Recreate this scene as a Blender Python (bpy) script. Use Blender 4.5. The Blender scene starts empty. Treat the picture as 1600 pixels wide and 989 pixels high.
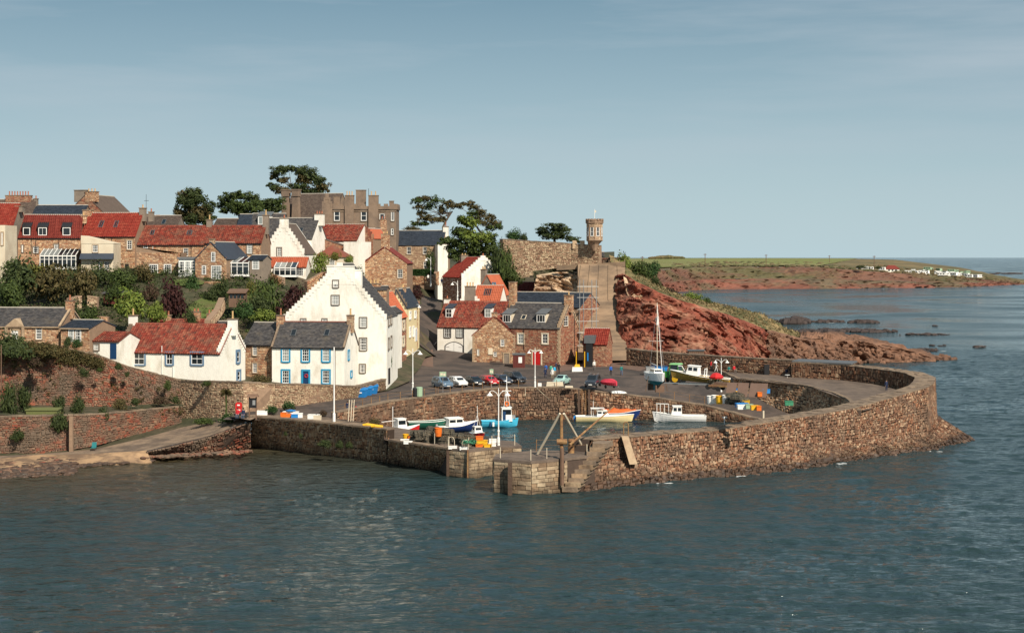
import bpy, math, random
import numpy as np
from mathutils import Vector, Matrix, noise
random.seed(7)
R = random.random
def U_(a, b): return a + (b - a) * R()
SC = bpy.context.scene
COL = SC.collection
# ---------------------------------------------------------------- camera
F, CX, HY, H = 2400.0, 800.0, 402.0, 24.0
cam_d = bpy.data.cameras.new('camera')
cam = bpy.data.objects.new('camera', cam_d); COL.objects.link(cam)
cam.location = (0, 0, H); cam.rotation_euler = (math.pi / 2, 0, 0)
cam_d.sensor_width = 36.0; cam_d.lens = 36.0 * F / 1600.0
cam_d.shift_y = -(494.5 - HY) / 1600.0
cam_d.clip_start = 0.5; cam_d.clip_end = 90000
SC.camera = cam
# ---------------------------------------------------------------- light
SUN_EL, SUN_AZ = math.radians(40), math.radians(31)      # azimuth: to the right of straight behind the camera
sd = Vector((math.sin(SUN_AZ) * math.cos(SUN_EL), -math.cos(SUN_AZ) * math.cos(SUN_EL), math.sin(SUN_EL)))
ld = bpy.data.lights.new('sun', 'SUN'); ld.energy = 5.0; ld.angle = math.radians(0.5); ld.color = (1.0, 0.90, 0.76)
lo = bpy.data.objects.new('sun', ld); COL.objects.link(lo)
lo.rotation_euler = (-sd).to_track_quat('-Z', 'Y').to_euler(); lo.location = (60, -60, 90)
wd = bpy.data.worlds.new('World'); SC.world = wd; wd.use_nodes = True
nt = wd.node_tree; nt.nodes.clear()
N = nt.nodes.new
sky = N('ShaderNodeTexSky'); sky.sky_type = 'NISHITA'; sky.sun_disc = False
sky.sun_elevation = SUN_EL; sky.sun_rotation = math.atan2(sd.x, sd.y)
sky.air_density = 1.0; sky.dust_density = 1.2; sky.ozone_density = 1.6
tc = N('ShaderNodeTexCoord'); sep = N('ShaderNodeSeparateXYZ'); nt.links.new(tc.outputs['Generated'], sep.inputs[0])
mp = N('ShaderNodeMapping'); mp.inputs['Scale'].default_value = (1.6, 1.6, 15.0); nt.links.new(tc.outputs['Generated'], mp.inputs[0])
nz = N('ShaderNodeTexNoise'); nz.inputs['Scale'].default_value = 1.6; nz.inputs['Detail'].default_value = 7; nz.inputs['Roughness'].default_value = .55
nt.links.new(mp.outputs[0], nz.inputs[0])
rp = N('ShaderNodeValToRGB'); rp.color_ramp.elements[0].position = .42; rp.color_ramp.elements[1].position = .68
rp.color_ramp.elements[0].color = (0, 0, 0, 1); rp.color_ramp.elements[1].color = (.9, .9, .9, 1)
nt.links.new(nz.outputs[0], rp.inputs[0])
el = N('ShaderNodeMapRange'); el.inputs[1].default_value = 0.0; el.inputs[2].default_value = .20; el.inputs[3].default_value = .0; el.inputs[4].default_value = 1.0
nt.links.new(sep.outputs[2], el.inputs[0])
# thin overall veil: pale near the horizon, deeper teal higher up
veil = N('ShaderNodeMix'); veil.data_type = 'RGBA'
veil.inputs[6].default_value = (4.3, 5.6, 6.1, 1); veil.inputs[7].default_value = (.95, 1.95, 2.65, 1)
nt.links.new(el.outputs[0], veil.inputs[0])
mx = N('ShaderNodeMix'); mx.data_type = 'RGBA'; mx.inputs[0].default_value = .86
nt.links.new(sky.outputs[0], mx.inputs[6]); nt.links.new(veil.outputs[2], mx.inputs[7])
cl = N('ShaderNodeMix'); cl.data_type = 'RGBA'; cl.inputs[7].default_value = (4.2, 4.8, 5.3, 1)
cm = N('ShaderNodeMath'); cm.operation = 'MULTIPLY'; nt.links.new(rp.outputs[0], cm.inputs[0]); nt.links.new(el.outputs[0], cm.inputs[1])
nt.links.new(cm.outputs[0], cl.inputs[0]); nt.links.new(mx.outputs[2], cl.inputs[6])
bg = N('ShaderNodeBackground'); bg.inputs[1].default_value = .10
nt.links.new(cl.outputs[2], bg.inputs[0])
wo = N('ShaderNodeOutputWorld'); nt.links.new(bg.outputs[0], wo.inputs[0])
SC.view_settings.view_transform = 'Standard'; SC.view_settings.look = 'None'
SC.view_settings.exposure = 0.26; SC.view_settings.gamma = 1.0

# ---------------------------------------------------------------- helpers
def P(px, py, z):
    D = (H - z) * F / (py - HY); return Vector(((px - CX) * D / F, D, z))
def PD(px, py, D): return Vector(((px - CX) * D / F, D, H - (py - HY) * D / F))
def XD(px, D): return (px - CX) * D / F
def setp(o, label=None, cat=None, group=None, kind=None):
    if label: o['label'] = label
    if cat: o['category'] = cat
    if group: o['group'] = group
    if kind: o['kind'] = kind
    return o
def thing(name, label, cat, loc, rz=0.0, group=None):
    o = bpy.data.objects.new(name, None); COL.objects.link(o)
    o.location = loc; o.rotation_euler = (0, 0, rz); o.empty_display_size = .3
    return setp(o, label, cat, group)
def copy_tree(o, parent=None):
    c = o.copy(); COL.objects.link(c)
    if parent is not None: c.parent = parent
    for ch in list(o.children): copy_tree(ch, c)
    return c
def dup(o, loc, rz, label, scale=None):
    c = copy_tree(o); c.location = loc; c.rotation_euler = (0, 0, rz)
    if scale: c.scale = scale if hasattr(scale, '__len__') else (scale,) * 3
    if label: c['label'] = label
    return c
class MB:
    def __init__(s): s.v = []; s.f = []; s.m = []
    def add(s, vs, fs, mi=0):
        b = len(s.v); s.v.extend([tuple(v) for v in vs]); s.f.extend([tuple(b + i for i in f) for f in fs]); s.m.extend([mi] * len(fs)); return s
    def hexa(s, c, mi=0, bottom=True):       # c: 4 lower corners ccw, 4 upper corners
        fs = [(4, 5, 6, 7), (0, 1, 5, 4), (1, 2, 6, 5), (2, 3, 7, 6), (3, 0, 4, 7)]
        if bottom: fs.append((3, 2, 1, 0))
        return s.add(c, fs, mi)
    def box(s, x0, x1, y0, y1, z0, z1, mi=0, taper=0.0):
        t = taper; dx = (x1 - x0) * t / 2; dy = (y1 - y0) * t / 2
        return s.hexa([(x0, y0, z0), (x1, y0, z0), (x1, y1, z0), (x0, y1, z0), (x0 + dx, y0 + dy, z1), (x1 - dx, y0 + dy, z1), (x1 - dx, y1 - dy, z1), (x0 + dx, y1 - dy, z1)], mi)
    def fbox(s, fr, u0, u1, v0, v1, n0, n1, mi=0, bottom=True):   # box in a face frame
        O, U, V, Nn = fr
        return s.hexa([O + U * u + V * v + Nn * n for n in (n0, n1) for u, v in ((u0, v0), (u1, v0), (u1, v1), (u0, v1))], mi, bottom)
    def tube(s, pts, rad, n=6, mi=0, cap=True):
        pts = [Vector(p) for p in pts]
        if not hasattr(rad, '__len__'): rad = [rad] * len(pts)
        vs = []; fs = []
        for i, p in enumerate(pts):
            d = (pts[min(i + 1, len(pts) - 1)] - pts[max(i - 1, 0)]).normalized()
            a = d.orthogonal().normalized(); 
            if i and a.dot(pa) < 0.5:
                a = (pa - d * pa.dot(d)).normalized()
            pa = a; b = d.cross(a)
            for k in range(n):
                t = 2 * math.pi * k / n; vs.append(p + (a * math.cos(t) + b * math.sin(t)) * rad[i])
        for i in range(len(pts) - 1):
            for k in range(n):
                k2 = (k + 1) % n; fs.append((i * n + k, i * n + k2, (i + 1) * n + k2, (i + 1) * n + k))
        if cap:
            fs.append(tuple(range(n - 1, -1, -1))); fs.append(tuple((len(pts) - 1) * n + k for k in range(n)))
        return s.add(vs, fs, mi)
    def lathe(s, prof, n=12, c=(0, 0, 0), mi=0):       # prof: (r, z)
        vs = [(c[0] + r * math.cos(2 * math.pi * k / n), c[1] + r * math.sin(2 * math.pi * k / n), c[2] + z) for r, z in prof for k in range(n)]
        fs = [(i * n + k, i * n + (k + 1) % n, (i + 1) * n + (k + 1) % n, (i + 1) * n + k) for i in range(len(prof) - 1) for k in range(n)]
        fs.append(tuple(range(n - 1, -1, -1))); fs.append(tuple((len(prof) - 1) * n + k for k in range(n)))
        return s.add(vs, fs, mi)
    def loft(s, secs, mi=0, closed=False, cap=False):
        n = len(secs[0]); vs = [p for q in secs for p in q]; fs = []
        for i in range(len(secs) - 1):
            for k in range(n if closed else n - 1):
                k2 = (k + 1) % n; fs.append((i * n + k, i * n + k2, (i + 1) * n + k2, (i + 1) * n + k))
        if cap: fs.append(tuple(range(n - 1, -1, -1))); fs.append(tuple((len(secs) - 1) * n + k for k in range(n)))
        return s.add(vs, fs, mi)
    def build(s, name, mats, parent=None, smooth=False, kind=None, label=None):
        me = bpy.data.meshes.new(name); me.from_pydata(s.v, [], s.f)
        if not isinstance(mats, (list, tuple)): mats = [mats]
        for m in mats: me.materials.append(m)
        if len(mats) > 1: me.polygons.foreach_set('material_index', s.m)
        if smooth: me.polygons.foreach_set('use_smooth', [True] * len(s.f))
        me.update()
        o = bpy.data.objects.new(name, me); COL.objects.link(o)
        if parent is not None: o.parent = parent
        if kind: o['kind'] = kind
        if label: o['label'] = label
        return o
def world_mb(mb, root): return mb
def relto(mb, loc):       # vertices given in world coordinates -> relative to a thing's location
    l = Vector(loc); mb.v = [(x - l.x, y - l.y, z - l.z) for x, y, z in mb.v]; return mb

# ---------------------------------------------------------------- materials
def mat(name, col, rough=.85, var=.15, scale=3.0, col2=None, mixscale=.6, bump=0.0, bscale=8.0, metal=0.0, island=None, spec=.3, stretch=None, trans=0.0, coat=0.0, mixlo=.42, mixhi=.62, tide=False, objr=False):
    m = bpy.data.materials.new(name); m.use_nodes = True; t = m.node_tree; b = t.nodes['Principled BSDF']
    b.inputs['Roughness'].default_value = rough; b.inputs['Metallic'].default_value = metal
    b.inputs['Specular IOR Level'].default_value = spec
    if coat: b.inputs['Coat Weight'].default_value = coat
    if trans:
        b.inputs['Transmission Weight'].default_value = 0
    L = t.links.new; tx = t.nodes.new('ShaderNodeTexCoord'); src = tx.outputs['Object']
    if stretch:
        mpn = t.nodes.new('ShaderNodeMapping'); mpn.inputs['Scale'].default_value = stretch; L(src, mpn.inputs[0]); src = mpn.outputs[0]
    if island:
        g = t.nodes.new('ShaderNodeNewGeometry'); r = t.nodes.new('ShaderNodeValToRGB'); r.color_ramp.interpolation = 'LINEAR'
        e = r.color_ramp.elements
        while len(e) < len(island): e.new(.5)
        for i, c in enumerate(island): e[i].position = i / (len(island) - 1); e[i].color = (*c, 1)
        oi = t.nodes.new('ShaderNodeObjectInfo'); L(oi.outputs['Random'] if objr else g.outputs['Random Per Island'], r.inputs[0]); base = r.outputs[0]
    else:
        q = t.nodes.new('ShaderNodeRGB'); q.outputs[0].default_value = (*col, 1); base = q.outputs[0]
    if col2:
        n2 = t.nodes.new('ShaderNodeTexNoise'); n2.inputs['Scale'].default_value = mixscale; n2.inputs['Detail'].default_value = 5; n2.inputs['Roughness'].default_value = .65; L(src, n2.inputs[0])
        mr = t.nodes.new('ShaderNodeMapRange'); mr.inputs[1].default_value = mixlo; mr.inputs[2].default_value = mixhi; L(n2.outputs[0], mr.inputs[0])
        mm = t.nodes.new('ShaderNodeMix'); mm.data_type = 'RGBA'; mm.inputs[7].default_value = (*col2, 1); L(mr.outputs[0], mm.inputs[0]); L(base, mm.inputs[6]); base = mm.outputs[2]
    if var:
        n1 = t.nodes.new('ShaderNodeTexNoise'); n1.inputs['Scale'].default_value = scale; n1.inputs['Detail'].default_value = 6; n1.inputs['Roughness'].default_value = .7; L(src, n1.inputs[0])
        m1 = t.nodes.new('ShaderNodeMapRange'); m1.inputs[1].default_value = .3; m1.inputs[2].default_value = .7; m1.inputs[3].default_value = 1 - var; m1.inputs[4].default_value = 1 + var; L(n1.outputs[0], m1.inputs[0])
        mu = t.nodes.new('ShaderNodeVectorMath'); mu.operation = 'SCALE'; L(base, mu.inputs[0]); L(m1.outputs[0], mu.inputs['Scale']); base = mu.outputs[0]
    if tide:     # weed and tide stain: dark below the high-water mark
        gp = t.nodes.new('ShaderNodeNewGeometry'); sx = t.nodes.new('ShaderNodeSeparateXYZ'); L(gp.outputs['Position'], sx.inputs[0]); tn = t.nodes.new('ShaderNodeTexNoise'); tn.inputs['Scale'].default_value = .35; tn.inputs['Detail'].default_value = 6; L(gp.outputs['Position'], tn.inputs[0])
        ta = t.nodes.new('ShaderNodeMath'); ta.operation = 'MULTIPLY_ADD'; ta.inputs[1].default_value = -3.2; L(tn.outputs[0], ta.inputs[0]); L(sx.outputs[2], ta.inputs[2]); tm = t.nodes.new('ShaderNodeMapRange'); tm.inputs[1].default_value = -1.9; tm.inputs[2].default_value = -.4; tm.inputs[3].default_value = .78; tm.inputs[4].default_value = 0.0; L(ta.outputs[0], tm.inputs[0])
        tx2 = t.nodes.new('ShaderNodeMix'); tx2.data_type = 'RGBA'; tx2.inputs[7].default_value = (.035, .026, .016, 1); L(tm.outputs[0], tx2.inputs[0]); L(base, tx2.inputs[6]); base = tx2.outputs[2]
    L(base, b.inputs['Base Color'])
    if bump:
        n3 = t.nodes.new('ShaderNodeTexNoise'); n3.inputs['Scale'].default_value = bscale; n3.inputs['Detail'].default_value = 5; L(src, n3.inputs[0])
        bm_ = t.nodes.new('ShaderNodeBump'); bm_.inputs['Strength'].default_value = bump; bm_.inputs['Distance'].default_value = .1; L(n3.outputs[0], bm_.inputs['Height']); L(bm_.outputs[0], b.inputs['Normal'])
    return m
MT = {}
MT['harl'] = mat('white_harling', (.80, .77, .69), .9, .08, 1.6, col2=(.52, .46, .36), mixscale=.5, mixlo=.5, mixhi=.82, stretch=(1, 1, .5), bump=.25, bscale=6)
MT['cream'] = mat('cream_harling', (.66, .58, .44), .9, .08, 1.2, col2=(.55, .46, .34), mixscale=.6, bump=.2)
MT['yellow'] = mat('pale_yellow_render', (.70, .58, .34), .9, .06)
MT['grayharl'] = mat('grey_brown_harling', (.25, .20, .155), .95, .12, 1.5, col2=(.19, .155, .125), mixscale=.5, bump=.3)
MT['mansion'] = mat('brown_harled_stone', (.235, .168, .12), .95, .16, 1.2, col2=(.17, .125, .095), mixscale=.35, bump=.3)
MT['mortar'] = mat('rubble_mortar', (.27, .18, .12), .95, .2, 2.0)
MT['darkmortar'] = mat('harbour_wall_core', (.075, .052, .040), .95, .2, 2.0)
MT['rub_warm'] = mat('warm_rubble', (0, 0, 0), .9, .14, 3, island=[(.20, .075, .04), (.42, .24, .13), (.54, .35, .20), (.32, .13, .07), (.47, .30, .18), (.60, .43, .27), (.27, .14, .085)], bump=.3)
MT['rub_pale'] = mat('pale_castle_rubble', (0, 0, 0), .9, .14, 3, island=[(.21, .115, .075), (.38, .26, .165), (.47, .34, .215), (.33, .20, .13), (.45, .34, .22), (.52, .40, .26), (.30, .17, .11)], bump=.3)
MT['rub_red'] = mat('red_rubble', (0, 0, 0), .9, .14, 3, island=[(.17, .05, .032), (.29, .095, .055), (.34, .17, .10), (.22, .07, .045), (.40, .25, .15), (.27, .11, .07), (.13, .055, .04)], bump=.3)
MT['retain'] = mat('red_garden_wall_stone', (0, 0, 0), .92, .16, 1.2, island=[(.15, .045, .03), (.27, .075, .042), (.22, .12, .075), (.17, .085, .055), (.27, .165, .105), (.12, .07, .05), (.28, .09, .05)], col2=(.13, .095, .068), mixscale=.28, bump=.35)
MT['harb'] = mat('harbour_sandstone', (0, 0, 0), .88, .2, 1.4, island=[(.07, .034, .022), (.23, .11, .06), (.31, .19, .115), (.16, .075, .042), (.20, .125, .08), (.38, .26, .165), (.10, .06, .042), (.24, .10, .05)], col2=(.12, .075, .05), mixscale=.20, mixlo=.46, mixhi=.62, bump=.45, bscale=5, tide=True)
MT['harbw'] = mat('west_quay_stone', (0, 0, 0), .9, .2, 1.4, island=[(.22, .11, .06), (.50, .27, .15), (.60, .40, .24), (.38, .20, .11), (.46, .31, .20), (.66, .47, .31), (.20, .13, .09)], col2=(.15, .11, .075), mixscale=.35, mixlo=.48, mixhi=.72, bump=.45, bscale=5, tide=True)
MT['dark'] = mat('wet_dark_stone', (0, 0, 0), .6, .25, 1.5, island=[(.04, .024, .016), (.07, .040, .024), (.10, .055, .032), (.05, .036, .025)], bump=.4, bscale=5, spec=.5)
MT['ashlar'] = mat('weathered_ashlar', (0, 0, 0), .88, .22, 1.6, island=[(.24, .17, .11), (.34, .26, .17), (.42, .33, .22), (.30, .20, .12), (.38, .29, .19), (.20, .13, .08), (.46, .36, .24)], col2=(.13, .09, .06), mixscale=.7, mixlo=.47, mixhi=.66, bump=.5, bscale=5, tide=True, objr=True)
MT['cope'] = mat('coping_stone', (.24, .175, .12), .92, .28, 1.4, col2=(.15, .11, .08), mixscale=.5, bump=.4)
MT['dress'] = mat('dressed_sandstone', (.42, .31, .20), .9, .15, 2.5, col2=(.33, .23, .15), mixscale=1.0)
MT['dressg'] = mat('grey_window_dressing', (.17, .14, .11), .9, .1)
MT['tile'] = mat('red_pantile', (0, 0, 0), .8, .14, 1.0, island=[(.12, .026, .018), (.23, .038, .023), (.17, .032, .02), (.30, .085, .05), (.10, .036, .026), (.20, .036, .022), (.27, .10, .06)], col2=(.17, .085, .055), mixscale=.5, mixlo=.5, mixhi=.7)
MT['tilebright'] = mat('bright_red_pantile', (0, 0, 0), .8, .1, 1.0, island=[(.17, .022, .014), (.24, .030, .018), (.20, .026, .016), (.28, .055, .032)], col2=(.30, .06, .04), mixscale=.5, mixlo=.55, mixhi=.8)
MT['tiledark'] = mat('dark_red_pantile', (0, 0, 0), .75, .1, 1.0, island=[(.14, .022, .017), (.19, .032, .022), (.165, .028, .02), (.21, .04, .028)])
MT['tileorange'] = mat('orange_roof_tile', (0, 0, 0), .8, .1, 1.0, island=[(.38, .095, .045), (.44, .12, .06), (.40, .105, .05)])
MT['slate'] = mat('grey_slate', (0, 0, 0), .7, .18, 1.0, island=[(.045, .043, .045), (.075, .070, .070), (.10, .092, .088), (.055, .052, .055), (.12, .105, .095)], col2=(.12, .10, .075), mixscale=.5, mixlo=.55, mixhi=.8)
MT['slatebl'] = mat('blue_black_slate', (0, 0, 0), .55, .12, 1.0, island=[(.026, .034, .048), (.04, .05, .068), (.032, .04, .056), (.048, .058, .074)])
MT['slatebr'] = mat('brown_slate', (0, 0, 0), .8, .15, 1.0, island=[(.07, .05, .042), (.11, .08, .064), (.09, .065, .053), (.14, .105, .08)])
MT['lead'] = mat('lead_sheet', (.11, .115, .12), .6, .1)
MT['ridge'] = mat('stone_ridge', (.40, .36, .30), .9, .15)
MT['pot'] = mat('yellow_clay_pot', (.55, .36, .17), .8, .15)
MT['potred'] = mat('red_clay_pot', (.38, .14, .08), .8, .15)
MT['white'] = mat('white_paint', (.80, .79, .75), .55, .05)
MT['blue'] = mat('bright_blue_paint', (.03, .26, .44), .5, .06)
MT['slateblue'] = mat('grey_blue_paint', (.12, .20, .30), .6, .06)
MT['navy'] = mat('navy_paint', (.012, .045, .12), .45, .06)
MT['black'] = mat('black_paint', (.018, .018, .020), .5, .1)
MT['glass'] = mat('window_glass', (.012, .016, .020), .07, 0, spec=.6)
MT['glasslt'] = mat('curtained_glass', (.22, .24, .23), .15, .1, spec=.6)
MT['asphalt'] = mat('asphalt', (.095, .072, .060), .95, .16, .9, col2=(.055, .045, .040), mixscale=.22, mixlo=.44, mixhi=.58, bump=.2)
MT['redpave'] = mat('reddish_paving', (.15, .095, .072), .95, .12, 1.0)
MT['deck'] = mat('quay_deck_stone', (.155, .115, .088), .92, .22, 1.2, col2=(.10, .075, .06), mixscale=.4, bump=.35)
MT['path'] = mat('concrete_path', (.24, .17, .115), .95, .25, .8, col2=(.13, .095, .07), mixscale=.35, mixlo=.44, mixhi=.6, bump=.3)
MT['sand'] = mat('beach_sand', (.36, .23, .13), .95, .2, .8, col2=(.17, .11, .07), mixscale=.3, mixlo=.45, mixhi=.6, bump=.2)
MT['mud'] = mat('harbour_mud', (.085, .065, .05), .6, .3, .8, col2=(.05, .045, .035), mixscale=.3, bump=.4, spec=.5)
MT['grass'] = mat('lawn_grass', (.085, .12, .028), .95, .25, .7, col2=(.10, .085, .035), mixscale=.18, bump=.3)
MT['earth'] = mat('rough_bank', (.05, .052, .025), .95, .35, .6, col2=(.085, .065, .04), mixscale=.15, bump=.5)
MT['concrete'] = mat('stained_concrete', (.27, .185, .118), .93, .2, .9, col2=(.14, .10, .07), mixscale=.4, mixlo=.42, mixhi=.66, bump=.25, bscale=3, stretch=(.4, 1, 1.1))
MT['wood'] = mat('weathered_wood', (.15, .09, .06), .85, .2, 2)
MT['woodred'] = mat('dark_red_shed_boards', (.11, .025, .02), .7, .15, 2)
MT['rust'] = mat('rusty_steel', (.20, .10, .05), .8, .3, 3, col2=(.32, .19, .08), mixscale=2)
MT['steel'] = mat('galvanised_steel', (.42, .42, .41), .45, .1, metal=.6)
MT['yel'] = mat('yellow_plastic', (.72, .40, .02), .5, .05)
MT['orange'] = mat('orange_plastic', (.72, .16, .02), .5, .05)
MT['red'] = mat('red_paint', (.50, .02, .02), .45, .05)
MT['bluep'] = mat('blue_plastic', (.02, .20, .52), .45, .05)
MT['green'] = mat('green_net', (.05, .22, .12), .8, .2)
MT['rubber'] = mat('black_rubber', (.02, .02, .02), .8, .1)
MT['rope'] = mat('rope', (.50, .44, .32), .9, .1)
MT['foam'] = mat('sea_foam', (.80, .82, .82), .7, .1, 3)
# ================================================================ stone laying
def stones(mb, quad, sw, sh, th, skip=None, inside=None, jit=.12, mi=0, rough=.5, vj=.25):
    """lay single stones over the quad b0,b1,t1,t0 (bottom left, bottom right, top right, top left seen from outside)"""
    b0, b1, t1, t0 = [Vector(q) for q in quad]
    Nn = (b1 - b0).cross(t0 - b0).normalized()
    Lh = ((b1 - b0).length + (t1 - t0).length) / 2; Lv = ((t0 - b0).length + (t1 - b1).length) / 2
    nr = max(1, round(Lv / sh))
    vj = min(.6, vj + .12); hs = [U_(1 - vj, 1 + vj) for _ in range(nr)]; tot = sum(hs); v = 0
    def at(u, w): return (b0 * (1 - u) + b1 * u) * (1 - w) + (t0 * (1 - u) + t1 * u) * w
    g = .018
    for h in hs:
        v0, v1 = v / tot, (v + h) / tot; v += h; u = -U_(0, .5) * sw / Lh
        while u < 1:
            w = sw * random.choice((.55, .75, .9, 1.0, 1.2, 1.7)) * U_(.85, 1.15) / Lh; u0, u1 = max(u, 0), min(u + w, 1); u += w
            if u1 - u0 < .25 * sw / Lh: continue
            um, vm = (u0 + u1) / 2 * Lh, (v0 + v1) / 2 * Lv
            if inside and not inside(um, vm): continue
            if skip and any(a - .05 < um < b and c - .05 < vm < d for a, b, c, d in skip): continue
            t = th * U_(1 - rough, 1 + rough); gu = g / Lh; gv = g / Lv; hv = (v1 - v0) * .26; s0, s1 = max(0, v0 + U_(-hv, hv)), min(1, v1 + U_(-hv, hv)); k1, k2 = U_(-.1, .1) * (v1 - v0), U_(-.1, .1) * (v1 - v0)
            c = [at(u0 + gu, s0 + gv), at(u1 - gu, s0 + gv + k1), at(u1 - gu, s1 - gv + k2), at(u0 + gu, s1 - gv)]
            j = jit * sh; cc = (c[0] + c[2]) / 2
            lo = [p - Nn * .02 for p in c]
            hi = [p.lerp(cc, .12 + R() * .12) + Nn * (t * U_(.8, 1.2)) + Vector((U_(-j, j), U_(-j, j), U_(-j, j))) * .5 for p in c]
            mb.add(lo + hi, [(4, 5, 6, 7), (0, 1, 5, 4), (1, 2, 6, 5), (2, 3, 7, 6), (3, 0, 4, 7)], mi)
    return mb
def rocks_on(mb, quad, size, n, mi=0, squash=.7):
    b0, b1, t1, t0 = [Vector(q) for q in quad]
    for _ in range(n):
        u, w = R(), R(); p = (b0 * (1 - u) + b1 * u) * (1 - w) + (t0 * (1 - u) + t1 * u) * w
        rock(mb, p, size * U_(.5, 1.4), mi, squash)
def rock(mb, p, s, mi=0, squash=.7):
    a = U_(0, 6.28); k = 6; vs = []
    for zz, rr in ((-.5, .8), (.05, 1.0), (.45, .62)):
        for i in range(k):
            t = a + 6.283 * i / k; r = s * .5 * rr * U_(.75, 1.2)
            vs.append((p[0] + r * math.cos(t), p[1] + r * math.sin(t), p[2] + zz * s * squash * U_(.8, 1.2)))
    fs = [(i + j * k, (i + 1) % k + j * k, (i + 1) % k + (j + 1) * k, i + (j + 1) * k) for j in (0, 1) for i in range(k)] + [tuple(2 * k + i for i in range(k))]
    mb.add(vs, fs, mi)
# ================================================================ land
def tps(pts):
    A = np.array([(p[0], p[1]) for p in pts], float); z = np.array([p[2] for p in pts], float); n = len(A)
    d = np.linalg.norm(A[:, None] - A[None], axis=2)
    K = np.where(d > 0, d ** 2 * np.log(d + 1e-12), 0) + np.eye(n) * 8.0
    Pm = np.hstack([np.ones((n, 1)), A]); M_ = np.zeros((n + 3, n + 3)); M_[:n, :n] = K; M_[:n, n:] = Pm; M_[n:, :n] = Pm.T
    s = np.linalg.solve(M_, np.concatenate([z, [0, 0, 0]]))
    def f(x, y):
        r = np.hypot(A[:, 0] - x, A[:, 1] - y); k = np.where(r > 0, r ** 2 * np.log(r + 1e-12), 0)
        return float(k @ s[:n] + s[n] + s[n + 1] * x + s[n + 2] * y)
    return f
def C3(px, D, z): return (XD(px, D), D, z)
# hill behind the harbour: cottages' yards, garden slope, upper village
hill_pts = [C3(-60, 200, 12), C3(0, 205, 12), C3(100, 206, 11.5), C3(180, 206, 8.6), C3(260, 206, 7.8), C3(340, 203, 7.4), C3(400, 206, 6.6), C3(480, 210, 6.2), C3(560, 214, 5.6), C3(600, 219, 5.0),
  C3(-60, 232, 15), C3(100, 225, 13), C3(200, 222, 10.5), C3(300, 222, 9.5), C3(400, 226, 8.5), C3(500, 228, 7.5),
  C3(-60, 258, 20.8), C3(100, 256, 20.6), C3(200, 256, 20.2), C3(300, 256, 20.0), C3(400, 258, 19.8), C3(460, 262, 18),
  C3(-60, 300, 23), C3(150, 300, 23), C3(350, 300, 22), C3(450, 300, 20.5), C3(540, 300, 20),
  C3(520, 270, 16.5), C3(560, 255, 13), C3(600, 285, 18), C3(560, 240, 9),
  C3(618, 232, 5.6), C3(625, 245, 6.4), C3(650, 270, 8.8), C3(665, 240, 5.4), C3(700, 240, 5.2), C3(640, 225, 5.0),
  C3(668, 282, 6.95), C3(668, 268, 6.15), C3(640, 255, 6.3), C3(670, 300, 9.4), C3(672, 320, 11.5), C3(676, 345, 13.5), C3(700, 352, 14.5), C3(690, 370, 17), C3(640, 340, 17), C3(620, 320, 17.5), C3(640, 352, 19.5),
  C3(690, 272, 5.7), C3(760, 262, 5.3), C3(800, 258, 5.2), C3(860, 255, 5.2), C3(930, 258, 5.4), C3(1000, 262, 5.5), C3(760, 290, 6.8), C3(760, 310, 11), C3(720, 320, 12), C3(850, 290, 6.6),
  C3(820, 312, 14), C3(820, 335, 20), C3(760, 350, 19), C3(700, 400, 20), C3(450, 360, 22), C3(100, 400, 25), C3(900, 340, 22), C3(550, 420, 22), C3(800, 420, 22)]
zhill = tps(hill_pts)
qp = [(-26, 197, 4.4), (-33, 191, 4.2), (-22, 200, 4.55), (-16, 208, 4.7), (-10, 216, 4.75), (-2, 228, 4.7), (6.6, 229, 4.6), (10, 229, 4.36), (21.6, 230, 3.15), (26, 229, 2.5), (37, 225, .4), (43, 222, .1),
  (30, 236, 4.3), (33, 235, 4.4), (34, 231, 3.8), (39, 226.8, 2.9), (42.4, 221.8, 1.8), (33, 228, 2.3), (20, 242, 4.9), (0, 245, 5.0), (-14, 232, 5.0), (-18, 222, 4.9), (26, 250, 5.6), (10, 256, 5.2), (-3, 255, 5.2), (15, 265, 5.5), (-12, 262, 5.6), (-12, 272, 6.3), (-20, 268, 6.5), (-20, 255, 5.9), (-13, 283, 7.0), (34, 247, 5.72), (24, 228.8, 2.8), (30, 227.5, 1.6)]
zquay = tps(qp)
from mathutils.geometry import delaunay_2d_cdt
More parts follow.
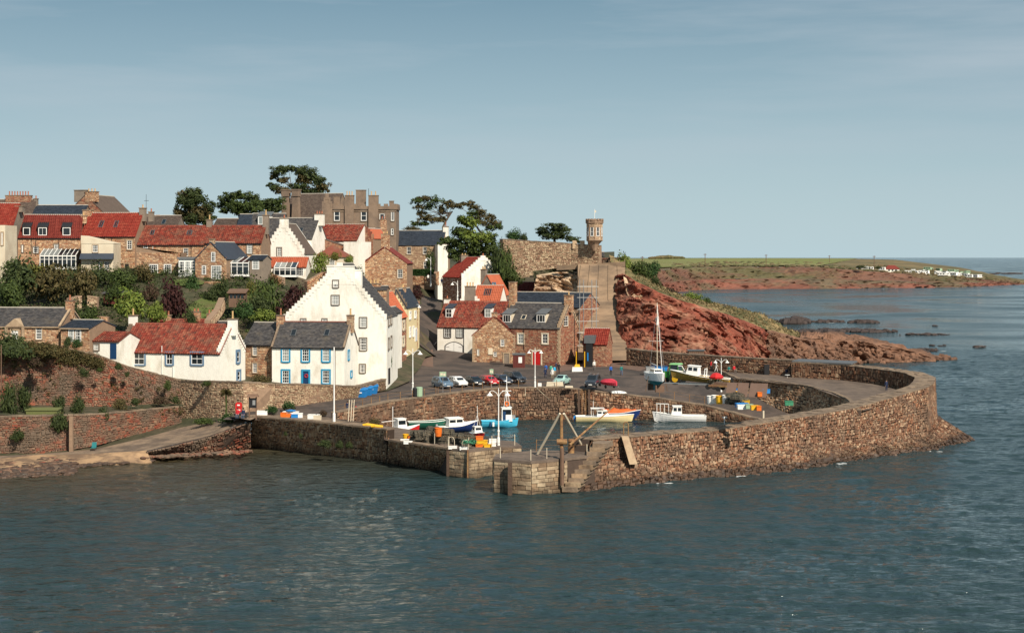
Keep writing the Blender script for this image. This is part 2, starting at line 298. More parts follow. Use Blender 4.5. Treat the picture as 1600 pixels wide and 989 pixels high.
def land(name, poly, zf, step, m, off=0.0, kind='structure', label=None, smooth=True, jit=.0, parent=None):
    poly = [tuple(p[:2]) for p in poly]; xs = [p[0] for p in poly]; ys = [p[1] for p in poly]
    # densify the border
    bd = []
    for i, a in enumerate(poly):
        b = poly[(i + 1) % len(poly)]; n = max(1, int(math.hypot(b[0] - a[0], b[1] - a[1]) / step))
        bd += [(a[0] + (b[0] - a[0]) * k / n, a[1] + (b[1] - a[1]) * k / n) for k in range(n)]
    def inside(x, y):
        c = False
        for i in range(len(poly)):
            x1, y1 = poly[i]; x2, y2 = poly[i - 1]
            if (y1 > y) != (y2 > y) and x < (x2 - x1) * (y - y1) / (y2 - y1) + x1: c = not c
        return c
    pts = [Vector(p) for p in bd]; y = min(ys) + step / 2
    while y < max(ys):
        x = min(xs) + step / 2
        while x < max(xs):
            q = (x + U_(-.2, .2) * step, y + U_(-.2, .2) * step)
            if inside(*q): pts.append(Vector(q))
            x += step
        y += step
    nb = len(bd)
    vo, _, fo, _, _, _ = delaunay_2d_cdt(pts, [(i, (i + 1) % nb) for i in range(nb)], [list(range(nb))], 1, 1e-4)
    mb = MB(); mb.add([(v.x, v.y, zf(v.x, v.y) + off + (jit * (noise.noise(Vector((v.x * .8, v.y * .8, 3))) * 2) if jit else 0)) for v in vo], [tuple(f) for f in fo])
    o = mb.build(name, m, smooth=smooth, parent=parent)
    return setp(o, label, None, None, kind)
# ---- sea
def water_mat():
    m = bpy.data.materials.new('sea_water'); m.use_nodes = True; t = m.node_tree; b = t.nodes['Principled BSDF']; L = t.links.new
    b.inputs['Roughness'].default_value = .10; b.inputs['IOR'].default_value = 1.333; b.inputs['Specular IOR Level'].default_value = .5
    tx = t.nodes.new('ShaderNodeTexCoord'); sp = t.nodes.new('ShaderNodeSeparateXYZ'); L(tx.outputs['Object'], sp.inputs[0])
    # shallow, sandy water close to the beach shows brown-green: distance from the beach
    vm = t.nodes.new('ShaderNodeVectorMath'); vm.operation = 'DISTANCE'; vm.inputs[1].default_value = (-62, 196, 0); L(tx.outputs['Object'], vm.inputs[0])
    nn = t.nodes.new('ShaderNodeTexNoise'); nn.inputs['Scale'].default_value = .045; nn.inputs['Detail'].default_value = 4; L(tx.outputs['Object'], nn.inputs[0])
    ad = t.nodes.new('ShaderNodeMath'); ad.operation = 'MULTIPLY_ADD'; ad.inputs[1].default_value = 30; L(nn.outputs[0], ad.inputs[0]); L(vm.outputs['Value'], ad.inputs[2])
    mr = t.nodes.new('ShaderNodeMapRange'); mr.inputs[1].default_value = 35; mr.inputs[2].default_value = 78; L(ad.outputs[0], mr.inputs[0])
    mx = t.nodes.new('ShaderNodeMix'); mx.data_type = 'RGBA'; mx.inputs[6].default_value = (.060, .045, .022, 1); mx.inputs[7].default_value = (.018, .037, .039, 1)
    rn = t.nodes.new('ShaderNodeTexNoise'); rn.inputs['Scale'].default_value = .02; rn.inputs['Detail'].default_value = 3; L(tx.outputs['Object'], rn.inputs[0]); rr = t.nodes.new('ShaderNodeMapRange'); rr.inputs[1].default_value = .4; rr.inputs[2].default_value = .65; rr.inputs[3].default_value = .06; rr.inputs[4].default_value = .26; L(rn.outputs[0], rr.inputs[0]); L(rr.outputs[0], b.inputs['Roughness'])
    L(mr.outputs[0], mx.inputs[0]); L(mx.outputs[2], b.inputs['Base Color'])
    hs = None
    for sc, st, am in ((.07, (1.0, 2.4, 1), .8), (.42, (1, 2.3, 1), .7), (1.3, (1, 1.7, 1), .24)):
        mp_ = t.nodes.new('ShaderNodeMapping'); mp_.inputs['Scale'].default_value = st; mp_.inputs['Rotation'].default_value = (0, 0, math.radians(-14)); L(tx.outputs['Object'], mp_.inputs[0])
        n_ = t.nodes.new('ShaderNodeTexNoise'); n_.inputs['Scale'].default_value = sc; n_.inputs['Detail'].default_value = 4; n_.inputs['Distortion'].default_value = .4; L(mp_.outputs[0], n_.inputs[0])
        ml = t.nodes.new('ShaderNodeMath'); ml.operation = 'MULTIPLY'; ml.inputs[1].default_value = am; L(n_.outputs[0], ml.inputs[0])
        if hs is None: hs = ml.outputs[0]
        else:
            a_ = t.nodes.new('ShaderNodeMath'); L(hs, a_.inputs[0]); L(ml.outputs[0], a_.inputs[1]); hs = a_.outputs[0]
    bp = t.nodes.new('ShaderNodeBump'); bp.inputs['Strength'].default_value = 1.0; bp.inputs['Distance'].default_value = 1.0; L(hs, bp.inputs['Height']); L(bp.outputs[0], b.inputs['Normal'])
    return m
MT['water'] = water_mat()
# open sea out to the horizon, and a finely waved patch of it (real relief) around the harbour
rng = np.random.default_rng(4)
Yr = [70.0]
while Yr[-1] < 430: Yr.append(Yr[-1] * 1.0031)
Yr = np.array(Yr); nx_ = 700; Xg = np.linspace(-.46, .46, nx_)[None, :] * (Yr[:, None] + 10); Yg = np.repeat(Yr[:, None], nx_, 1); Zg = np.zeros_like(Xg)
for k in range(46):
    lam = 10 ** rng.uniform(-.15, .85); th = math.radians(75) + rng.normal(0, .5); am = .0085 * lam ** .95; ph = rng.uniform(0, 6.28)
    kk = 2 * math.pi / lam; q = kk * (math.cos(th) * Xg + math.sin(th) * Yg) + ph + .8 * np.sin(.11 * Xg + .07 * Yg + k) + .5 * np.sin(.31 * Xg - .23 * Yg + 2 * k)
    amp = am * (.55 + .45 * np.sin(.021 * Xg * (1 + k % 3) + .034 * Yg + k * 1.7)); fade = np.clip((lam * F / Yg - 1.6) / 2.0, 0, 1); Zg += amp * np.sin(q) * fade
Zg *= .72
ed = np.clip((430 - Yg) / 60, 0, 1) * np.clip((Yg - 70) / 6, 0, 1) * np.clip((.46 - np.abs(Xg / (Yg + 10))) / .02, 0, 1); Zg = Zg * ed - .3 * (1 - ed)
nr_ = len(Yr); me = bpy.data.meshes.new('harbour_water'); me.vertices.add(nr_ * nx_); me.vertices.foreach_set('co', np.stack([Xg, Yg, Zg], -1).ravel())
i0 = (np.arange(nr_ - 1)[:, None] * nx_ + np.arange(nx_ - 1)[None, :]).ravel(); fa = np.stack([i0, i0 + 1, i0 + nx_ + 1, i0 + nx_], -1).ravel(); nf = len(i0)
me.loops.add(nf * 4); me.loops.foreach_set('vertex_index', fa); me.polygons.add(nf); me.polygons.foreach_set('loop_start', np.arange(nf) * 4); me.polygons.foreach_set('loop_total', np.full(nf, 4)); me.polygons.foreach_set('use_smooth', np.ones(nf, bool)); me.update(calc_edges=True); me.materials.append(MT['water'])
o = bpy.data.objects.new('harbour_water', me); COL.objects.link(o); o['kind'] = 'structure'
mb = MB(); mb.add([(-40000, -300, -.26), (40000, -300, -.26), (40000, 80000, -.26), (-40000, 80000, -.26)], [(0, 1, 2, 3)])
setp(mb.build('sea_water', MT['water']), kind='structure')
# ---- land sheets
land('hillside_ground', [C3(-120, 196, 0), C3(30, 196.5, 0), C3(147, 199, 0), C3(283, 204.5, 0), C3(380, 196, 0), C3(470, 201, 0), C3(560, 209.5, 0), C3(604, 218.5, 0), C3(640, 232, 0), C3(665, 268, 0), C3(700, 283, 0), C3(800, 275, 0), C3(900, 285, 0), C3(960, 300, 0), C3(960, 460, 0), C3(-140, 460, 0)], zhill, 4.0, MT['earth'])
QE = [P(527, 645, 4.7), P(610, 628, 4.7), P(684, 618, 4.75), P(740, 611.5, 4.7), P(780, 607, 4.65), P(870, 606, 4.6), P(905, 609, 4.36), P(1028, 623, 3.05), P(1100, 634, 2.2), P(1195, 659, .35)]
road_l = [(-34, 190.8), (-30, 194.5), (-24, 199), (-19.5, 206), (-17, 215), (-15.8, 226), (-16.5, 240)]
quay_poly = [(-35.5, 188.5)] + [(p.x, p.y) for p in QE] + [(42, 221), (34, 232.4), (33.5, 246), (24, 255), (21, 264), (19, 283), (-2, 275), (-13, 283), (-18.5, 268), (-20.5, 250), (-21.2, 240), (-21, 229), (-19.2, 219), (-20, 210), (-26.8, 202), (-34.5, 196)]
land('quay_road', quay_poly, zquay, 2.0, MT['asphalt'])
def zroad(x, y): return zhill(x, y)
road_c = [(668, 272, 7.4), (668, 284, 6.6), (670, 300, 5.4), (672, 320, 4.4), (678, 345, 4), (694, 352, 4)]
lft = [(XD(p, d) - w / 2, d) for p, d, w in road_c]; rgt = [(XD(p, d) + w / 2, d) for p, d, w in road_c]
land('hill_road', lft + rgt[::-1], zhill, 1.5, MT['asphalt'], off=.22)
# lawns between the gardens
def blob(cx, cy, rx, ry, n=14): return [(cx + rx * math.cos(6.283 * i / n) * U_(.85, 1.1), cy + ry * math.sin(6.283 * i / n) * U_(.85, 1.1)) for i in range(n)]
for px, D, rx, ry in ((316, 240, 2.8, 8), (396, 250, 1.8, 6), (292, 254, 3.2, 2.5), (545, 268, 4, 4)):
    land('garden_lawn', blob(XD(px, D), D, rx, ry), zhill, 1.6, MT['grass'], off=.3)
# ---- beach, path and sea wall on the left
bw = [P(-40, 765, 0), P(0, 755, 0), P(60, 745, 0), P(140, 727, 0), P(250, 717, 0), P(330, 712, 0), P(392, 706, 0)]
bt = [P(-40, 722, .55), P(0, 716, .6), P(60, 711, .65), P(140, 709, .75), P(229, 704, 1.15), P(330, 680, 2.3), P(390, 657, 4.0)]
b_in = [P(-40, 716, .6), P(0, 712, .6), P(62, 709, .6), P(147, 702, .8), P(225, 684, 1.6), P(290, 666, 2.3), P(388, 650, 4.15)]
def strip(name, a, b, nu, nv, m, jit=0, kind='structure', smooth=True, f=None, parent=None):
    def res(pl, k):
        ds = [0]
        for i in range(len(pl) - 1): ds.append(ds[-1] + (pl[i + 1] - pl[i]).length)
        out = []
        for i in range(k + 1):
            t = ds[-1] * i / k; j = max(q for q in range(len(ds)) if ds[q] <= t + 1e-9); j = min(j, len(pl) - 2)
            out.append(pl[j].lerp(pl[j + 1], (t - ds[j]) / (ds[j + 1] - ds[j])))
        return out
    A, B = res(a, nu), res(b, nu); vs = []
    for j in range(nv + 1):
        for i in range(nu + 1):
            p = A[i].lerp(B[i], j / nv)
            if jit and 0 < j < nv: p = p + Vector((0, 0, jit * noise.noise(p * .7)))
            if f: p = f(p, i / nu, j / nv)
            vs.append(p)
    fs = [(j * (nu + 1) + i, j * (nu + 1) + i + 1, (j + 1) * (nu + 1) + i + 1, (j + 1) * (nu + 1) + i) for j in range(nv) for i in range(nu)]
    mb = MB(); mb.add(vs, fs)
    return setp(mb.build(name, m, parent, smooth), kind=kind)
strip('beach_sand', [p + Vector((0, -3, -.5)) for p in bw[:5]], [p + Vector((0, 0, .02)) for p in bt[:5]], 60, 12, MT['sand'], .25)
strip('shore_path', bt, b_in, 60, 4, MT['path'], .1)
strip('shore_verge', b_in, [Vector((XD(a, d), d, z)) for a, d, z in ((-40, 188, .75), (0, 188, .75), (62, 188, .75), (147, 189, .9), (225, 197, 1.9), (290, 204, 2.9), (388, 196.5, 4.3))], 40, 6, MT['earth'], .3)
# ================================================================ harbour walls
def V3(x, y, z): return Vector((x, y, z))
def wall_thing(name, label, cat, runs, mats, core, sw, sh, th, cope=None, top_w=1.5, jit=.14, inner=0.0, cin=.09):
    """runs: list of (base_point, top_point); stones on the outer face; closed core behind"""
    loc = Vector(runs[0][0]); root = thing(name, label, cat, loc)
    mb = MB(); st = MB(); cp = MB(); k = 0
    ins = []
    nr_ = []
    for i in range(len(runs) - 1):
        b0, t0 = Vector(runs[i][0]), Vector(runs[i][1]); b1, t1 = Vector(runs[i + 1][0]), Vector(runs[i + 1][1]); n_ = max(1, int((t1 - t0).length / 6))
        nr_ += [(b0.lerp(b1, q / n_), t0.lerp(t1, q / n_)) for q in range(n_)]
    runs = nr_ + [(Vector(runs[-1][0]), Vector(runs[-1][1]))]
    for i in range(len(runs)):
        a = runs[max(i - 1, 0)]; b = runs[min(i + 1, len(runs) - 1)]
        d = (Vector(b[1]) - Vector(a[1])); d.z = 0; d.normalize(); ins.append(Vector((-d.y, d.x, 0)))
    for i in range(len(runs) - 1):
        b0, t0 = Vector(runs[i][0]), Vector(runs[i][1]); b1, t1 = Vector(runs[i + 1][0]), Vector(runs[i + 1][1])
        i0, i1 = ins[i] * top_w, ins[i + 1] * top_w
        k0, k1 = ins[i] * cin, ins[i + 1] * cin; mb.add([b0 + k0, b1 + k1, t1 + k1, t0 + k0, b0 + i0, b1 + i1, t1 + i1, t0 + i0], [(0, 1, 2, 3), (3, 2, 6, 7), (5, 4, 7, 6), (4, 0, 3, 7), (1, 5, 6, 2)])
        stones(st, (b0, b1, t1, t0), sw, sh, th, jit=jit)
        if inner and b1.y + t1.y > 360: q0, q1 = t0 + i0, t1 + i1; stones(st, (q1 - V3(0, 0, inner), q0 - V3(0, 0, inner), q0, q1), sw, sh, th, jit=jit)
        if cope:
            L_ = (t1 - t0).length; n = max(1, round(L_ / cope)); up = Vector((0, 0, 1))
            for q in range(n):
                u0, u1 = q / n + .01 / L_, (q + 1) / n - .01 / L_; e = ins[i] * -.08; h = Vector((0, 0, U_(.14, .22)))
                p0, p1 = t0.lerp(t1, u0), t0.lerp(t1, u1); q0, q1 = (t0 + i0).lerp(t1 + i1, u0), (t0 + i0).lerp(t1 + i1, u1)
                cp.hexa([p0 + e, p1 + e, q1, q0, p0 + e + h, p1 + e + h, q1 + h, q0 + h])
    relto(mb, loc).build('wall_core', core, root)
    relto(st, loc).build('stonework', mats, root, kind='stuff')
    if cope:
        relto(cp, loc).build('coping', MT['cope'], root, kind='stuff')
    return root
def off(p, dx, dy, z): return Vector((p.x + dx, p.y + dy, z))
# ---- back quay wall (car park side)
runs = [(off(p, .35, -.45, -.8), p.copy()) for p in QE]
wall_thing('quay_wall', 'long weathered sandstone quay wall below the parked cars at the back of the harbour', 'harbour wall', runs, MT['harb'], MT['darkmortar'], .42, .42, .09, cope=1.1, top_w=.9)
# ---- west quay, high parapet part then low deck part
wv = [(P(390, 706, -.6), P(394, 652, 4.2)), (P(450, 712, -.6), P(455, 657, 4.2)), (P(520, 720, -.6), P(520, 663, 4.15)), (P(604, 730, -.6), P(605, 672, 4.1))]
wall_thing('west_quay_parapet', 'dark upright-laid stone parapet wall of the west quay nearest the beach', 'harbour wall', wv, MT['harbw'], MT['darkmortar'], .26, .46, .05, cope=.9, top_w=1.2)
WL = [(P(604, 730, -.6), P(607, 689, 3.0)), (P(660, 738, -.6), P(662, 697, 2.95)), (P(700, 743.5, -.6), P(701, 702, 2.95)), (P(731, 747, -.6), P(732, 704, 3.0))]
wall_thing('west_quay_wall', 'low upright-laid stone wall of the west quay under the stacked creels', 'harbour wall', WL[:3], MT['harbw'], MT['darkmortar'], .26, .46, .05, cope=1.0, top_w=1.0)
def ashlar(root, loc, quad, bw_, bh, name='stone'):
    b0, b1, t1, t0 = [Vector(q) for q in quad]; Nn = (b1 - b0).cross(t0 - b0).normalized()
    Lh = (b1 - b0).length; Lv = (t0 - b0).length; nr = max(1, round(Lv / bh)); hs = [U_(.8, 1.2) for _ in range(nr)]; T = sum(hs); v = 0
    def at(u, w): return (b0 * (1 - u) + b1 * u) * (1 - w) + (t0 * (1 - u) + t1 * u) * w
    for h in hs:
        v0, v1 = v / T, (v + h) / T; v += h; u = 0
        ws = [];
        while u < .93:
            w = bw_ * U_(.6, 1.4) / Lh; u1 = min(u + w, 1); 
            if 1 - u1 < .4 * bw_ / Lh: u1 = 1
            m = MB(); gu, gv = .02 / Lh, .02 / Lv; t = U_(.04, .13)
            c = [at(u + gu, v0 + gv), at(u1 - gu, v0 + gv), at(u1 - gu, v1 - gv), at(u + gu, v1 - gv)]; cc = (c[0] + c[2]) / 2
            j = lambda: Vector((U_(-.03, .03), U_(-.03, .03), U_(-.03, .03)))
            mid = [p + Nn * (t * .7) + j() * .4 for p in c]; hi = [p.lerp(cc, .10) + Nn * t + j() for p in c]
            m.add([p - Nn * .02 for p in c] + mid + hi, [(8, 9, 10, 11)] + [(a, (a + 1) % 4, 4 + (a + 1) % 4, 4 + a) for a in range(4)] + [(4 + a, 4 + (a + 1) % 4, 8 + (a + 1) % 4, 8 + a) for a in range(4)])
            relto(m, loc).build(name, MT['ashlar'], root); u = u1
def pier_head(name, label, ring, ztop, top_in, core_mat=MT['darkmortar'], bw_=1.0, bh=.42):
    loc = Vector((ring[0].x, ring[0].y, 0)); root = thing(name, label, 'pier', loc)
    for a, b in zip(ring, ring[1:]):
        ashlar(root, loc, (V3(a.x, a.y, -.4), V3(b.x, b.y, -.4), V3(b.x, b.y, ztop - .25), V3(a.x, a.y, ztop - .25)), bw_, bh)
    full = [V3(p.x, p.y, 0) for p in ring] + [V3(p[0], p[1], 0) for p in top_in]
    m = MB(); n = len(full); m.add([(p.x, p.y, -1) for p in full] + [(p.x, p.y, ztop - .25) for p in full], [tuple(range(n, 2 * n))] + [(i, (i + 1) % n, n + (i + 1) % n, n + i) for i in range(n)])
    relto(m, loc).build('pier_core', core_mat, root)
    c = sum(full, Vector()) / n; m = MB(); fl = [p + (p - c).normalized() * .1 for p in full]
    m.add([(p.x, p.y, ztop - .25) for p in fl] + [(p.x, p.y, ztop) for p in fl], [tuple(range(n, 2 * n))] + [(i, (i + 1) % n, n + (i + 1) % n, n + i) for i in range(n)])
    relto(m, loc).build('deck', MT['deck'], root)
    return root
# west pier head
wr = [P(700, 743, 0), P(732, 747, 0), P(775, 741.5, 0), V3(1.0, 170.6, 0), V3(.3, 175, 0)]
whead = pier_head('west_pier_head', 'pale squared-block head of the west pier beside the harbour entrance', wr, 3.05, [(-4.5, 178), (-8.6, 174.5)])
# west deck behind the low wall
pin = [(.3, 175), (-4.5, 180), (-9.5, 187.5), (-15.5, 194.5), (-22, 197)]
dp = [(WL[0][1].x + .1, WL[0][1].y + .6), (WL[1][1].x, WL[1][1].y + .5), (WL[2][1].x, WL[2][1].y + .4), (-4.5, 178), (-9.5, 184.5), (-15.5, 191.5), (-20.5, 193.5), (-21, 188)]
land('west_quay_deck', dp, lambda x, y: 2.95, 2.0, MT['deck'])
wall_thing('inner_quay_wall', 'inner face of the west quay toward the boats', 'harbour wall', [(V3(.3, 175, -1), V3(.3, 175, 2.9)), (V3(-4.5, 178, -1), V3(-4.5, 178, 2.9)), (V3(-9.5, 184.5, -1), V3(-9.5, 184.5, 2.9)), (V3(-15.5, 191.5, -1), V3(-15.5, 191.5, 2.9)), (V3(-21, 194, -1), V3(-21, 194, 2.9))][::-1][::-1], MT['harbw'], MT['darkmortar'], .5, .4, .06, top_w=.4)
dp2 = [(P(391, 660, 4).x, P(391, 660, 4).y), (wv[0][1].x + .8, wv[0][1].y + .9), (wv[1][1].x + .6, wv[1][1].y + .9), (wv[2][1].x + .6, wv[2][1].y + .9), (wv[3][1].x, wv[3][1].y + .8), (-15.4, 183), (-20.5, 189.5), (-23.5, 191.8), (-30.5, 195.5), (-35, 190)]
land('upper_quay_deck', dp2, lambda x, y: 3.95 + .35 * max(0, min(1, (-20 - x) / 12)), 2.0, MT['path'])
wall_thing('step_wall', 'short end wall where the high parapet drops to the creel deck', 'harbour wall', [(V3(-14.3, 177.6, 2.5), V3(-14.3, 177.6, 4.1)), (V3(-15.4, 183, 2.5), V3(-15.4, 183, 4.0)), (V3(-20.5, 189.5, 2.5), V3(-20.5, 189.5, 4.0)), (V3(-23.5, 192, .5), V3(-23.5, 192, 4.0))], MT['harb'], MT['darkmortar'], .45, .35, .08, top_w=.5)
# ---- mud at the dry end of the basin
def zmud(x, y): return max(-1.2, min(2.6, 1.2 - (x + 15) * .19 + .25 * noise.noise(Vector((x * .5, y * .5, 0)))))
land('harbour_mud', [(-24.5, 190.5), (-16, 181), (-6, 177), (2, 180), (8, 205), (8, 226), (-2, 227), (-10.5, 215), (-16, 205.5)], zmud, 1.5, MT['mud'])
# ---- east pier: near head block
er = [P(772, 770, 0), P(830, 774, 0), P(886, 768, 0)]
ehead = pier_head('east_pier_head', 'pale squared-block head of the east pier with a worn square corner', [V3(-1.6, 160.6, 0)] + er, 3.45, [(8.6, 159.6), (8.8, 163.2), (2.5, 163.6)], bh=.40)
# fender timbers on the pier heads
def post(name, label, cat, p, h, w, m, group=None, below=0):
    root = MB().box(-w / 2, w / 2, -w / 2, w / 2, -below, h).build(name, m); root.location = p; return setp(root, label, cat, group)
post('fender_timber', 'black weedy fender timber in the recess of the east pier head', 'fender', V3(P(797, 773, 0).x, P(797, 773, 0).y - .25, -.3), 3.6, .45, MT['dark'])
post('fender_timber', 'thin rusty fender post on the pale head of the west pier', 'fender', V3(P(731, 747, 0).x, P(731, 747, 0).y - .2, -.3), 3.4, .16, MT['rust'])
post('fender_timber', 'dark fender timber on the west quay between upright stones and pale blocks', 'fender', V3(P(700, 743, 0).x, P(700, 743, 0).y - .25, -.3), 3.4, .30, MT['dark'])
post('fender_timber', 'black fender timber on the harbour-entrance corner of the west pier', 'fender', V3(-1.2, 168.1, -.3), 3.2, .35, MT['dark'])
# ---- east pier main wall (outer face) with revetment at its foot
E = [P(925, 688, 4.7), P(1000, 682, 4.4), P(1060, 677, 4.2), P(1120, 673, 4.3), P(1233, 655.5, 4.7), P(1335, 638, 5.3), P(1403, 619, 6.0), P(1448, 606, 6.8), P(1458, 599, 7.0), P(1461, 590.5, 7.2), P(1440, 583, 7.6), P(1403, 577.5, 7.6), P(1329, 569.5, 7.8)]
WLn = [P(886, 770, 0), P(1000, 757, 0), P(1060, 751, 0), P(1120, 746, 0), P(1233, 738, 0), P(1318, 722, 0), P(1400, 710, 0), P(1460, 703, 0), P(1530, 687, 0)]
foot = [P(905, 722, 2.4), P(1000, 719, 2.1), P(1060, 712, 2.1), P(1120, 705, 2.2), P(1233, 694, 2.2), P(1335, 690, 1.7), P(1400, 683, 1.5), P(1450, 676, 1.5), P(1464, 652, 2.6)]
runs = []
for i in range(len(E)):
    if i < 9: b = foot[i].copy(); b.z -= .5
    else:
        d = (Vector((53, 205, 0)) - E[i]); d.z = 0; d.normalize(); b = E[i] - d * .8; b.z = -1
    runs.append((b, E[i]))
runs.append((V3(44.5, 237.4, -1), V3(44, 236.6, 7.95)))
wall_thing('east_pier_wall', 'massive sunlit sandstone outer wall of the curving east pier', 'harbour wall', runs, MT['harb'], MT['darkmortar'], .27, .44, .09, cope=None, top_w=2.6, inner=2.7, cin=.35)
# walkway top of the pier wall: flat slabs with rough inner kerb
tp = []
for i in range(len(runs)):
    a = runs[max(i - 1, 0)][1]; b = runs[min(i + 1, len(runs) - 1)][1]; d = (b - a); d.z = 0; d.normalize(); tp.append(Vector((-d.y, d.x, 0)))
loc = runs[0][1]; mb = MB()
for i in range(len(runs) - 1):
    a, b = runs[i][1], runs[i + 1][1]; L_ = (b - a).length; n = max(1, round(L_ / 1.0))
    for q in range(n):
        for w0, w1 in ((-.1, .75), (.77, 1.6), (1.62, 2.7)):
            u0, u1 = (q + .02) / n, (q + .98) / n; h = U_(.06, .16)
            p0, p1 = a.lerp(b, u0), a.lerp(b, u1); n0, n1 = tp[i].lerp(tp[i + 1], u0), tp[i].lerp(tp[i + 1], u1)
            mb.hexa([p0 + n0 * w0, p1 + n1 * w0, p1 + n1 * w1, p0 + n0 * w1] + [v + Vector((0, 0, h)) for v in (p0 + n0 * w0, p1 + n1 * w0, p1 + n1 * w1, p0 + n0 * w1)])
epw = [o for o in COL.objects if o.name.startswith('east_pier_wall')][0]
relto(mb, epw.location).build('walkway_slabs', MT['cope'], epw, kind='stuff')
# revetment of rough stones
loc = WLn[0].copy(); rev = thing('stone_revetment', 'sloping weedy apron of rough boulders at the foot of the east pier', 'revetment', loc)
core = MB(); rs = MB(); rd = MB()
for i in range(8):
    a, b, c, d = WLn[i], WLn[i + 1], foot[i + 1], foot[i]
    o_ = Vector((.25, -.5, -.7)); a2, b2 = a + o_, b + o_; dn = Vector((0, 0, -.12))
    core.add([a2 + dn, b2 + dn, c + dn, d + dn], [(0, 1, 2, 3)])
    am, bm2 = a2.lerp(d, .42), b2.lerp(c, .42)
    stones(rd, (a2, b2, bm2, am), .5, .45, .15, jit=.35, rough=.8, vj=.35); stones(rs, (am, bm2, c, d), .42, .38, .12, jit=.3, rough=.7, vj=.35)
    rocks_on(rd, (a2, b2, bm2, am), .75, 26, squash=.6); rocks_on(rs, (am, bm2, c, d), .5, 26, squash=.5)
c0, c1 = WLn[8] + Vector((.2, -.2, -.6)), V3(60.5, 215, -.6)
core.add([c0, c1, V3(57.5, 210, 2.5), foot[8]], [(0, 1, 2, 3)]); stones(rd, (c0, c1, V3(57.5, 210, 2.8), foot[8]), .6, .55, .16, jit=.35)
relto(core, loc).build('rubble_core', MT['darkmortar'], rev)
relto(rs, loc).build('boulders', MT['harb'], rev, kind='stuff'); relto(rd, loc).build('weedy_boulders', MT['dark'], rev, kind='stuff')
# stone steps up from the pier head to the wall top
loc = P(885, 735, 2); stp = thing('stone_steps', 'flight of worn stone steps climbing the end of the east pier wall', 'steps', loc)
for k in range(11):
    t = k / 10; z = .6 + t * 4.0; x = 5.4 + 3.3 * t; y = 156.6 + 3.6 * t
    m = MB(); m.hexa([V3(x - .3, y - .1 + U_(-.1, .1), z - .5), V3(x + 1.2, y - .3, z - .5), V3(x + 2.0, y + 2.6, z - .5), V3(x - .1, y + 2.6, z - .5), V3(x - .3, y - .1, z), V3(x + 1.2, y - .3, z), V3(x + 2.0, y + 2.6, z), V3(x - .1, y + 2.6, z)])
    relto(m, loc).build('step', MT['ashlar'] if k % 2 else MT['cope'], stp)
# leaning buttress slab on the wall
loc = P(986, 716, 2.4); m = MB(); b = P(987, 719, 2.3); t = P(976, 683, 4.7)
m.hexa([b + V3(-.3, -1.0, -.3), b + V3(.55, -.9, -.3), b + V3(.55, .6, -.3), b + V3(-.3, .6, -.3), t + V3(-.35, -.45, .1), t + V3(.4, -.35, .1), t + V3(.4, .8, .1), t + V3(-.35, .8, .1)])
setp(relto(m, loc).build('buttress_slab', MT['dress']), 'pale smooth slab leaning on the sunlit east pier wall', 'buttress').location = loc
# ---- upper deck of the east pier, back wall, inner retaining wall
land('east_pier_deck', [(33.6, 232), (42.8, 222), (44.4, 205), (43.5, 190), (50, 200), (54.5, 210), (54, 222), (49, 232), (43, 237), (33.3, 247.5)], lambda x, y: min(5.75, max(5.05, 5.05 + (y - 205) / 45)), 2.0, MT['deck'])
wall_thing('inner_retaining_wall', 'dark curved retaining wall between the slipway and the raised pier deck', 'harbour wall', [(V3(33.2, 247, 5), V3(33.3, 247, 5.75)), (V3(33.4, 240, 3.5), V3(33.5, 240, 5.7)), (V3(34, 231.6, 1.5), V3(34, 232, 5.6)), (V3(38.8, 227, .5), V3(39, 227.3, 5.5)), (V3(42.3, 221.6, -.5), V3(42.8, 222, 5.3)), (V3(44, 213, -.5), V3(44.4, 213, 5.15)), (V3(44.0, 204, -.5), V3(44.5, 204, 5.1)), (V3(42.2, 190, -.5), V3(42.7, 190, 5.1))], MT['harbw'], MT['darkmortar'], .4, .36, .09, cope=.9, top_w=.5)
wall_thing('back_harbour_wall', 'long dark stone wall behind the slipway with the red cliff above it', 'harbour wall', [(V3(19.5, 261.5, 4.8), V3(19.5, 262, 8.3)), (V3(24.3, 254.5, 5), V3(24.4, 255, 8.1)), (V3(31.7, 247.6, 5), V3(31.8, 248, 8.0)), (V3(37.8, 240.8, 5), V3(38, 241.3, 8.0)), (V3(44, 235.6, 5), V3(44.2, 236.0, 8.0)), (V3(51.1, 231.6, 4.8), V3(51.2, 232, 7.8))], MT['harb'], MT['darkmortar'], .42, .34, .08, cope=.8, top_w=1.4)
# slipway floor
land('slipway', [(37, 224.2), (36, 230.5), (38.6, 227.4), (42.6, 222), (44.2, 210), (42.5, 192), (36, 185), (24, 180), (22, 205), (36, 222.5)], lambda x, y: -.7 + max(0, (y - 218)) * .10 + max(0, (x - 38)) * .12, 1.5, MT['mud'])
# ---- left: sea wall under the path, garden walls
sea = wall_thing('sea_wall', 'low rough stone revetment under the shore path', 'sea wall', [(P(225, 720, -.4), P(229, 706, 1.05)), (P(290, 717, -.4), P(285, 693, 1.8)), (P(335, 713, -.4), P(330, 681, 2.3)), (P(392, 708, -.4), P(391, 659, 3.95))], MT['retain'], MT['darkmortar'], .5, .35, .12, top_w=.6, jit=.3)
lw = [(P(-40, 712, .4), P(-40, 655, 4.9)), (P(62, 710, .5), P(62, 650, 5.0)), (P(112, 703, .75), P(112, 648, 4.85)), (P(155, 695, 1.1), P(155, 645, 4.75)), (P(210, 680, 1.6), P(210, 641, 4.6)), (P(283, 667, 1.9), P(283, 637, 4.45))]
lw = [(b, V3(b.x + .1, b.y + .35, t.z)) for b, t in lw]
wall_thing('lower_garden_wall', 'lower red and buff rubble garden wall standing on the beach', 'wall', lw, MT['retain'], MT['mortar'], .42, .26, .06, cope=.7, top_w=.6)
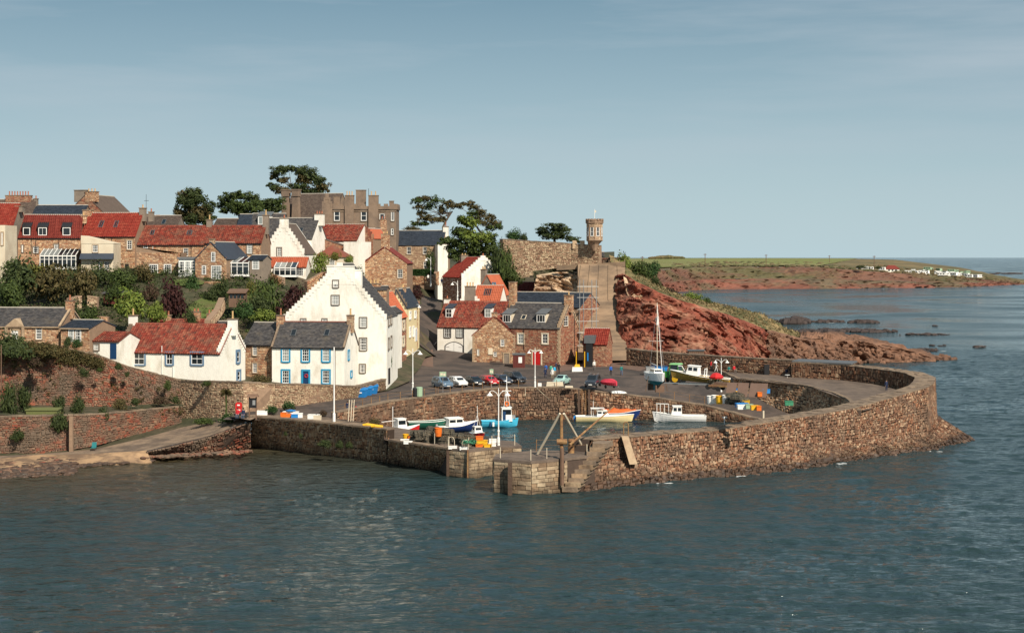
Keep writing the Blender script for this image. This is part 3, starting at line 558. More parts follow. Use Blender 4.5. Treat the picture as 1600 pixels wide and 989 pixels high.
for px, py in ((112, 703), (155, 696), (210, 681)):
    b = P(px, py, .9); o = post('wall_pier', {112: 'weedy brick pilaster at the left part of the lower garden wall', 155: 'middle pilaster of the lower garden wall beside the green chair', 210: 'rightmost thin pilaster of the lower garden wall'}[px], 'pilaster', V3(b.x, b.y - .15, b.z - .4), 4.4, .42, MT['mortar'], None)
def zterr(x, y): return 4.6 + max(0, (-44 - x)) * .03 + noise.noise(Vector((x * .3, y * .3, 0))) * .3
land('garden_terrace', [(t.x, t.y + .2) for b, t in lw] + [(XD(283, 206), 206), (XD(147, 201), 201), (XD(30, 199), 199), (XD(-60, 198), 198)], zterr, 1.5, MT['earth'])
uw = [(C3(-60, 193.5, 4), C3(-60, 194.2, 14)), (C3(30, 195, 4), C3(30, 195.6, 13.0)), (C3(90, 196, 4), C3(90, 196.6, 12.3)), (C3(147, 197.5, 4), C3(147, 198.2, 11.5)), (C3(200, 199.5, 4), C3(200, 200.2, 9.7)), (C3(240, 201, 3.5), C3(240, 201.8, 8.7)), (C3(283, 203, 2), C3(283, 203.8, 7.6))]
uw = [(Vector(a), Vector(b)) for a, b in uw]
wall_thing('upper_garden_wall', 'tall red and buff rubble retaining wall below the white cottage with red roof', 'wall', uw, MT['retain'], MT['mortar'], .42, .24, .06, cope=.7, top_w=.7)
sw_ = [(P(283, 663, 1.9), C3(283, 203.8, 7.5)), (P(330, 656, 3.0), C3(330, 198, 7.9)), (P(380, 651, 3.9), C3(380, 194.4, 8.1)), (P(430, 644, 4.1), C3(430, 196.5, 7.7)), (P(470, 638, 4.3), C3(470, 199.8, 7.4)), (P(520, 630, 4.5), C3(520, 204, 6.9)), (P(560, 624, 4.6), C3(560, 208.3, 6.4)), (P(603, 611, 4.8), C3(603, 218, 6.6))]
wall_thing('street_wall', 'sunlit buff rubble wall between the quay road and the blue-trimmed house', 'wall', [(Vector(a), Vector(b)) for a, b in sw_], MT['rub_pale'], MT['mortar'], .36, .24, .05, cope=.6, top_w=.7)

# rocky ledges and weed over the sand at the left
for lb, x0, x1, ya, yb, n, sz, m_ in (('dark layered rock ledges across the left corner of the beach', -20, 118, 712, 748, 520, .72, 'dark'), ('brown rock ledges between the dark ones on the left beach', -20, 100, 712, 742, 150, .9, 'retain'), ('strip of weedy stones along the edge of the sand', 95, 240, 716, 733, 230, .55, 'dark'), ('tumbled stones at the foot of the shore path', 130, 392, 700, 712, 330, .55, 'retain')):
    m = MB(); loc = P((x0 + x1) / 2, ya + 12, .3)
    for _ in range(n):
        t = R(); px = x0 + (x1 - x0) * t; w = R()
        if x1 == 392: py = 715 - 9 * t * t + U_(-4, 1) ; z = .35 + .5 * R() * t
        elif n == 230: py = 731 - 14 * t + U_(-2.5, 1.5); z = .12
        else: py = ya + (yb - ya) * w - t * 7 * w; z = .45 - .4 * w
        p = P(px, py, z); k = len(m.v); rock(m, (p.x - loc.x, p.y - loc.y, z - loc.z - .05), sz * U_(.4, 1.4), 0, .42)
        for q in range(k, len(m.v)): v = m.v[q]; m.v[q] = (p.x - loc.x + (v[0] - p.x + loc.x) * 1.35, v[1], v[2])
    o = m.build('rock_ledges', MT[m_]); o.location = loc; setp(o, lb, 'rocks', None, 'stuff')
# ================================================================ houses
CAMP = Vector((0, 0, H))
class House:
    def __init__(s, name, label, A, B, eave, ridge, base, W, wall='harl', roof='tile', ax='x', over=.25, cat='house', group=None, roof_over_end=.1, flat=None, wall_name='wall', apex_frac=.5):
        a = PD(A[0], eave, A[1]); b = PD(B[0], eave, B[1]); d = Vector((b.x - a.x, b.y - a.y, 0)); s.L = d.length; ang = math.atan2(d.y, d.x)
        s.root = thing(name, label, cat, (a.x, a.y, base), ang, group)
        s.M = Matrix.Translation((a.x, a.y, base)) @ Matrix.Rotation(ang, 4, 'Z'); s.Mi = s.M.inverted(); s.base = base
        s.he = a.z - base; s.W = W; s.wall = wall; s.roofm = roof; s.ax = ax; s.over = over; s.oe = roof_over_end; s.flat = flat; s.wn = wall_name; s.af = apex_frac
        mid = s.M @ Vector((s.L / 2, W / 2 if ax == 'x' else 0, 0)); s.hr = H - (ridge - HY) * mid.y / F - base
        L, he, hr = s.L, s.he, s.hr; X, Y, Z = Vector((1, 0, 0)), Vector((0, 1, 0)), Vector((0, 0, 1))
        s.fr = {'front': (Vector((0, 0, 0)), X, Z, -Y), 'right': (Vector((L, 0, 0)), Y, Z, X), 'left': (Vector((0, W, 0)), -Y, Z, -X), 'back': (Vector((L, W, 0)), -X, Z, Y)}
        if not flat:
            run = W / 2 if ax == 'x' else L * s.af; rise = hr - he; s.sl = math.hypot(run, rise); c, q = run / s.sl, rise / s.sl
            if ax == 'x':
                V = Vector((0, c, q)); s.fr['slope'] = (Vector((-s.oe, 0, he)) - V * over, X, V, Vector((0, -q, c)))
                V = Vector((0, -c, q)); s.fr['slope2'] = (Vector((L + s.oe, W, he)) - V * over, -X, V, Vector((0, q, c))); s.ul = L + 2 * s.oe; s.sl2 = s.sl
            else:
                V = Vector((c, 0, q)); s.fr['slope'] = (Vector((0, W + s.oe, he)) - V * over, -Y, V, Vector((-q, 0, c)))
                r2 = L * (1 - s.af); s.sl2 = math.hypot(r2, rise); c2, q2 = r2 / s.sl2, rise / s.sl2
                V = Vector((-c2, 0, q2)); s.fr['slope2'] = (Vector((L, -s.oe, he)) - V * over, Y, V, Vector((q2, 0, c2))); s.ul = W + 2 * s.oe
        s.skips = {'front': [], 'right': [], 'left': []}
    def hit(s, face, px, py):
        O, U, V, Nn = s.fr[face]; o = s.Mi @ CAMP; d = s.Mi.to_3x3() @ Vector(((px - CX) / F, 1, -(py - HY) / F))
        t = (O - o).dot(Nn) / d.dot(Nn); p = o + d * t - O; return p.dot(U), p.dot(V)
    def rect(s, face, r):
        x0, y0, x1, y1 = r; xm, ym = (x0 + x1) / 2, (y0 + y1) / 2
        u0, u1 = s.hit(face, x0, ym)[0], s.hit(face, x1, ym)[0]; v1, v0 = s.hit(face, xm, y0)[1], s.hit(face, xm, y1)[1]
        if u0 > u1: u0, u1 = u1, u0
        return u0, u1, v0, v1
    def win(s, face, r, nx=3, ny=4, sur='dress', fm='white', sw=.16, glass='glass', name='window', uv=None, fw=.09, label=None, n0=0.0):
        u0, u1, v0, v1 = uv if uv else s.rect(face, r); fr = s.fr[face]
        if R() < .22: glass = 'glasslt'
        if face in s.skips: s.skips[face].append((u0 - .1, u1 + .1, v0 - .1, v1 + .1))
        m = MB(); t = fw
        if sur: u0 += sw; u1 -= sw; v0 += sw * .7; v1 -= sw
        a, b, c, d = n0 + .0, n0 + .05, n0 + .03, n0 + .045
        m.fbox(fr, u0, u0 + t, v0, v1, a, b).fbox(fr, u1 - t, u1, v0, v1, a, b).fbox(fr, u0 + t, u1 - t, v0, v0 + t, a, b).fbox(fr, u0 + t, u1 - t, v1 - t, v1, a, b)
        mw = .045
        for i in range(1, nx):
            u = u0 + (u1 - u0) * i / nx; m.fbox(fr, u - mw / 2, u + mw / 2, v0 + t, v1 - t, a, c)
        for j in range(1, ny):
            v = v0 + (v1 - v0) * j / ny; w2 = mw if j * 2 != ny else mw * 1.7; m.fbox(fr, u0 + t, u1 - t, v - w2 / 2, v + w2 / 2, a, d)
        w = m.build(name, MT[fm], s.root, label=label)
        MB().fbox(fr, u0 + t * .5, u1 - t * .5, v0 + t * .5, v1 - t * .5, a - .04, a + .012).build('pane', MT[glass], w)
        if sur:
            q = MB(); p = .11 + n0; e = .03
            q.fbox(fr, u0 - sw, u0, v0 - sw * .7, v1 + sw, -.02, p).fbox(fr, u1, u1 + sw, v0 - sw * .7, v1 + sw, -.02, p).fbox(fr, u0, u1, v1, v1 + sw, -.02, p).fbox(fr, u0 - .0, u1 + .0, v0 - sw * .9, v0, -.02, p + .05)
            q.build('surround', MT[sur], w)
        return w
    def door(s, face, r, m='navy', sur='dress', sw=.15, uv=None, label=None, panels=True, glass=False):
        u0, u1, v0, v1 = uv if uv else s.rect(face, r); fr = s.fr[face]
        if face in s.skips: s.skips[face].append((u0 - .1, u1 + .1, v0 - .1, v1 + .1))
        if sur: u0 += sw; u1 -= sw; v1 -= sw
        q = MB().fbox(fr, u0, u1, v0, v1, -.02, .03)
        if panels:
            um = (u0 + u1) / 2; h = v1 - v0
            for a, b in ((u0 + .12, um - .05), (um + .05, u1 - .12)):
                for c, d in ((.08, .42), (.5, .92)): q.fbox(fr, a, b, v0 + h * c, v0 + h * d, .03, .05)
        dd = q.build('door', MT[m], s.root, label=label)
        if sur: MB().fbox(fr, u0 - sw, u0, v0, v1 + sw, -.02, .12).fbox(fr, u1, u1 + sw, v0, v1 + sw, -.02, .12).fbox(fr, u0, u1, v1, v1 + sw, -.02, .12).build('door_frame', MT[sur], dd)
        return dd
    def skylight(s, r, slope='slope', fm='lead'):
        u0, u1, v0, v1 = s.rect(slope, r); fr = s.fr[slope]; m = MB(); t = .07
        m.fbox(fr, u0, u0 + t, v0, v1, .05, .2).fbox(fr, u1 - t, u1, v0, v1, .05, .2).fbox(fr, u0 + t, u1 - t, v0, v0 + t, .05, .2).fbox(fr, u0 + t, u1 - t, v1 - t, v1, .05, .2)
        w = m.build('skylight', MT[fm], s.root); MB().fbox(fr, u0 + t * .5, u1 - t * .5, v0 + t * .5, v1 - t * .5, .05, .15).build('pane', MT['glass'], w)
    def pipe(s, face, px, py0, py1, m='black', r=.05):
        u, v1 = s.hit(face, px, py0); _, v0 = s.hit(face, px, py1); O, U, V, Nn = s.fr[face]
        MB().tube([O + U * u + V * v + Nn * .1 for v in (v0, v1)], r, 5).build('drainpipe', MT[m], s.root)
    def chimney(s, x, y, top, w=.9, d=.8, m='rub_warm', pots=2, potm='pot', z0=None, pot_h=.55, cope='cope', tw=None):
        p = s.M @ Vector((x, y, 0)); zt = H - (top - HY) * p.y / F - s.base
        z0 = s.hr - 1.5 if z0 is None else z0; zt -= pot_h if pots else 0
        mm = MB().box(x - w / 2, x + w / 2, y - d / 2, y + d / 2, z0, zt - .15); c = mm.build('chimney', MT[m if m not in ('rub_warm', 'rub_red', 'rub_pale') else 'mortar'], s.root)
        if m in ('rub_warm', 'rub_red', 'rub_pale'):
            st = MB()
            for q in (((x - w / 2, y - d / 2), (x + w / 2, y - d / 2)), ((x + w / 2, y - d / 2), (x + w / 2, y + d / 2)), ((x - w / 2, y + d / 2), (x - w / 2, y - d / 2))):
                (a, b), (e, f) = q; stones(st, ((a, b, z0), (e, f, z0), (e, f, zt - .15), (a, b, zt - .15)), .4, .25, .03)
            st.build('stonework', MT[m], c, kind='stuff')
        MB().box(x - w / 2 - .08, x + w / 2 + .08, y - d / 2 - .08, y + d / 2 + .08, zt - .15, zt).build('cope', MT[cope], c)
        for i in range(pots):
            if w >= d: px_, py_ = x + (i - (pots - 1) / 2) * (w / max(pots, 1)) * .85, y
            else: px_, py_ = x, y + (i - (pots - 1) / 2) * (d / max(pots, 1)) * .85
            MB().lathe([(.14, 0), (.16, .05), (.12, .12), (.115, pot_h - .1), (.14, pot_h - .06), (.13, pot_h)], 7, (px_, py_, zt)).build('chimney_pot', MT[potm], c, smooth=False)
    def crow(s, face, m='harl', step=.42, th=.42, up=.32, px=None, frac=(0, 1), sides=(0, 1)):
        """crow-stepped skews on a gable face (x-ridge: left/right, y-ridge: front)"""
        q = MB(); W = s.W if s.ax == 'x' else s.L; rise = s.hr - s.he; O, U, V, Nn = s.fr[face]
        for sd in sides:
            run = W * (s.af if sd == 0 else 1 - s.af); n = max(3, round(run / step))
            for i in range(n):
                t0, t1 = i / n, (i + 1) / n
                if t1 < frac[0] or t0 > frac[1]: continue
                a, b = t0 * run, t1 * run
                if sd: a, b = W - b, W - a
                zt = s.he + rise * t1 + up; zb = s.he + rise * t0 - .3
                q.fbox((O, U, V, Nn), a, b, zb, zt, -th, .06)
        q.build('crow_steps', MT[m], s.root)
    def stonework(s, face, m, sw=.38, sh=.24, th=.035, quoin=None):
        O, U, V, Nn = s.fr[face]; w = s.L if face in ('front', 'back') else s.W; gable = (face in ('left', 'right')) == (s.ax == 'x') and not s.flat
        top = s.hr if gable else s.he
        def ins(u, v):
            if not gable: return v < s.he
            t = u / (w * s.af) if u < w * s.af else (w - u) / (w * (1 - s.af)); return v < s.he + (s.hr - s.he) * t - .1
        st = MB(); stones(st, (O, O + U * w, O + U * w + V * top, O + V * top), sw, sh, th, skip=s.skips[face], inside=ins)
        st.build('stonework', MT[m], s.root, kind='stuff')
        if quoin:
            qm = MB(); k = 0; v = 0
            while v < s.he - .2:
                for e in (0, 1):
                    l = .45 if (k + e) % 2 else .28; u0 = 0 if e == 0 else w - l; qm.fbox(s.fr[face], u0, u0 + l, v + .02, v + .30, -.02, th + .05)
                v += .32; k += 1
            qm.build('quoins', MT[quoin], s.root)
    def done(s, tiles=('slope',), stone=(), smat=None, ridge='ridge', gutter=None, skews=None, crow_=None, quoin=None):
        L, W, he, hr = s.L, s.W, s.he, s.hr; m = MB()
        if s.flat: m.box(0, L, 0, W, -2, he)
        elif s.ax == 'x':
            m.add([(0, 0, -2), (L, 0, -2), (L, W, -2), (0, W, -2), (0, 0, he), (L, 0, he), (L, W, he), (0, W, he), (0, W / 2, hr), (L, W / 2, hr)], [(0, 1, 5, 4), (1, 2, 6, 9, 5), (2, 3, 7, 6), (3, 0, 4, 8, 7), (4, 5, 9, 8), (6, 7, 8, 9)])
        else:
            xa = L * s.af; m.add([(0, 0, -2), (L, 0, -2), (L, W, -2), (0, W, -2), (0, 0, he), (L, 0, he), (L, W, he), (0, W, he), (xa, 0, hr), (xa, W, hr)], [(0, 1, 5, 8, 4), (1, 2, 6, 5), (2, 3, 7, 9, 6), (3, 0, 4, 7), (4, 8, 9, 7), (5, 6, 9, 8)])
        wm = MT['mortar'] if s.wall.startswith('rub') else MT[s.wall]
        m.build('wall', wm, s.root)
        for f in stone: s.stonework(f, smat or s.wall, quoin=quoin)
        if s.flat: return s
        rm = MB(); base_col = {'tile': 'tile', 'tilebright': 'tilebright', 'tiledark': 'tiledark', 'tileorange': 'tileorange'}.get(s.roofm, s.roofm)
        for k, f in enumerate(('slope', 'slope2')):
            sl = (s.sl if k == 0 else s.sl2) + s.over; rm.fbox(s.fr[f], 0, s.ul, 0, sl, -.1 + .002 * k, .03)
        rf = rm.build('roof', MT[base_col], s.root)
        for f in tiles:
            sl = (s.sl if f == 'slope' else s.sl2) + s.over; t = MB()
            (pantiles if s.roofm.startswith('tile') else slates)(t, s.fr[f], s.ul, sl)
            t.build('roof_tiles', MT[s.roofm], rf, kind='stuff')
        if ridge:
            q = MB(); y = W / 2; z = hr
            if s.ax == 'x': q.tube([(-s.oe, y, z), (L + s.oe, y, z)], .13, 6)
            else: q.tube([(L * s.af, -s.oe, z), (L * s.af, W + s.oe, z)], .13, 6)
            q.build('ridge_capping', MT[ridge], rf)
        if gutter:
            q = MB(); f = s.fr['slope']; q.tube([f[0] + f[1] * .1 - Vector((0, 0, .06)), f[0] + f[1] * (s.ul - .1) - Vector((0, 0, .06))], .08, 6); q.build('gutter', MT[gutter], s.root)
        if skews:      # raised stone skews along both ends of an x-ridge roof
            q = MB()
            for u in (0, s.ul - .28): 
                q.fbox(s.fr['slope'], u, u + .28, .0, s.sl + s.over + .05, .0, .2); q.fbox(s.fr['slope2'], u, u + .28, .0, s.sl + s.over, .0, .2)
            q.build('skews', MT[skews], s.root)
        return s
def pantiles(mb, fr, ul, sl, tw=.34, tl=.38):
    O, U, V, Nn = fr; nu = max(2, round(ul / tw)); nv = max(2, round(sl / tl)); tw = ul / nu; tl = sl / nv
    cj = [U_(0, .05) for _ in range(nu)]; prof = ((0, .10), (.2, .02), (.5, .0), (.78, .12), (1.0, .11))
    for j in range(nv):
        for i in range(nu):
            h = U_(.035, .06) + cj[i]; e = U_(-.01, .01); v = []
            for a, b in prof: v.append(O + U * ((i + a) * tw) + V * (j * tl - .02 + e) + Nn * (b + h + .02))
            for a, b in prof: v.append(O + U * ((i + a) * tw) + V * ((j + 1) * tl) + Nn * (b + .02))
            for a, b in prof: v.append(O + U * ((i + a) * tw) + V * (j * tl - .02 + e) + Nn * (b + .0))
            mb.add(v, [(k, k + 1, 6 + k, 5 + k) for k in range(4)] + [(10 + k, 11 + k, k + 1, k) for k in range(4)])
def slates(mb, fr, ul, sl, tw=.36, tl=.26):
    O, U, V, Nn = fr; nv = max(2, round(sl / tl)); tl = sl / nv
    for j in range(nv):
        u = -U_(0, .9) * tw
        while u < ul:
            w = tw * U_(.8, 1.25); a, b = max(u, 0), min(u + w, ul); u += w
            if b - a < .08: continue
            h = U_(.035, .075); e = U_(-.02, .02)
            v = [O + U * (a + .01) + V * (j * tl + e) + Nn * .0, O + U * (b - .01) + V * (j * tl + e) + Nn * .0, O + U * (b - .01) + V * (j * tl + e) + Nn * (.03 + h), O + U * (a + .01) + V * (j * tl + e) + Nn * (.03 + h),
                 O + U * (b - .01) + V * ((j + 1) * tl) + Nn * (.035), O + U * (a + .01) + V * ((j + 1) * tl) + Nn * (.035)]
            mb.add(v, [(0, 1, 2, 3), (3, 2, 4, 5)])
def dormer(s, r, depth_m=1.6, roofm='slatebl', body='white', nx=2, ny=1, drop=.25, apron=True, label=None):
    """small roof window standing on the front slope: r is the pixel rect of its window face"""
    fr = s.fr['slope']; x0, y0, x1, y1 = r
    u0, v0 = s.hit('slope', x0, y1); u1, _ = s.hit('slope', x1, y1)
    p = fr[0] + fr[1] * u0 + fr[2] * v0; q = fr[0] + fr[1] * u1 + fr[2] * v0
    hh = (y1 - y0) * (s.M @ p).y / F; X, Z = Vector((1, 0, 0)), Vector((0, 0, 1)); q = Vector((q.x, p.y, p.z)); w = (q - p).length
    sl = fr[2]; f = (p, X, Z, Vector((0, -1, 0))); back = hh * sl.y / sl.z + .3
    m = MB(); m.box(p.x, q.x, p.y, p.y + back, p.z - .3, p.z + hh); d = m.build('dormer', MT[body], s.root, label=label)
    k = MB(); e = .12; z = p.z + hh
    k.add([(p.x - e, p.y - .15, z), (q.x + e, p.y - .15, z), (q.x + e, p.y + back + .8, z + .9), (p.x - e, p.y + back + .8, z + .9), (p.x - e, p.y - .15, z + .1), (q.x + e, p.y - .15, z + .1), (q.x + e, p.y + back + .8, z + 1.0), (p.x - e, p.y + back + .8, z + 1.0)], [(0, 1, 5, 4), (1, 2, 6, 5), (3, 0, 4, 7), (4, 5, 6, 7)])
    k.add([(p.x - .03, p.y + .02, z - hh * .9), (p.x - .03, p.y + back, z), (p.x - .03, p.y + .02, z)], [(0, 1, 2)])
    k.build('dormer_roof', MT[roofm], d)
    s.fr['_d'] = f; t = .1
    s.win('_d', None, nx, ny, None, 'white', uv=(t, w - t, .12, hh - .08), n0=.02, fw=.1)
    return d
# ================================================================ the village, from the harbour upwards
# -- white cottage with the long red roof
h = House('white_cottage', 'long white cottage with weathered red pantile roof and grey-blue window frames', (183, 209), (343, 205), 549, 506, 7.2, 8.0, 'harl', 'tile')
for r, nx in (((206, 549, 228, 571), 2), ((258, 549, 272, 571), 2), ((297, 549, 319, 571), 2)): h.win('front', r, nx, 2, 'slateblue', 'white', sw=.2)
for r in ((368, 546, 375, 568), (369, 577, 376, 596)): h.win('right', r, 1, 2, 'slateblue', 'white', sw=.3)
h.chimney(h.L, 4, 486, 1.0, 1.1, 'harl', 1, 'pot', pot_h=1.0); h.chimney(.2, 4, 482, .9, 1.0, 'harl', 1, 'pot', pot_h=.9); 
h.crow('right', 'harl', .40); h.crow('left', 'cope', .4)
h.pipe('front', 253.5, 540, 600, 'white'); h.pipe('front', 271, 572, 600, 'white')
h.done(('slope',), ridge='tile')
# red-potted chimneys of the low houses hidden behind the cottage
hb = House('low_cottage', 'low cottage with red tile ridge just showing behind the long white cottage', (228, 226), (330, 226), 520, 499, 9, 6, 'grayharl', 'tile')
hb.chimney(2.4, 3, 486, 1.2, .9, 'rub_warm', 2, 'potred'); hb.chimney(6.8, 3, 482, 1.2, .9, 'rub_warm', 2, 'potred', pot_h=.4); hb.done(('slope',), ridge='tile')
hb = House('low_cottage', 'hidden cottage whose broken stone chimney shows above the right end of the long red roof', (318, 228), (356, 228), 520, 502, 9, 6, 'grayharl', 'slate')
hb.chimney(.5, 3, 484, 1.1, .9, 'rub_warm', 2, 'potred'); hb.done(('slope',))
# -- narrow stone house between cottages
h = House('stone_house', 'narrow rubble house with grey slate roof between the white cottage and the blue-trimmed house', (379, 216.5), (427, 215), 537, 504, 6.8, 7.5, 'rub_warm', 'slate')
for r in ((394, 539, 403, 556), (394, 566, 403, 583)): h.win('front', r, 3, 4, 'dress', sw=.12)
h.done(('slope',), ('front',), gutter='black')
# -- blue trimmed house
h = House('blue_trimmed_house', 'white two-storey house with bright blue window surrounds and dark blue door', (425, 213.6), (538, 212), 541, 503, 6.1, 7.4, 'harl', 'slate')
for x in (439, 470, 502):
    h.win('front', (x, 543.5, x + 15, 566), 3, 4, 'blue', sw=.2)
    if x != 470: h.win('front', (x, 576.5, x + 15, 600), 3, 4, 'blue', sw=.2)
h.door('front', (471, 577, 485, 600.5), 'navy', 'blue', sw=.25)
o, U, V, Nn = h.fr['front']; u, v = h.hit('front', 479, 587)
mb = MB(); mb.tube([o + U * (u + .22 * math.cos(a)) + V * (v + .22 * math.sin(a)) + Nn * .1 for a in [k * 6.283 / 10 for k in range(11)]], .06, 5, cap=False); mb.build('door_wreath', MT['red'], h.root)
for r in ((543, 546, 546, 563), (547, 578.5, 550, 590)): h.win('right', r, 1, 2, 'blue', sw=.22)
h.chimney(h.L - .1, 3.7, 482, .85, .95, 'rub_pale', 1, 'pot', pot_h=.9); h.chimney(.1, 3.7, 482, 1.0, .95, 'rub_warm', 1, 'potred', pot_h=.9)
h.skylight((455, 516, 463, 526)); h.skylight((507, 516, 515, 526)); h.pipe('front', 524, 541, 603, 'dressg')
h.done(('slope',), ridge='tile', skews='cope', gutter='black')
# -- tall white gable house
h = House('tall_gable_house', 'tall white crow-stepped gable house rising over the harbour street', (443, 221.6), (604, 220.8), 497, 412, 4.6, 12.5, 'harl', 'slate', ax='y', over=.1, apex_frac=.545, roof_over_end=-.4)
for r in ((519, 437, 530, 450), (517, 460.5, 531, 477), (561, 495, 574, 512), (561, 527, 574, 548), (561, 568, 572, 583)): h.win('front', r, 4 if r[2] - r[0] > 12 else 3, 4, 'dressg', sw=.13)
for r in ((469, 497, 479, 507), (502.5, 497, 512, 507)): h.win('front', r, 3, 2, 'dressg', sw=.12)
for r in ((606, 494, 608.5, 510), (610, 492, 612, 508), (606, 527, 608, 547), (610, 524, 612, 544)): h.win('right', r, 1, 2, 'dressg', sw=.3)
h.door('right', (606.5, 575, 609.5, 600), 'black', None)
h.chimney(h.L * .545 + .1, .5, 415, 3.9, 1.06, 'harl', 0, cope='harl', z0=h.hr - 3); h.chimney(h.L * .545 + 2.2, 1.6, 421, 1.6, 1.1, 'harl', 0, cope='harl', z0=h.hr - 4)
h.crow('front', 'harl', .40, up=.16); h.done(('slope', 'slope2'))
# brown stone stack behind the gable with a row of pots
h = House('stone_house', 'ochre stone back house with a row of pale pots behind the tall gable', (568, 238), (604, 238), 452, 447, 10, 5, 'rub_warm', 'slate')
h.chimney(1.2, 2, 437, 2.6, .9, 'rub_warm', 4, 'pot'); h.done(('slope',), ('front',))
# -- harbour street terrace facing right
h = House('terrace_house', 'white terrace house directly right of the tall gable house', (585, 235.3), (606.5, 235), 490, 482, 6.5, 10.0, 'harl', 'slate', ax='y')
for r in ((607.5, 500, 610, 517), (612, 499, 614.5, 516), (607.5, 527, 610, 543), (612, 526, 614, 542)): h.win('right', r, 1, 2, 'dressg', sw=.3)
h.done(('slope2',))
h = House('terrace_house', 'brown and cream terrace house with plain orange roof', (588, 246.2), (618, 245.9), 497.5, 458, 6.8, 10.5, 'grayharl', 'tileorange', ax='y', apex_frac=.2)
for r in ((620, 502, 624, 518), (628.5, 500, 632.5, 516), (620, 526, 624, 543), (628, 524, 632, 541)): h.win('right', r, 1, 2, 'cream', 'cream', sw=.4)
h.done(('slope2',), ('right',), 'rub_red')
h = House('terrace_house', 'pale yellow terrace house with slate roof at the bend of the street', (612, 258.8), (635.5, 258.5), 480, 452, 7.4, 12, 'yellow', 'slatebl', ax='y', apex_frac=.3)
for r in ((639, 486, 642, 499), (647, 485, 650, 497), (639, 510, 642, 527), (644.5, 509, 647, 526)): h.win('right', r, 1, 2, 'white', 'white', sw=.3)
h.door('right', (648, 512, 651, 533), 'slateblue', 'white', sw=.3)
h.chimney(h.L * .3, 6, 444, .9, 1.2, 'rub_warm', 2, 'pot'); h.crow('front', 'cope', .4, up=.25); h.done(('slope2',))
# -- upper side: rubble gable with red roof
h = House('stone_gable_house', 'warm rubble gable house with a small white window and a single stack in mid village', (567, 300), (636, 299.5), 411, 386, 14.5, 9, 'rub_warm', 'tiledark', ax='y')
h.win('front', (620.5, 420, 630, 435), 2, 4, 'dress', sw=.12); h.chimney(h.L * .5, .6, 361, 1.6, .9, 'rub_warm', 2, 'pot'); h.done(('slope',), ('front',), skews=None)
# -- left: far row of stone houses above the gardens
h = House('stone_house', 'rubble house with dark red roof and three white dormer windows', (28, 265), (126, 267), 371, 336, 20.0, 8, 'rub_warm', 'tiledark')
for r, nx in (((35, 355, 48, 369), 1), ((59, 355, 74, 369), 2), ((97, 355, 111, 369), 1)): dormer(h, r, body='black', roofm='black', nx=nx)
for r in ((33, 382, 37, 395), (51, 385, 61, 396), (84, 381, 92, 390)): h.win('front', r, 2, 3, 'dressg', sw=.12)
for x in (49, 56, 92): h.pipe('front', x, 372, 400)
h.chimney(h.L + .2, 4, 332, 1.0, 1.1, 'rub_warm', 1); h.chimney(.1, 4, 322, 1.1, 1.2, 'grayharl', 0); h.done(('slope',), ('front',), gutter='black')
def conservatory(name, label, A, B, top, mid, bot, W, nx, roofw=1.8, fm='white', doorx=None):
    """glazed lean-to: top/mid/bot are pixel rows of roof top, eave and floor"""
    a = PD(A[0], mid, A[1]); b = PD(B[0], mid, B[1]); d = b - a; d.z = 0; L = d.length; zb = H - (bot - HY) * A[1] / F; rt = thing(name, label, 'conservatory', (a.x, a.y, zb), math.atan2(d.y, d.x))
    he = a.z - zb; ht = H - (top - HY) * (A[1] + W) / F - zb; m = MB(); t = .11
    fr = (Vector((0, 0, 0)), Vector((1, 0, 0)), Vector((0, 0, 1)), Vector((0, -1, 0)))
    fs = (Vector((0, -.1, he)), Vector((1, 0, 0)), Vector((0, W, ht - he)).normalized(), Vector((0, -(ht - he), W)).normalized()); sl = math.hypot(W, ht - he)
    m.box(0, L, 0, W, 0, .35); m.fbox(fr, 0, L, he - .2, he, -.1, .06)
    for i in range(nx + 1):
        u = (L - t) * i / nx; m.fbox(fr, u, u + t, .35, he - .2, -.06, .05); m.fbox(fs, u, u + t * .8, 0, sl, -.04, .08)
    for u in (0, L - t): m.box(u, u + t, W - t, W, .35, ht)
    m.fbox(fr, 0, L, he * .70, he * .70 + .07, -.05, .04)
    f = m.build('frame', MT[fm], rt)
    for i in range(nx):
        u0, u1 = (L - t) * i / nx + t, (L - t) * (i + 1) / nx
        MB().fbox(fr, u0, u1, .35, he - .2, -.04, -.01).build('pane', MT['glass'], rt); MB().fbox(fs, u0, u1, 0.02, sl, -.01, .02).build('roof_pane', MT['glasslt' if i < nx / 2 else 'glass'], rt)
    m = MB(); m.add([(L, 0, .35), (L, W, .35), (L, W, ht), (L, 0, he)], [(0, 1, 2, 3)]); m.add([(0, 0, .35), (0, W, .35), (0, W, ht), (0, 0, he)], [(3, 2, 1, 0)]); m.build('end_glazing', MT['glass'], rt)
    return rt
conservatory('conservatory', 'long white conservatory in front of the house with three dormers', (62, 261), (119, 261.5), 389, 399, 421, 3.5, 8)
h = House('red_roofed_house', 'rubble house with bright red roof and two small skylights', (127, 269), (211, 268), 369, 333, 20.0, 8, 'rub_warm', 'tilebright')
h.skylight((155, 346, 162, 356)); h.skylight((178.5, 346, 185, 356)); h.win('front', (197, 374, 208, 391), 2, 4, 'dress', sw=.2); h.win('front', (179, 408, 189, 422), 3, 4, 'dress', sw=.15)
h.door('front', (194, 411, 203, 428), 'black', 'dress'); h.chimney(h.L, 4, 320, 1.0, 1.1, 'grayharl', 1, 'pot'); h.chimney(h.L + 1.2, 5, 326, .8, .9, 'grayharl', 1, 'potred'); h.chimney(-.3, 4, 328, 1.6, 1.3, 'rub_warm', 0)
h.pipe('front', 175, 372, 402); h.done(('slope',), ('front',), gutter='black')
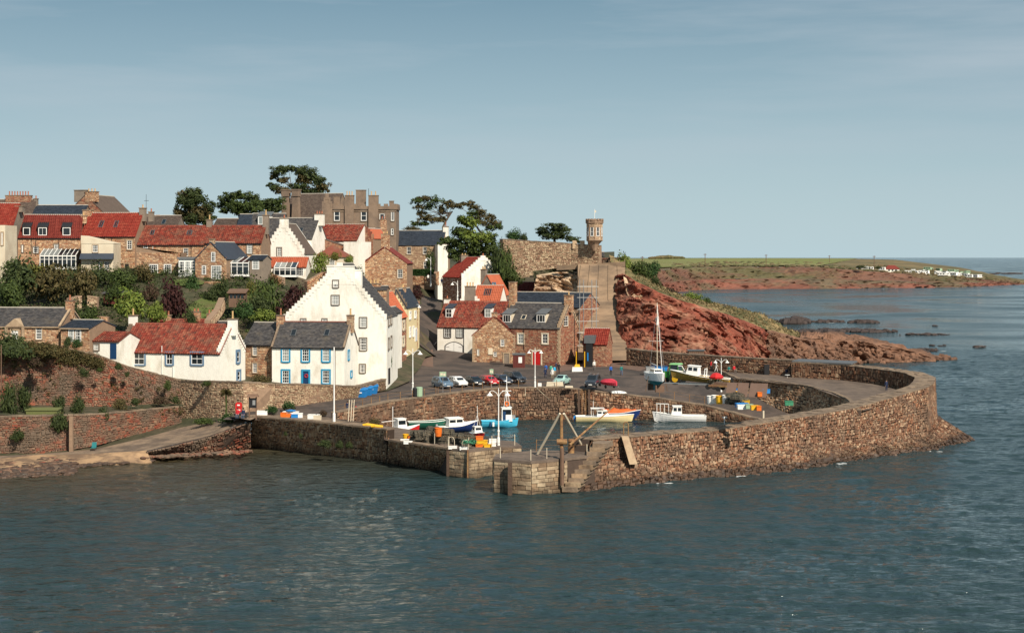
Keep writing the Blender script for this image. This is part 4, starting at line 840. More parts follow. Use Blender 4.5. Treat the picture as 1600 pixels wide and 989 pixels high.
h = House('cream_wing', 'pale cream harled wing with a slate band under the bright red roof', (127, 262), (177, 262), 381, 379, 18.5, 5, 'cream', 'slatebl', flat=True)
u = h.hit('front', 150, 400); 
for r in ((144, 382, 154, 395), (152, 408, 161, 423), (162, 408, 172, 423)): h.win('front', r, 3, 4, 'dress', sw=.1)
v1 = h.hit('front', 150, 396)[1]; v0 = h.hit('front', 150, 405)[1]; fr = h.fr['front']
MB().hexa([fr[0] + fr[1] * a + fr[2] * b - Vector((0, 1, 0)) * c for a, b, c in ((-.1, v0, 1.0), (h.L + .1, v0, 1.0), (h.L + .1, v0, 0), (-.1, v0, 0), (-.1, v1, .06), (h.L + .1, v1, .06), (h.L + .1, v1, 0), (-.1, v1, 0))]).build('slate_band', MT['slatebl'], h.root)
he = h.he; h.done(); t_ = MB(); t_.hexa([(-.05, -.05, he), (h.L + .05, -.05, he), (h.L + .05, 5, he), (-.05, 5, he), (-.05, -.05, he + 1.4), (h.L + .05, -.05, he + .1), (h.L + .05, 5, he + .1), (-.05, 5, he + 1.4)]); t_.build('sloping_gable_top', MT['cream'], h.root)
h = House('red_roofed_house', 'rubble house with red pantile roof and two small roof lights left of the little gable', (213, 269), (319, 268.5), 382, 353, 19.8, 8, 'rub_warm', 'tile')
h.skylight((235, 361, 241.5, 368)); h.skylight((292.5, 361, 300, 368)); h.win('front', (286, 387, 295, 401), 2, 3, 'dress', sw=.1); h.win('front', (224, 384, 231, 391), 2, 2, None)
h.chimney(h.L, 4, 336, .9, 1.0, 'grayharl', 1, 'pot', pot_h=.8); h.pipe('front', 299, 384, 402); h.pipe('front', 239, 384, 396, 'white'); h.done(('slope',), ('front',), ridge='tile', gutter='black')
h = House('garden_wing', 'flat rubble garden wing with a white french door below the red roof', (213, 262), (282, 262), 395, 394, 18.5, 5, 'rub_warm', flat=True)
for r, a, b in (((233, 413, 247, 429), 4, 4), ((256, 413, 268, 433), 3, 5)): h.win('front', r, a, b, None, fw=.13)
h.done(stone=('front',)); he = h.he; MB().hexa([(-.05, 0, he), (h.L, 0, he), (h.L, .4, he), (-.05, .4, he), (-.05, 0, he + 1.0), (h.L, 0, he - .6), (h.L, .4, he - .6), (-.05, .4, he + 1.0)]).build('sloping_top', MT['mortar'], h.root)
h = House('sun_room', 'white french-windowed sun room with flat lead roof', (279, 259.5), (307, 259.5), 405, 404, 19.2, 4, 'white', flat=True)
for x in (279.5, 288.7, 298): h.win('front', (x, 408, x + 9, 431), 3, 5, None, fw=.14)
h.done(); MB().box(-.25, h.L + .25, -.25, 4, h.he + .002, h.he + .35, taper=.05).build('lead_roof', MT['lead'], h.root)
h = House('red_roofed_house', 'rubble house with mossy red pantile roof beside the white crow-stepped house', (320, 268.5), (408, 268), 379.5, 353, 19.8, 8, 'rub_warm', 'tile')
for r in ((336, 382, 344, 394), (357, 381, 368, 397), (385, 381, 395, 397)): h.win('front', r, 3, 4, 'dressg', sw=.12)
h.chimney(h.L, 4, 328, 1.0, 1.1, 'grayharl', 1, 'pot', pot_h=.9); h.pipe('front', 371, 381, 402); h.done(('slope',), ('front',), ridge='tile', gutter='black')
h = House('little_gable_house', 'small rubble gable wing with white french doors in the garden row', (305, 259), (354, 257.5), 404, 378, 19.3, 9, 'rub_warm', 'slatebl', ax='y')
for r, a, b in (((330, 394, 336.5, 409), 2, 4), ((315.5, 415, 322, 429), 2, 4), ((330, 415, 346, 437), 4, 5)): h.win('front', r, a, b, None, fw=.13)
h.chimney(h.L / 2, .5, 373, .8, .7, 'rub_pale', 0); h.done(('slope',), ('front',), skews=None)
conservatory('conservatory', 'brown-roofed glass garden room between the little gable and the slate porch', (352, 259), (389, 258.5), 402, 410, 432, 4, 4)
h = House('slate_porch', 'grey harled porch with dark slate roof and small white window', (388, 259), (411, 258.5), 405, 399, 19.2, 4, 'grayharl', 'slatebl'); h.win('front', (394, 407, 405, 421), 4, 4, None, fw=.13); h.done(('slope',))
h = House('slate_roofed_house', 'large grey-slated house behind the white crow-stepped gable', (404, 294), (487, 292), 373, 341, 19.5, 9, 'harl', 'slate')
h.skylight((464.5, 357, 473, 367)); h.win('front', (470, 382, 476, 397), 1, 2, 'dressg'); h.chimney(h.L + .1, 4.5, 330, 1.7, 1.2, 'harl', 3, 'potred', pot_h=.5); h.done(('slope',))
h = House('white_gable_house', 'white crow-stepped gable with a red lean-to, left of the brown mansion', (411, 284), (475, 283), 396, 349, 19.3, 9, 'harl', 'slatebr', ax='y', roof_over_end=-.4)
h.win('front', (432, 386, 441, 401), 2, 4, 'dressg', sw=.15); h.chimney(h.L * .5, .5, 336, 1.5, .9, 'harl', 1, 'potred'); h.crow('front', 'harl', .42); h.done(('slope',))
h = House('red_lean_to', 'orange-tiled lean-to under the white crow-stepped gable', (420, 276), (478, 276), 417, 402, 18.6, 6, 'harl', 'tileorange'); h.win('front', (464, 419, 474, 431), 3, 3, None); h.done(('slope',))
conservatory('conservatory', 'small white-roofed conservatory in front of the orange lean-to', (428, 272), (463, 272), 410, 418, 433, 3, 4)
h = House('red_roofed_house', 'house with lichened bright pantile roof and blank white end wall below the mansion', (487, 308), (557, 306), 376, 351, 19.5, 10, 'harl', 'tile'); h.done(('slope',)); 
h = House('rubble_gable', 'large blank rubble gable half hidden by the ivy-clad porch', (484, 300), (538, 300), 384, 367, 18.6, 6, 'rub_red', 'slatebr', ax='y', apex_frac=.05); h.done((), ('front',))
h = House('red_hipped_porch', 'small ivy-covered porch with red pyramid roof', (490, 292), (541, 291), 402, 399, 18.4, 5, 'cream', flat=True)
h.win('front', (515, 404, 523, 414), 2, 3, None); h.done(); z = h.he; L = h.L; m = MB(); m.add([(-.3, -.3, z), (L + .3, -.3, z), (L + .3, 5, z), (-.3, 5, z), (L / 2, 2.2, z + 2.3)], [(0, 1, 4), (1, 2, 4), (2, 3, 4), (3, 0, 4)]); m.build('roof', MT['tile'], h.root)
h = House('white_house_end', 'tall plain white gable block right of the ivy porch', (537, 298), (560, 297), 378, 377, 17.0, 6, 'harl', flat=True); h.win('front', (544, 404, 549, 414), 2, 3, 'dressg'); h.done()
h = House('red_stone_turret_house', 'narrow red stone gable with orange roof patches either side', (560, 312), (583, 311), 372, 357, 17.5, 8, 'rub_red', 'tileorange', ax='y', roof_over_end=-.4)
h.win('front', (568, 382, 577, 397), 3, 4, 'dressg', sw=.12); h.crow('front', 'rub_red', .4); h.done((), ('front',))
h = House('orange_roofed_house', 'strip of orange tile roof below the mansion windows', (555, 322), (592, 322), 372, 357, 19, 7, 'grayharl', 'tileorange'); h.chimney(1.0, 3, 350, .9, .8, 'rub_red', 1, 'potred'); h.chimney(h.L + .8, 2, 338, 1.3, .9, 'rub_warm', 2, 'potred', z0=2); h.done(('slope',))
h = House('slate_roofed_house', 'sunny rubble house with blue-black slate roof beyond the street', (612, 352), (690, 350), 383, 360.5, 18.6, 9, 'rub_pale', 'slatebl')
for r in ((635, 385, 643.5, 398), (660, 385, 668, 398), (661, 408, 668, 420)): h.win('front', r, 2, 2, 'dress', sw=.15)
h.door('front', (636, 407, 645, 422), 'bluep', 'dress'); h.chimney(h.L, 4.5, 347, 1.1, 1.2, 'harl', 1, 'potred', pot_h=1.0); h.done(('slope',), ('front',), skews=None)
h = House('white_block', 'tall plain white harled wall beside the climbing street', (684, 345), (700, 345.4), 382, 381, 15.5, 7, 'harl', flat=True); h.done()
# -- brown mansion
h = House('mansion', 'brown castellated mansion with yellow chimney pots on the skyline', (517, 345), (619, 345), 326, 325, 22, 9, 'mansion', flat=True, cat='mansion')
for r, a, b in (((521, 328, 532, 346), 1, 2), ((563, 328, 574, 346), 1, 2), ((521, 356, 532, 370), 1, 2), ((563, 356, 574, 370), 1, 2), ((610, 356, 616, 368), 1, 2), ((610, 328, 617, 346), 2, 1), ((592, 333, 602, 344), 1, 1)): h.win('front', r, a, b, 'dressg', sw=.15, fw=.14)
m = MB(); z = h.he; Lm = h.L
for x0, x1, y0, y1 in ((0, Lm, -.25, .25), (Lm - .25, Lm + .25, .252, 8.8), (-.25, .25, .252, 8.8)):
    m.box(x0, x1, y0, y1, z - .2, z + .55)
x = 0
while x < Lm: m.box(x, min(x + .95, Lm), -.25, .25, z + .552, z + 1.05); x += 1.7
for k in range(5): m.box(Lm - .25, Lm + .25, .6 + k * 1.7, 1.5 + k * 1.7, z + .552, z + 1.05)
m.build('battlements', MT['mansion'], h.root)
MB().box(-.06, Lm + .06, -.14, 0, z - .75, z - .5).build('string_course', MT['cope'], h.root)
for px, top, w, pn in ((546, 299, 2.0, 3), (562, 297, 2.2, 0), (583.5, 299, 2.2, 2)):
    u, _ = h.hit('front', px, 330); h.chimney(u, .2 if pn else 3, top, w, 1.4, 'mansion', pn, 'pot', z0=0 if pn else z, pot_h=.9, cope='mansion')
u, _ = h.hit('front', 525, 330); h.chimney(u, 2, 307, 1.4, 1.2, 'mansion', 0, z0=z, cope='mansion'); h.chimney(Lm - 1.5, 6, 314, 1.0, 1.0, 'mansion', 0, z0=z)
p = h.hit('front', 574, 330)[0]; MB().tube([(p, 3, z), (p, 3, z + 4.6)], .05, 5).build('flagpole', MT['black'], h.root); h.done()
h = House('mansion_wing', 'slated wing of the brown mansion with two tall tapering chimneys', (440, 356), (520, 352), 345, 303, 22, 11, 'mansion', 'slatebr', cat='mansion')
for px in (447, 463):
    u, _ = h.hit('front', px, 345); m = MB(); m.hexa([(u - 1.3, -1.0, -2), (u + 1.3, -1.0, -2), (u + 1.3, .6, -2), (u - 1.3, .6, -2), (u - .7, -.6, h.hr - .8), (u + .7, -.6, h.hr - .8), (u + .7, .5, h.hr - .8), (u - .7, .5, h.hr - .8)]); m.box(u - .85, u + .85, -.8, .7, h.hr - .8, h.hr + .6)
    m.box(u - .95, u + .95, -.9, .8, h.hr + .602, h.hr + .85); m.build('chimney', MT['mansion'], h.root)
h.win('front', (502, 330, 507, 344), 1, 2, 'dressg'); g_ = House('mansion_gable', 'little crow-stepped gable between the mansion roof and its flat tower', (503, 344.5), (519, 344.5), 322, 304, 22, 3, 'mansion', 'slatebr', ax='y', cat='gable', roof_over_end=-.4); g_.crow('front', 'mansion', .4, up=.2); g_.done(()); h.done(('slope',))
# -- skyline left
h = House('slate_roofed_house', 'long blue-black slate roof behind the house with three dormers', (46, 300), (127, 300), 341, 321, 21, 9, 'rub_warm', 'slatebl'); h.done(('slope',))
h = House('big_gable_house', 'large brown gable with massive chimney stacks on the skyline', (101, 308), (167, 306), 337, 304, 21, 12, 'rub_red', 'slatebr', ax='y'); h.chimney(h.L * .36, .7, 297, 2.6, 1.2, 'grayharl', 0); h.chimney(h.L * .62, .5, 295, 2.4, 1.2, 'rub_warm', 3, 'pot'); h.done(('slope',), ('front',))
h = House('brown_roofed_house', 'brown roofed house with a crowded row of red chimney pots at the left edge', (-30, 300), (46, 300), 345, 312, 21, 9, 'grayharl', 'slatebr'); h.chimney(6.0, 4.5, 299, 5.0, 1.2, 'rub_red', 8, 'potred', pot_h=.8); h.chimney(9.4, 4.5, 306, .7, .8, 'grayharl', 1, 'potred'); h.done(('slope',))
h = House('red_gable_house', 'left-edge house with bright red roof above a grey harled wall', (-40, 262), (19, 262), 355, 318, 19, 8, 'grayharl', 'tilebright'); h.chimney(h.L, 4, 322, 1.3, 1.2, 'grayharl', 0); h.done(('slope',))
h = House('cream_house', 'pale cream house cut by the left edge of the photograph', (-50, 252), (8, 252), 352, 351, 19, 6, 'cream', flat=True); h.win('front', (1, 362, 6, 384), 1, 3, 'dress'); h.done()
for i, (a, b, ev, rg, D, rf, lb) in enumerate(((224, 276, 354, 337, 300, 'slatebr', 'brown slate roof beside the antenna chimney on the skyline'), (334, 371, 352, 342, 300, 'slatebr', 'low brown slate roof under the second skyline tree'), (370, 392, 355, 335, 298, 'slatebl', 'dark slate roof section left of the grey skyline roof'), (391, 442, 356, 334, 298, 'slate', 'light grey slate roof with white window boards on the skyline'))):
    h = House('slate_roofed_house', lb, (a, D), (b, D), ev, rg, 21, 8, 'grayharl', rf)
    if i == 0: h.chimney(-.5, 4, 330, 1.6, 1.1, 'grayharl', 1, 'potred'); h.chimney(h.L * .3, 4, 336, .9, .7, 'rub_warm', 2, 'potred', pot_h=.2); h.skylight((253, 344, 259, 351)); MB().tube([(-.4, 4, h.hr), (-.4, 4, h.hr + 4.2)], .04, 4).box(-.8, .1, 3.95, 4.05, h.hr + 2.9, h.hr + 2.97).build('antenna', MT['black'], h.root)
    if i == 3: dormer(h, (403, 338, 423, 352), body='white', roofm='lead', nx=3)
    h.done(('slope',))
# -- far left slate cottage above the retaining wall
h = House('slate_cottage', 'sandstone cottage with slate roof and pedimented white door at the left edge', (-30, 207), (94, 206), 509, 481, 11.0, 8, 'rub_warm', 'slate')
h.door('front', (16, 514, 31, 532), 'white', 'dress', sw=.2, panels=False); h.win('front', (55, 510, 67, 531), 3, 4, 'dress', sw=.12)
fr = h.fr['front']; u0 = h.hit('front', 9, 509)[0]; u1 = h.hit('front', 39, 509)[0]; z = h.he
m = MB(); m.add([(u0, -.35, z - .1), (u1, -.35, z - .1), ((u0 + u1) / 2, -.35, z + 1.0), (u0, .9, z - .1), (u1, .9, z - .1), ((u0 + u1) / 2, 1.6, z + 1.0)], [(0, 1, 2), (1, 4, 5, 2), (3, 0, 2, 5)]); m.box(u0, u0 + .35, -.32, 0, -2, z - .1); m.box(u1 - .35, u1, -.32, 0, -2, z - .1); m.build('pediment', MT['dress'], h.root)
h.chimney(h.L - .2, 4, 461, .9, 1.0, 'rub_warm', 1, 'potred', pot_h=.7); h.pipe('front', 92.5, 512, 540, 'dress'); h.done(('slope',), ('front',), skews='dress', gutter='dress')
h = House('slate_annexe', 'lower slate annexe with paired white windows right of the slate cottage', (95, 205), (140, 204), 512, 500, 10.4, 7, 'rub_warm', 'slatebl')
for x in (107, 118): h.win('front', (x, 515, x + 9, 534), 3, 4, None, fw=.12)
h.done(('slope',), ('front',), gutter='dress')
h = House('lean_to_shed', 'small white lean-to with red pantile roof and tall blue door', (141, 205), (186, 204), 532, 519, 8.6, 6, 'harl', 'tile')
h.win('front', (145, 536, 156, 548), 3, 2, 'dressg'); h.door('front', (172, 536, 182, 561), 'navy', None, panels=False); h.done(('slope',), ridge='tile')
# ================================================================ right of the street
h = House('garage_house', 'white house with arched garage door and two dormers in a red roof', (683.5, 283), (782, 279), 510, 471, 5.7, 8.5, 'harl', 'tile')
for r in ((693.5, 512.5, 705, 527.5), (712.5, 512.5, 724, 527.5)): h.win('front', r, 3, 4, 'black', sw=.12)
u0, u1, v0, v1 = h.rect('front', (696, 535, 723, 557)); fr = h.fr['front']; n = 12; L_ = u1 - u0
def arch(u0, u1, v0, v1, rise, n0, n1):
    top = [(u0 + (u1 - u0) * k / n, v1 - rise + rise * math.sin(math.pi * k / n) ** .8) for k in range(n + 1)]; pl = [(u0, v0)] + top + [(u1, v0)]
    q = MB(); k = len(pl); O, U, V, Nn = fr; q.add([O + U * a + V * b + Nn * n0 for a, b in pl] + [O + U * a + V * b + Nn * n1 for a, b in pl], [tuple(range(2 * k - 1, k - 1, -1))] + [(i, (i + 1) % k, k + (i + 1) % k, k + i) for i in range(k)]); return q
arch(u0 - .14, u1 + .14, v0, v1 + .14, .75, -.02, .05).build('arch_surround', MT['black'], h.root)
gd = arch(u0 + .04, u1 - .04, v0, v1, .7, .0, .09).build('garage_door', MT['white'], h.root)
um = (u0 + u1) / 2; m = MB(); m.fbox(fr, um - .02, um + .02, v0, v1 - .05, .09, .10).fbox(fr, u0 + .1, u0 + .8, v0 + 1.7, v0 + 1.75, .09, .11).fbox(fr, u1 - .8, u1 - .1, v0 + 1.7, v0 + 1.75, .09, .11).fbox(fr, u0 + .1, u0 + .8, v0 + .4, v0 + .45, .09, .11).fbox(fr, u1 - .8, u1 - .1, v0 + .4, v0 + .45, .09, .11); m.build('hinges', MT['black'], gd)
for r in ((696, 482, 707, 497), (757, 482, 768, 497)): dormer(h, r, nx=2, ny=2)
h.chimney(.3, 4.2, 462, 1.0, 1.0, 'harl', 1, 'potred', pot_h=.5); h.pipe('front', 725, 512, 556); h.done(('slope',), ridge='tile')
h = House('rubble_gable_house', 'round-cornered rubble gable house with small door and bench beside the car park', (738, 268), (806, 267), 523, 494, 5.1, 9, 'rub_warm', 'tile', ax='y')
h.win('front', (781, 529, 789.5, 542), 3, 4, 'dress', sw=.15); h.win('front', (745, 545, 749.5, 556), 2, 3, 'dress', sw=.08); h.win('front', (770.5, 549, 777, 557.5), 2, 2, 'dress', sw=.08)
h.door('front', (786, 551, 797, 570), 'grayharl', 'dress', panels=False); u0, u1, v0, v1 = h.rect('front', (763, 544, 770, 554)); MB().fbox(h.fr['front'], u0, u1, v0, v1, 0, .15).build('meter_box', MT['cream'], h.root)
h.chimney(h.L / 2, .5, 488, .9, .9, 'rub_warm', 0); h.done(('slope2',), ('front',), quoin='dress')
h = House('red_stone_house', 'red rubble house with mossy slate roof, flat dormers and red door', (784, 268), (874, 263.5), 511, 473.5, 5.1, 9, 'rub_red', 'slate')
for r in ((785, 491, 799, 504.5), (838, 491, 853, 504.5)): dormer(h, r, body='cream', roofm='lead', nx=3)
h.skylight((815, 493, 822, 500), fm='cream')
for r in ((808, 520, 819.5, 538), (846, 520, 857.5, 538)): h.win('front', r, 2, 3, 'cream', sw=.2)
h.door('front', (831, 547, 847, 570), 'red', 'cream', sw=.2); h.win('right', (880, 493, 887.5, 510), 2, 4, 'dress', sw=.12); h.pipe('front', 818.8, 511, 545); h.pipe('right', 897, 490, 553)
h.chimney(h.L - .1, 4.5, 456, 1.4, 1.0, 'rub_warm', 1, 'pot', pot_h=.5); h.chimney(.1, 4.5, 440, 1.1, 1.2, 'rub_warm', 0); h.crow('right', 'dress', .5); h.done(('slope',), ('front', 'right'), quoin='dress')
h = House('slate_roofed_house', 'second slate roof range behind the red stone house with scaffolding at its end', (787, 283), (906, 276), 478, 457, 5.1, 9, 'rub_red', 'slatebl'); h.done(('slope',), ('right',), skews=None)
h = House('red_ridge_house', 'crimson-roofed house below the pale rock face of the castle', (784, 300), (834, 299), 462, 441, 8, 8, 'harl', 'tiledark'); h.chimney(h.L + .3, 3, 427, .9, 2.2, 'cream', 1, 'pot', z0=-2); h.done(('slope',))
h = House('white_gable_house', 'white crow-stepped gable with red roof and dark brick side halfway up the street', (721, 300), (788, 303), 433, 402, 9.2, 12.5, 'harl', 'tilebright', ax='y', roof_over_end=-.4)
h.chimney(h.L * .52, .5, 396, .9, .8, 'harl', 1, 'potred'); h.chimney(h.L * .42, 10, 396, 1.4, 1, 'grayharl', 2, 'pot', pot_h=.3); h.crow('front', 'harl', .5); h.done(('slope',), ('left',), 'rub_red')
h = House('brown_gable_house', 'small brown harled gable with twin pots in front of the white crow-stepped gable', (744, 291), (778, 289), 460, 429, 7.5, 5, 'grayharl', 'tileorange', ax='y'); h.chimney(h.L * .3, .5, 416, 1.0, .8, 'grayharl', 2, 'pot'); h.win('front', (769, 441, 775, 448), 2, 1, 'slateblue'); h.done(())
h = House('orange_roofed_house', 'orange pantile roof with a dark rooflight tucked behind the garage house', (740, 287), (780, 285.5), 472, 446, 6, 5, 'harl', 'tileorange'); h.skylight((757, 452, 768, 462)); h.done(('slope',))
h = House('white_crow_gable', 'low white crow-stepped gable end with dark stack behind the garage house', (719, 287), (749, 286.5), 472, 456, 6, 5, 'harl', 'slatebl', ax='y', roof_over_end=-.4); h.chimney(h.L * .5, .5, 441, 1.9, 1.2, 'grayharl', 3, 'pot', pot_h=.7, z0=h.he + .3); h.crow('front', 'harl', .45, up=.15); h.done(())
# small tiled hut at the foot of the buttress
h = House('tiled_hut', 'small rubble hut with vivid red roof and dark open door below the concrete wall', (911, 262), (948, 261), 537, 513, 5.3, 5, 'rub_red', 'tilebright')
h.done(('slope',), ('front', 'right'))
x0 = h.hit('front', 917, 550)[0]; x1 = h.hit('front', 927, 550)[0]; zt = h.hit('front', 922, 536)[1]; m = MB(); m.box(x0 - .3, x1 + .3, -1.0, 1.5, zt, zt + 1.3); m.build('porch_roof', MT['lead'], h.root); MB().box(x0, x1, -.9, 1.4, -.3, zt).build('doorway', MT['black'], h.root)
MB().box(x0 + .25, x0 + .45, -.95, -.9, 1.1, 2.5).build('blue_sign', MT['bluep'], h.root); 
for xx in (x0 - .25, x0 - 1.7): MB().box(xx, xx + .14, -1.05, -.95, -.2, 2.7).build('yellow_post', MT['yel'], h.root)
# ================================================================ castle, cliffs, far headland
MT['cliffred'] = mat('red_cliff_rock', (.20, .058, .035), .93, .55, .45, col2=(.27, .14, .088), mixscale=.16, mixlo=.48, mixhi=.64, bump=.7, bscale=1.2)
MT['cliffbr'] = mat('brown_shore_rock', (.19, .10, .062), .92, .38, .6, col2=(.10, .058, .040), mixscale=.12, bump=.7, bscale=1.4)
MT['cliffpale'] = mat('pale_rock_face', (.56, .42, .28), .93, .3, .8, col2=(.30, .19, .12), mixscale=.35, bump=.6, bscale=1.5)
MT['drygrass'] = mat('dry_cliff_grass', (.27, .19, .09), .95, .4, 1.1, col2=(.085, .085, .035), mixscale=.10, mixlo=.42, mixhi=.56, bump=.5)
MT['farcliff'] = mat('far_cliff', (.15, .075, .05), .95, .4, .02, col2=(.11, .095, .045), mixscale=.012, mixlo=.46, mixhi=.58, stretch=(1, 1, 2.5))
MT['farred'] = mat('far_red_rock', (.19, .075, .05), .95, .35, .03, col2=(.12, .09, .055), mixscale=.01, mixlo=.5, mixhi=.6, stretch=(1, 1, 4))
MT['field'] = mat('far_green_field', (.16, .175, .045), .95, .15, .01, col2=(.20, .18, .07), mixscale=.004)
MT['fargrass'] = mat('far_rough_grass', (.17, .125, .06), .95, .25, .02, col2=(.10, .09, .04), mixscale=.012)
MT['reef'] = mat('dark_reef_rock', (.055, .040, .036), .8, .3, .5, bump=.5)
LFAR = mat('far_scrub_green', (.07, .07, .03), .95, .3, .05, col2=(.13, .09, .05), mixscale=.02)
MT['gcar'] = mat('pale_green_cladding', (.30, .42, .28), .7, .05)
def L3(t): return [PD(*p) for p in t]
def ridged(p, s, o=4):
    a = 1; r = 0; q = Vector(p) * s
    for k in range(o): r += a * (1 - abs(noise.noise(q)) * 2); q = q * 2.1 + Vector((3.1, 1.7, 5.3)); a *= .5
    return r
def cliffstrip(name, top, bot, nu, nv, m, amp, sc=.10, face=Vector((.2, -1, .2)), smooth=False, steps=0, edge=.12, kind='structure'):
    fd = face.normalized()
    def f(p, u, v):
        e = min(1, v / edge if edge else 1, (1 - v) / edge if edge else 1)
        q = Vector((p.x * .8 + p.z * .3, p.y, p.z * 2.2 + p.x * .7)); d = (ridged(q, sc, 5) - .95) * amp * .8; w_ = Vector((noise.noise(q * .25), 0, noise.noise(q * .25 + Vector((9, 9, 9))))) * 2.5; p = p + Vector((w_.x * .0, 0, 0)); q2 = p + w_
        d += noise.cell(Vector((q2.x * .30 + q2.z * .35, q2.z * .5 - q2.x * .22, 0))) * amp * .22; bd = q2.z * .22 + q2.x * .07 + noise.noise(q2 * .12) * .8; bd -= math.floor(bd); d += (bd ** 2 - .4) * amp * .55; b2 = bd * 3.3 + noise.noise(q2 * .4); d += (b2 - math.floor(b2)) * amp * .16
        return p + fd * d * (.25 + .75 * e)
    return strip(name, top, bot, nu, nv, m, f=f, smooth=smooth, kind=kind)
S_ = L3([(952, 398, 310), (1000, 427, 305), (1040, 453, 303), (1075, 467, 303), (1110, 475, 306), (1150, 482, 318), (1190, 491, 330), (1225, 512, 338), (1250, 523, 347), (1300, 521, 356), (1345, 524, 362), (1375, 535, 363), (1420, 545, 364), (1455, 555, 365), (1487, 560.6, 368)])
T_ = L3([(955, 412, 294), (988, 437, 286), (1013, 449, 284), (1032, 458, 285), (1070, 471, 287), (1100, 481, 289), (1150, 496, 298), (1195, 514, 311), (1250, 528, 331), (1300, 531, 345), (1345, 531, 355), (1375, 539, 358), (1420, 549, 360), (1455, 557, 362), (1487, 561.3, 366)])
B_ = L3([(968, 545, 272), (1000, 560, 266), (1050, 564, 262), (1100, 570, 262), (1150, 572, 268), (1200, 573, 284), (1260, 573, 315), (1300, 571, 335), (1340, 569, 346), (1375, 568, 349), (1420, 566.5, 352), (1455, 564.5, 356), (1490, 562.5, 362)])
def cut(pl, a, b): return pl[a:b]
cliffstrip('red_cliff', B_[:6], T_[:8], 240, 76, MT['cliffred'], 2.8, .10)
cliffstrip('brown_promontory', [B_[5]] + B_[6:], [T_[7]] + T_[8:], 200, 44, MT['cliffbr'], 2.4, .12, edge=.1)
strip('cliff_top_grass', T_[:9], S_[:9], 110, 16, MT['drygrass'], jit=1.0)
cliffstrip('promontory_top_rock', T_[8:], S_[8:], 90, 14, MT['cliffbr'], 1.2, .14, face=Vector((0, -.3, 1)))
strip('cliff_back_slope', S_, [p + Vector((6, 22, -p.z - 1)) for p in S_], 80, 8, MT['earth'], jit=1.2)
# fallen blocks on the cliff
lb = MB()
for _ in range(70):
    u = R(); k = min(int(u * 5), 4); a = B_[k].lerp(B_[k + 1], R()); b = T_[k].lerp(T_[k + 1], R()); p = a.lerp(b, U_(.02, .75)); rock(lb, p + Vector((0, -.9, 0)), U_(.4, 1.0), 0, .8)
lb.build('cliff_blocks', MT['cliffred'], kind='stuff')['label'] = 'broken red blocks lying over the cliff face'
lb = MB()
for _ in range(90):
    k = random.randint(5, 11); t = R(); a = B_[k].lerp(B_[k + 1], t); b = T_[min(k + 2, 13)].lerp(T_[min(k + 3, 14)], t); p = a.lerp(b, U_(.0, .8) ** 1.3); rock(lb, p + Vector((0, -.8, 0)), U_(.6, 2.2), 0, .7)
lb.build('shore_boulders', MT['cliffbr'], kind='stuff')['label'] = 'brown boulders and broken ledges along the foot of the promontory'
# pale rock face left of the buttress and scrub bank above it
cliffstrip('pale_rock_face', L3([(832, 462, 292), (870, 462, 291), (915, 470, 288.5)]), L3([(838, 430, 295), (870, 425, 294.5), (908, 425, 293)]), 70, 40, MT['cliffpale'], 2.2, .22, face=Vector((.1, -1, .1)))
cliffstrip('scrub_bank', L3([(836, 444, 294.5), (870, 430, 294), (912, 428, 292)]), L3([(832, 424, 297), (870, 419, 296), (912, 418, 294)]), 60, 14, MT['earth'], 1.5, .2)
# castle wall
def wallrun(name, label, pts, bot, m, sw, sh, cat='wall', cope=None, top_w=1.0, th=.06):
    runs = [(PD(px, bot if not hasattr(bot, '__len__') else bot[i], D) , PD(px, py, D)) for i, (px, py, D) in enumerate(pts)]
    runs = [(Vector((b.x, b.y, b.z)), t) for b, t in runs]
    return wall_thing(name, label, cat, runs, m, MT['mortar'], sw, sh, th, cope=cope, top_w=top_w)
cw = wallrun('castle_wall', 'high sunlit rubble castle wall on the headland left of the turret', [(781, 375, 306), (786, 375, 299), (820, 377, 298), (893, 381.5, 297), (937, 385, 294.5)], (440, 440, 434, 428, 424), MT['rub_pale'], .42, .28, cope=.9)
m = MB()
for k, (px, w) in enumerate(((898, 7), (910, 7), (922, 7), (932, 6))):
    D = 297.2 - (px - 893) * .06; p = PD(px, 384, D); ww = w * D / F / 2; zt = PD(px, 376, D).z; m.box(p.x - ww, p.x + ww, p.y - .3, p.y + .6, p.z - .6, zt)
relto(m, cw.location).build('battlements', MT['rub_pale'], cw)
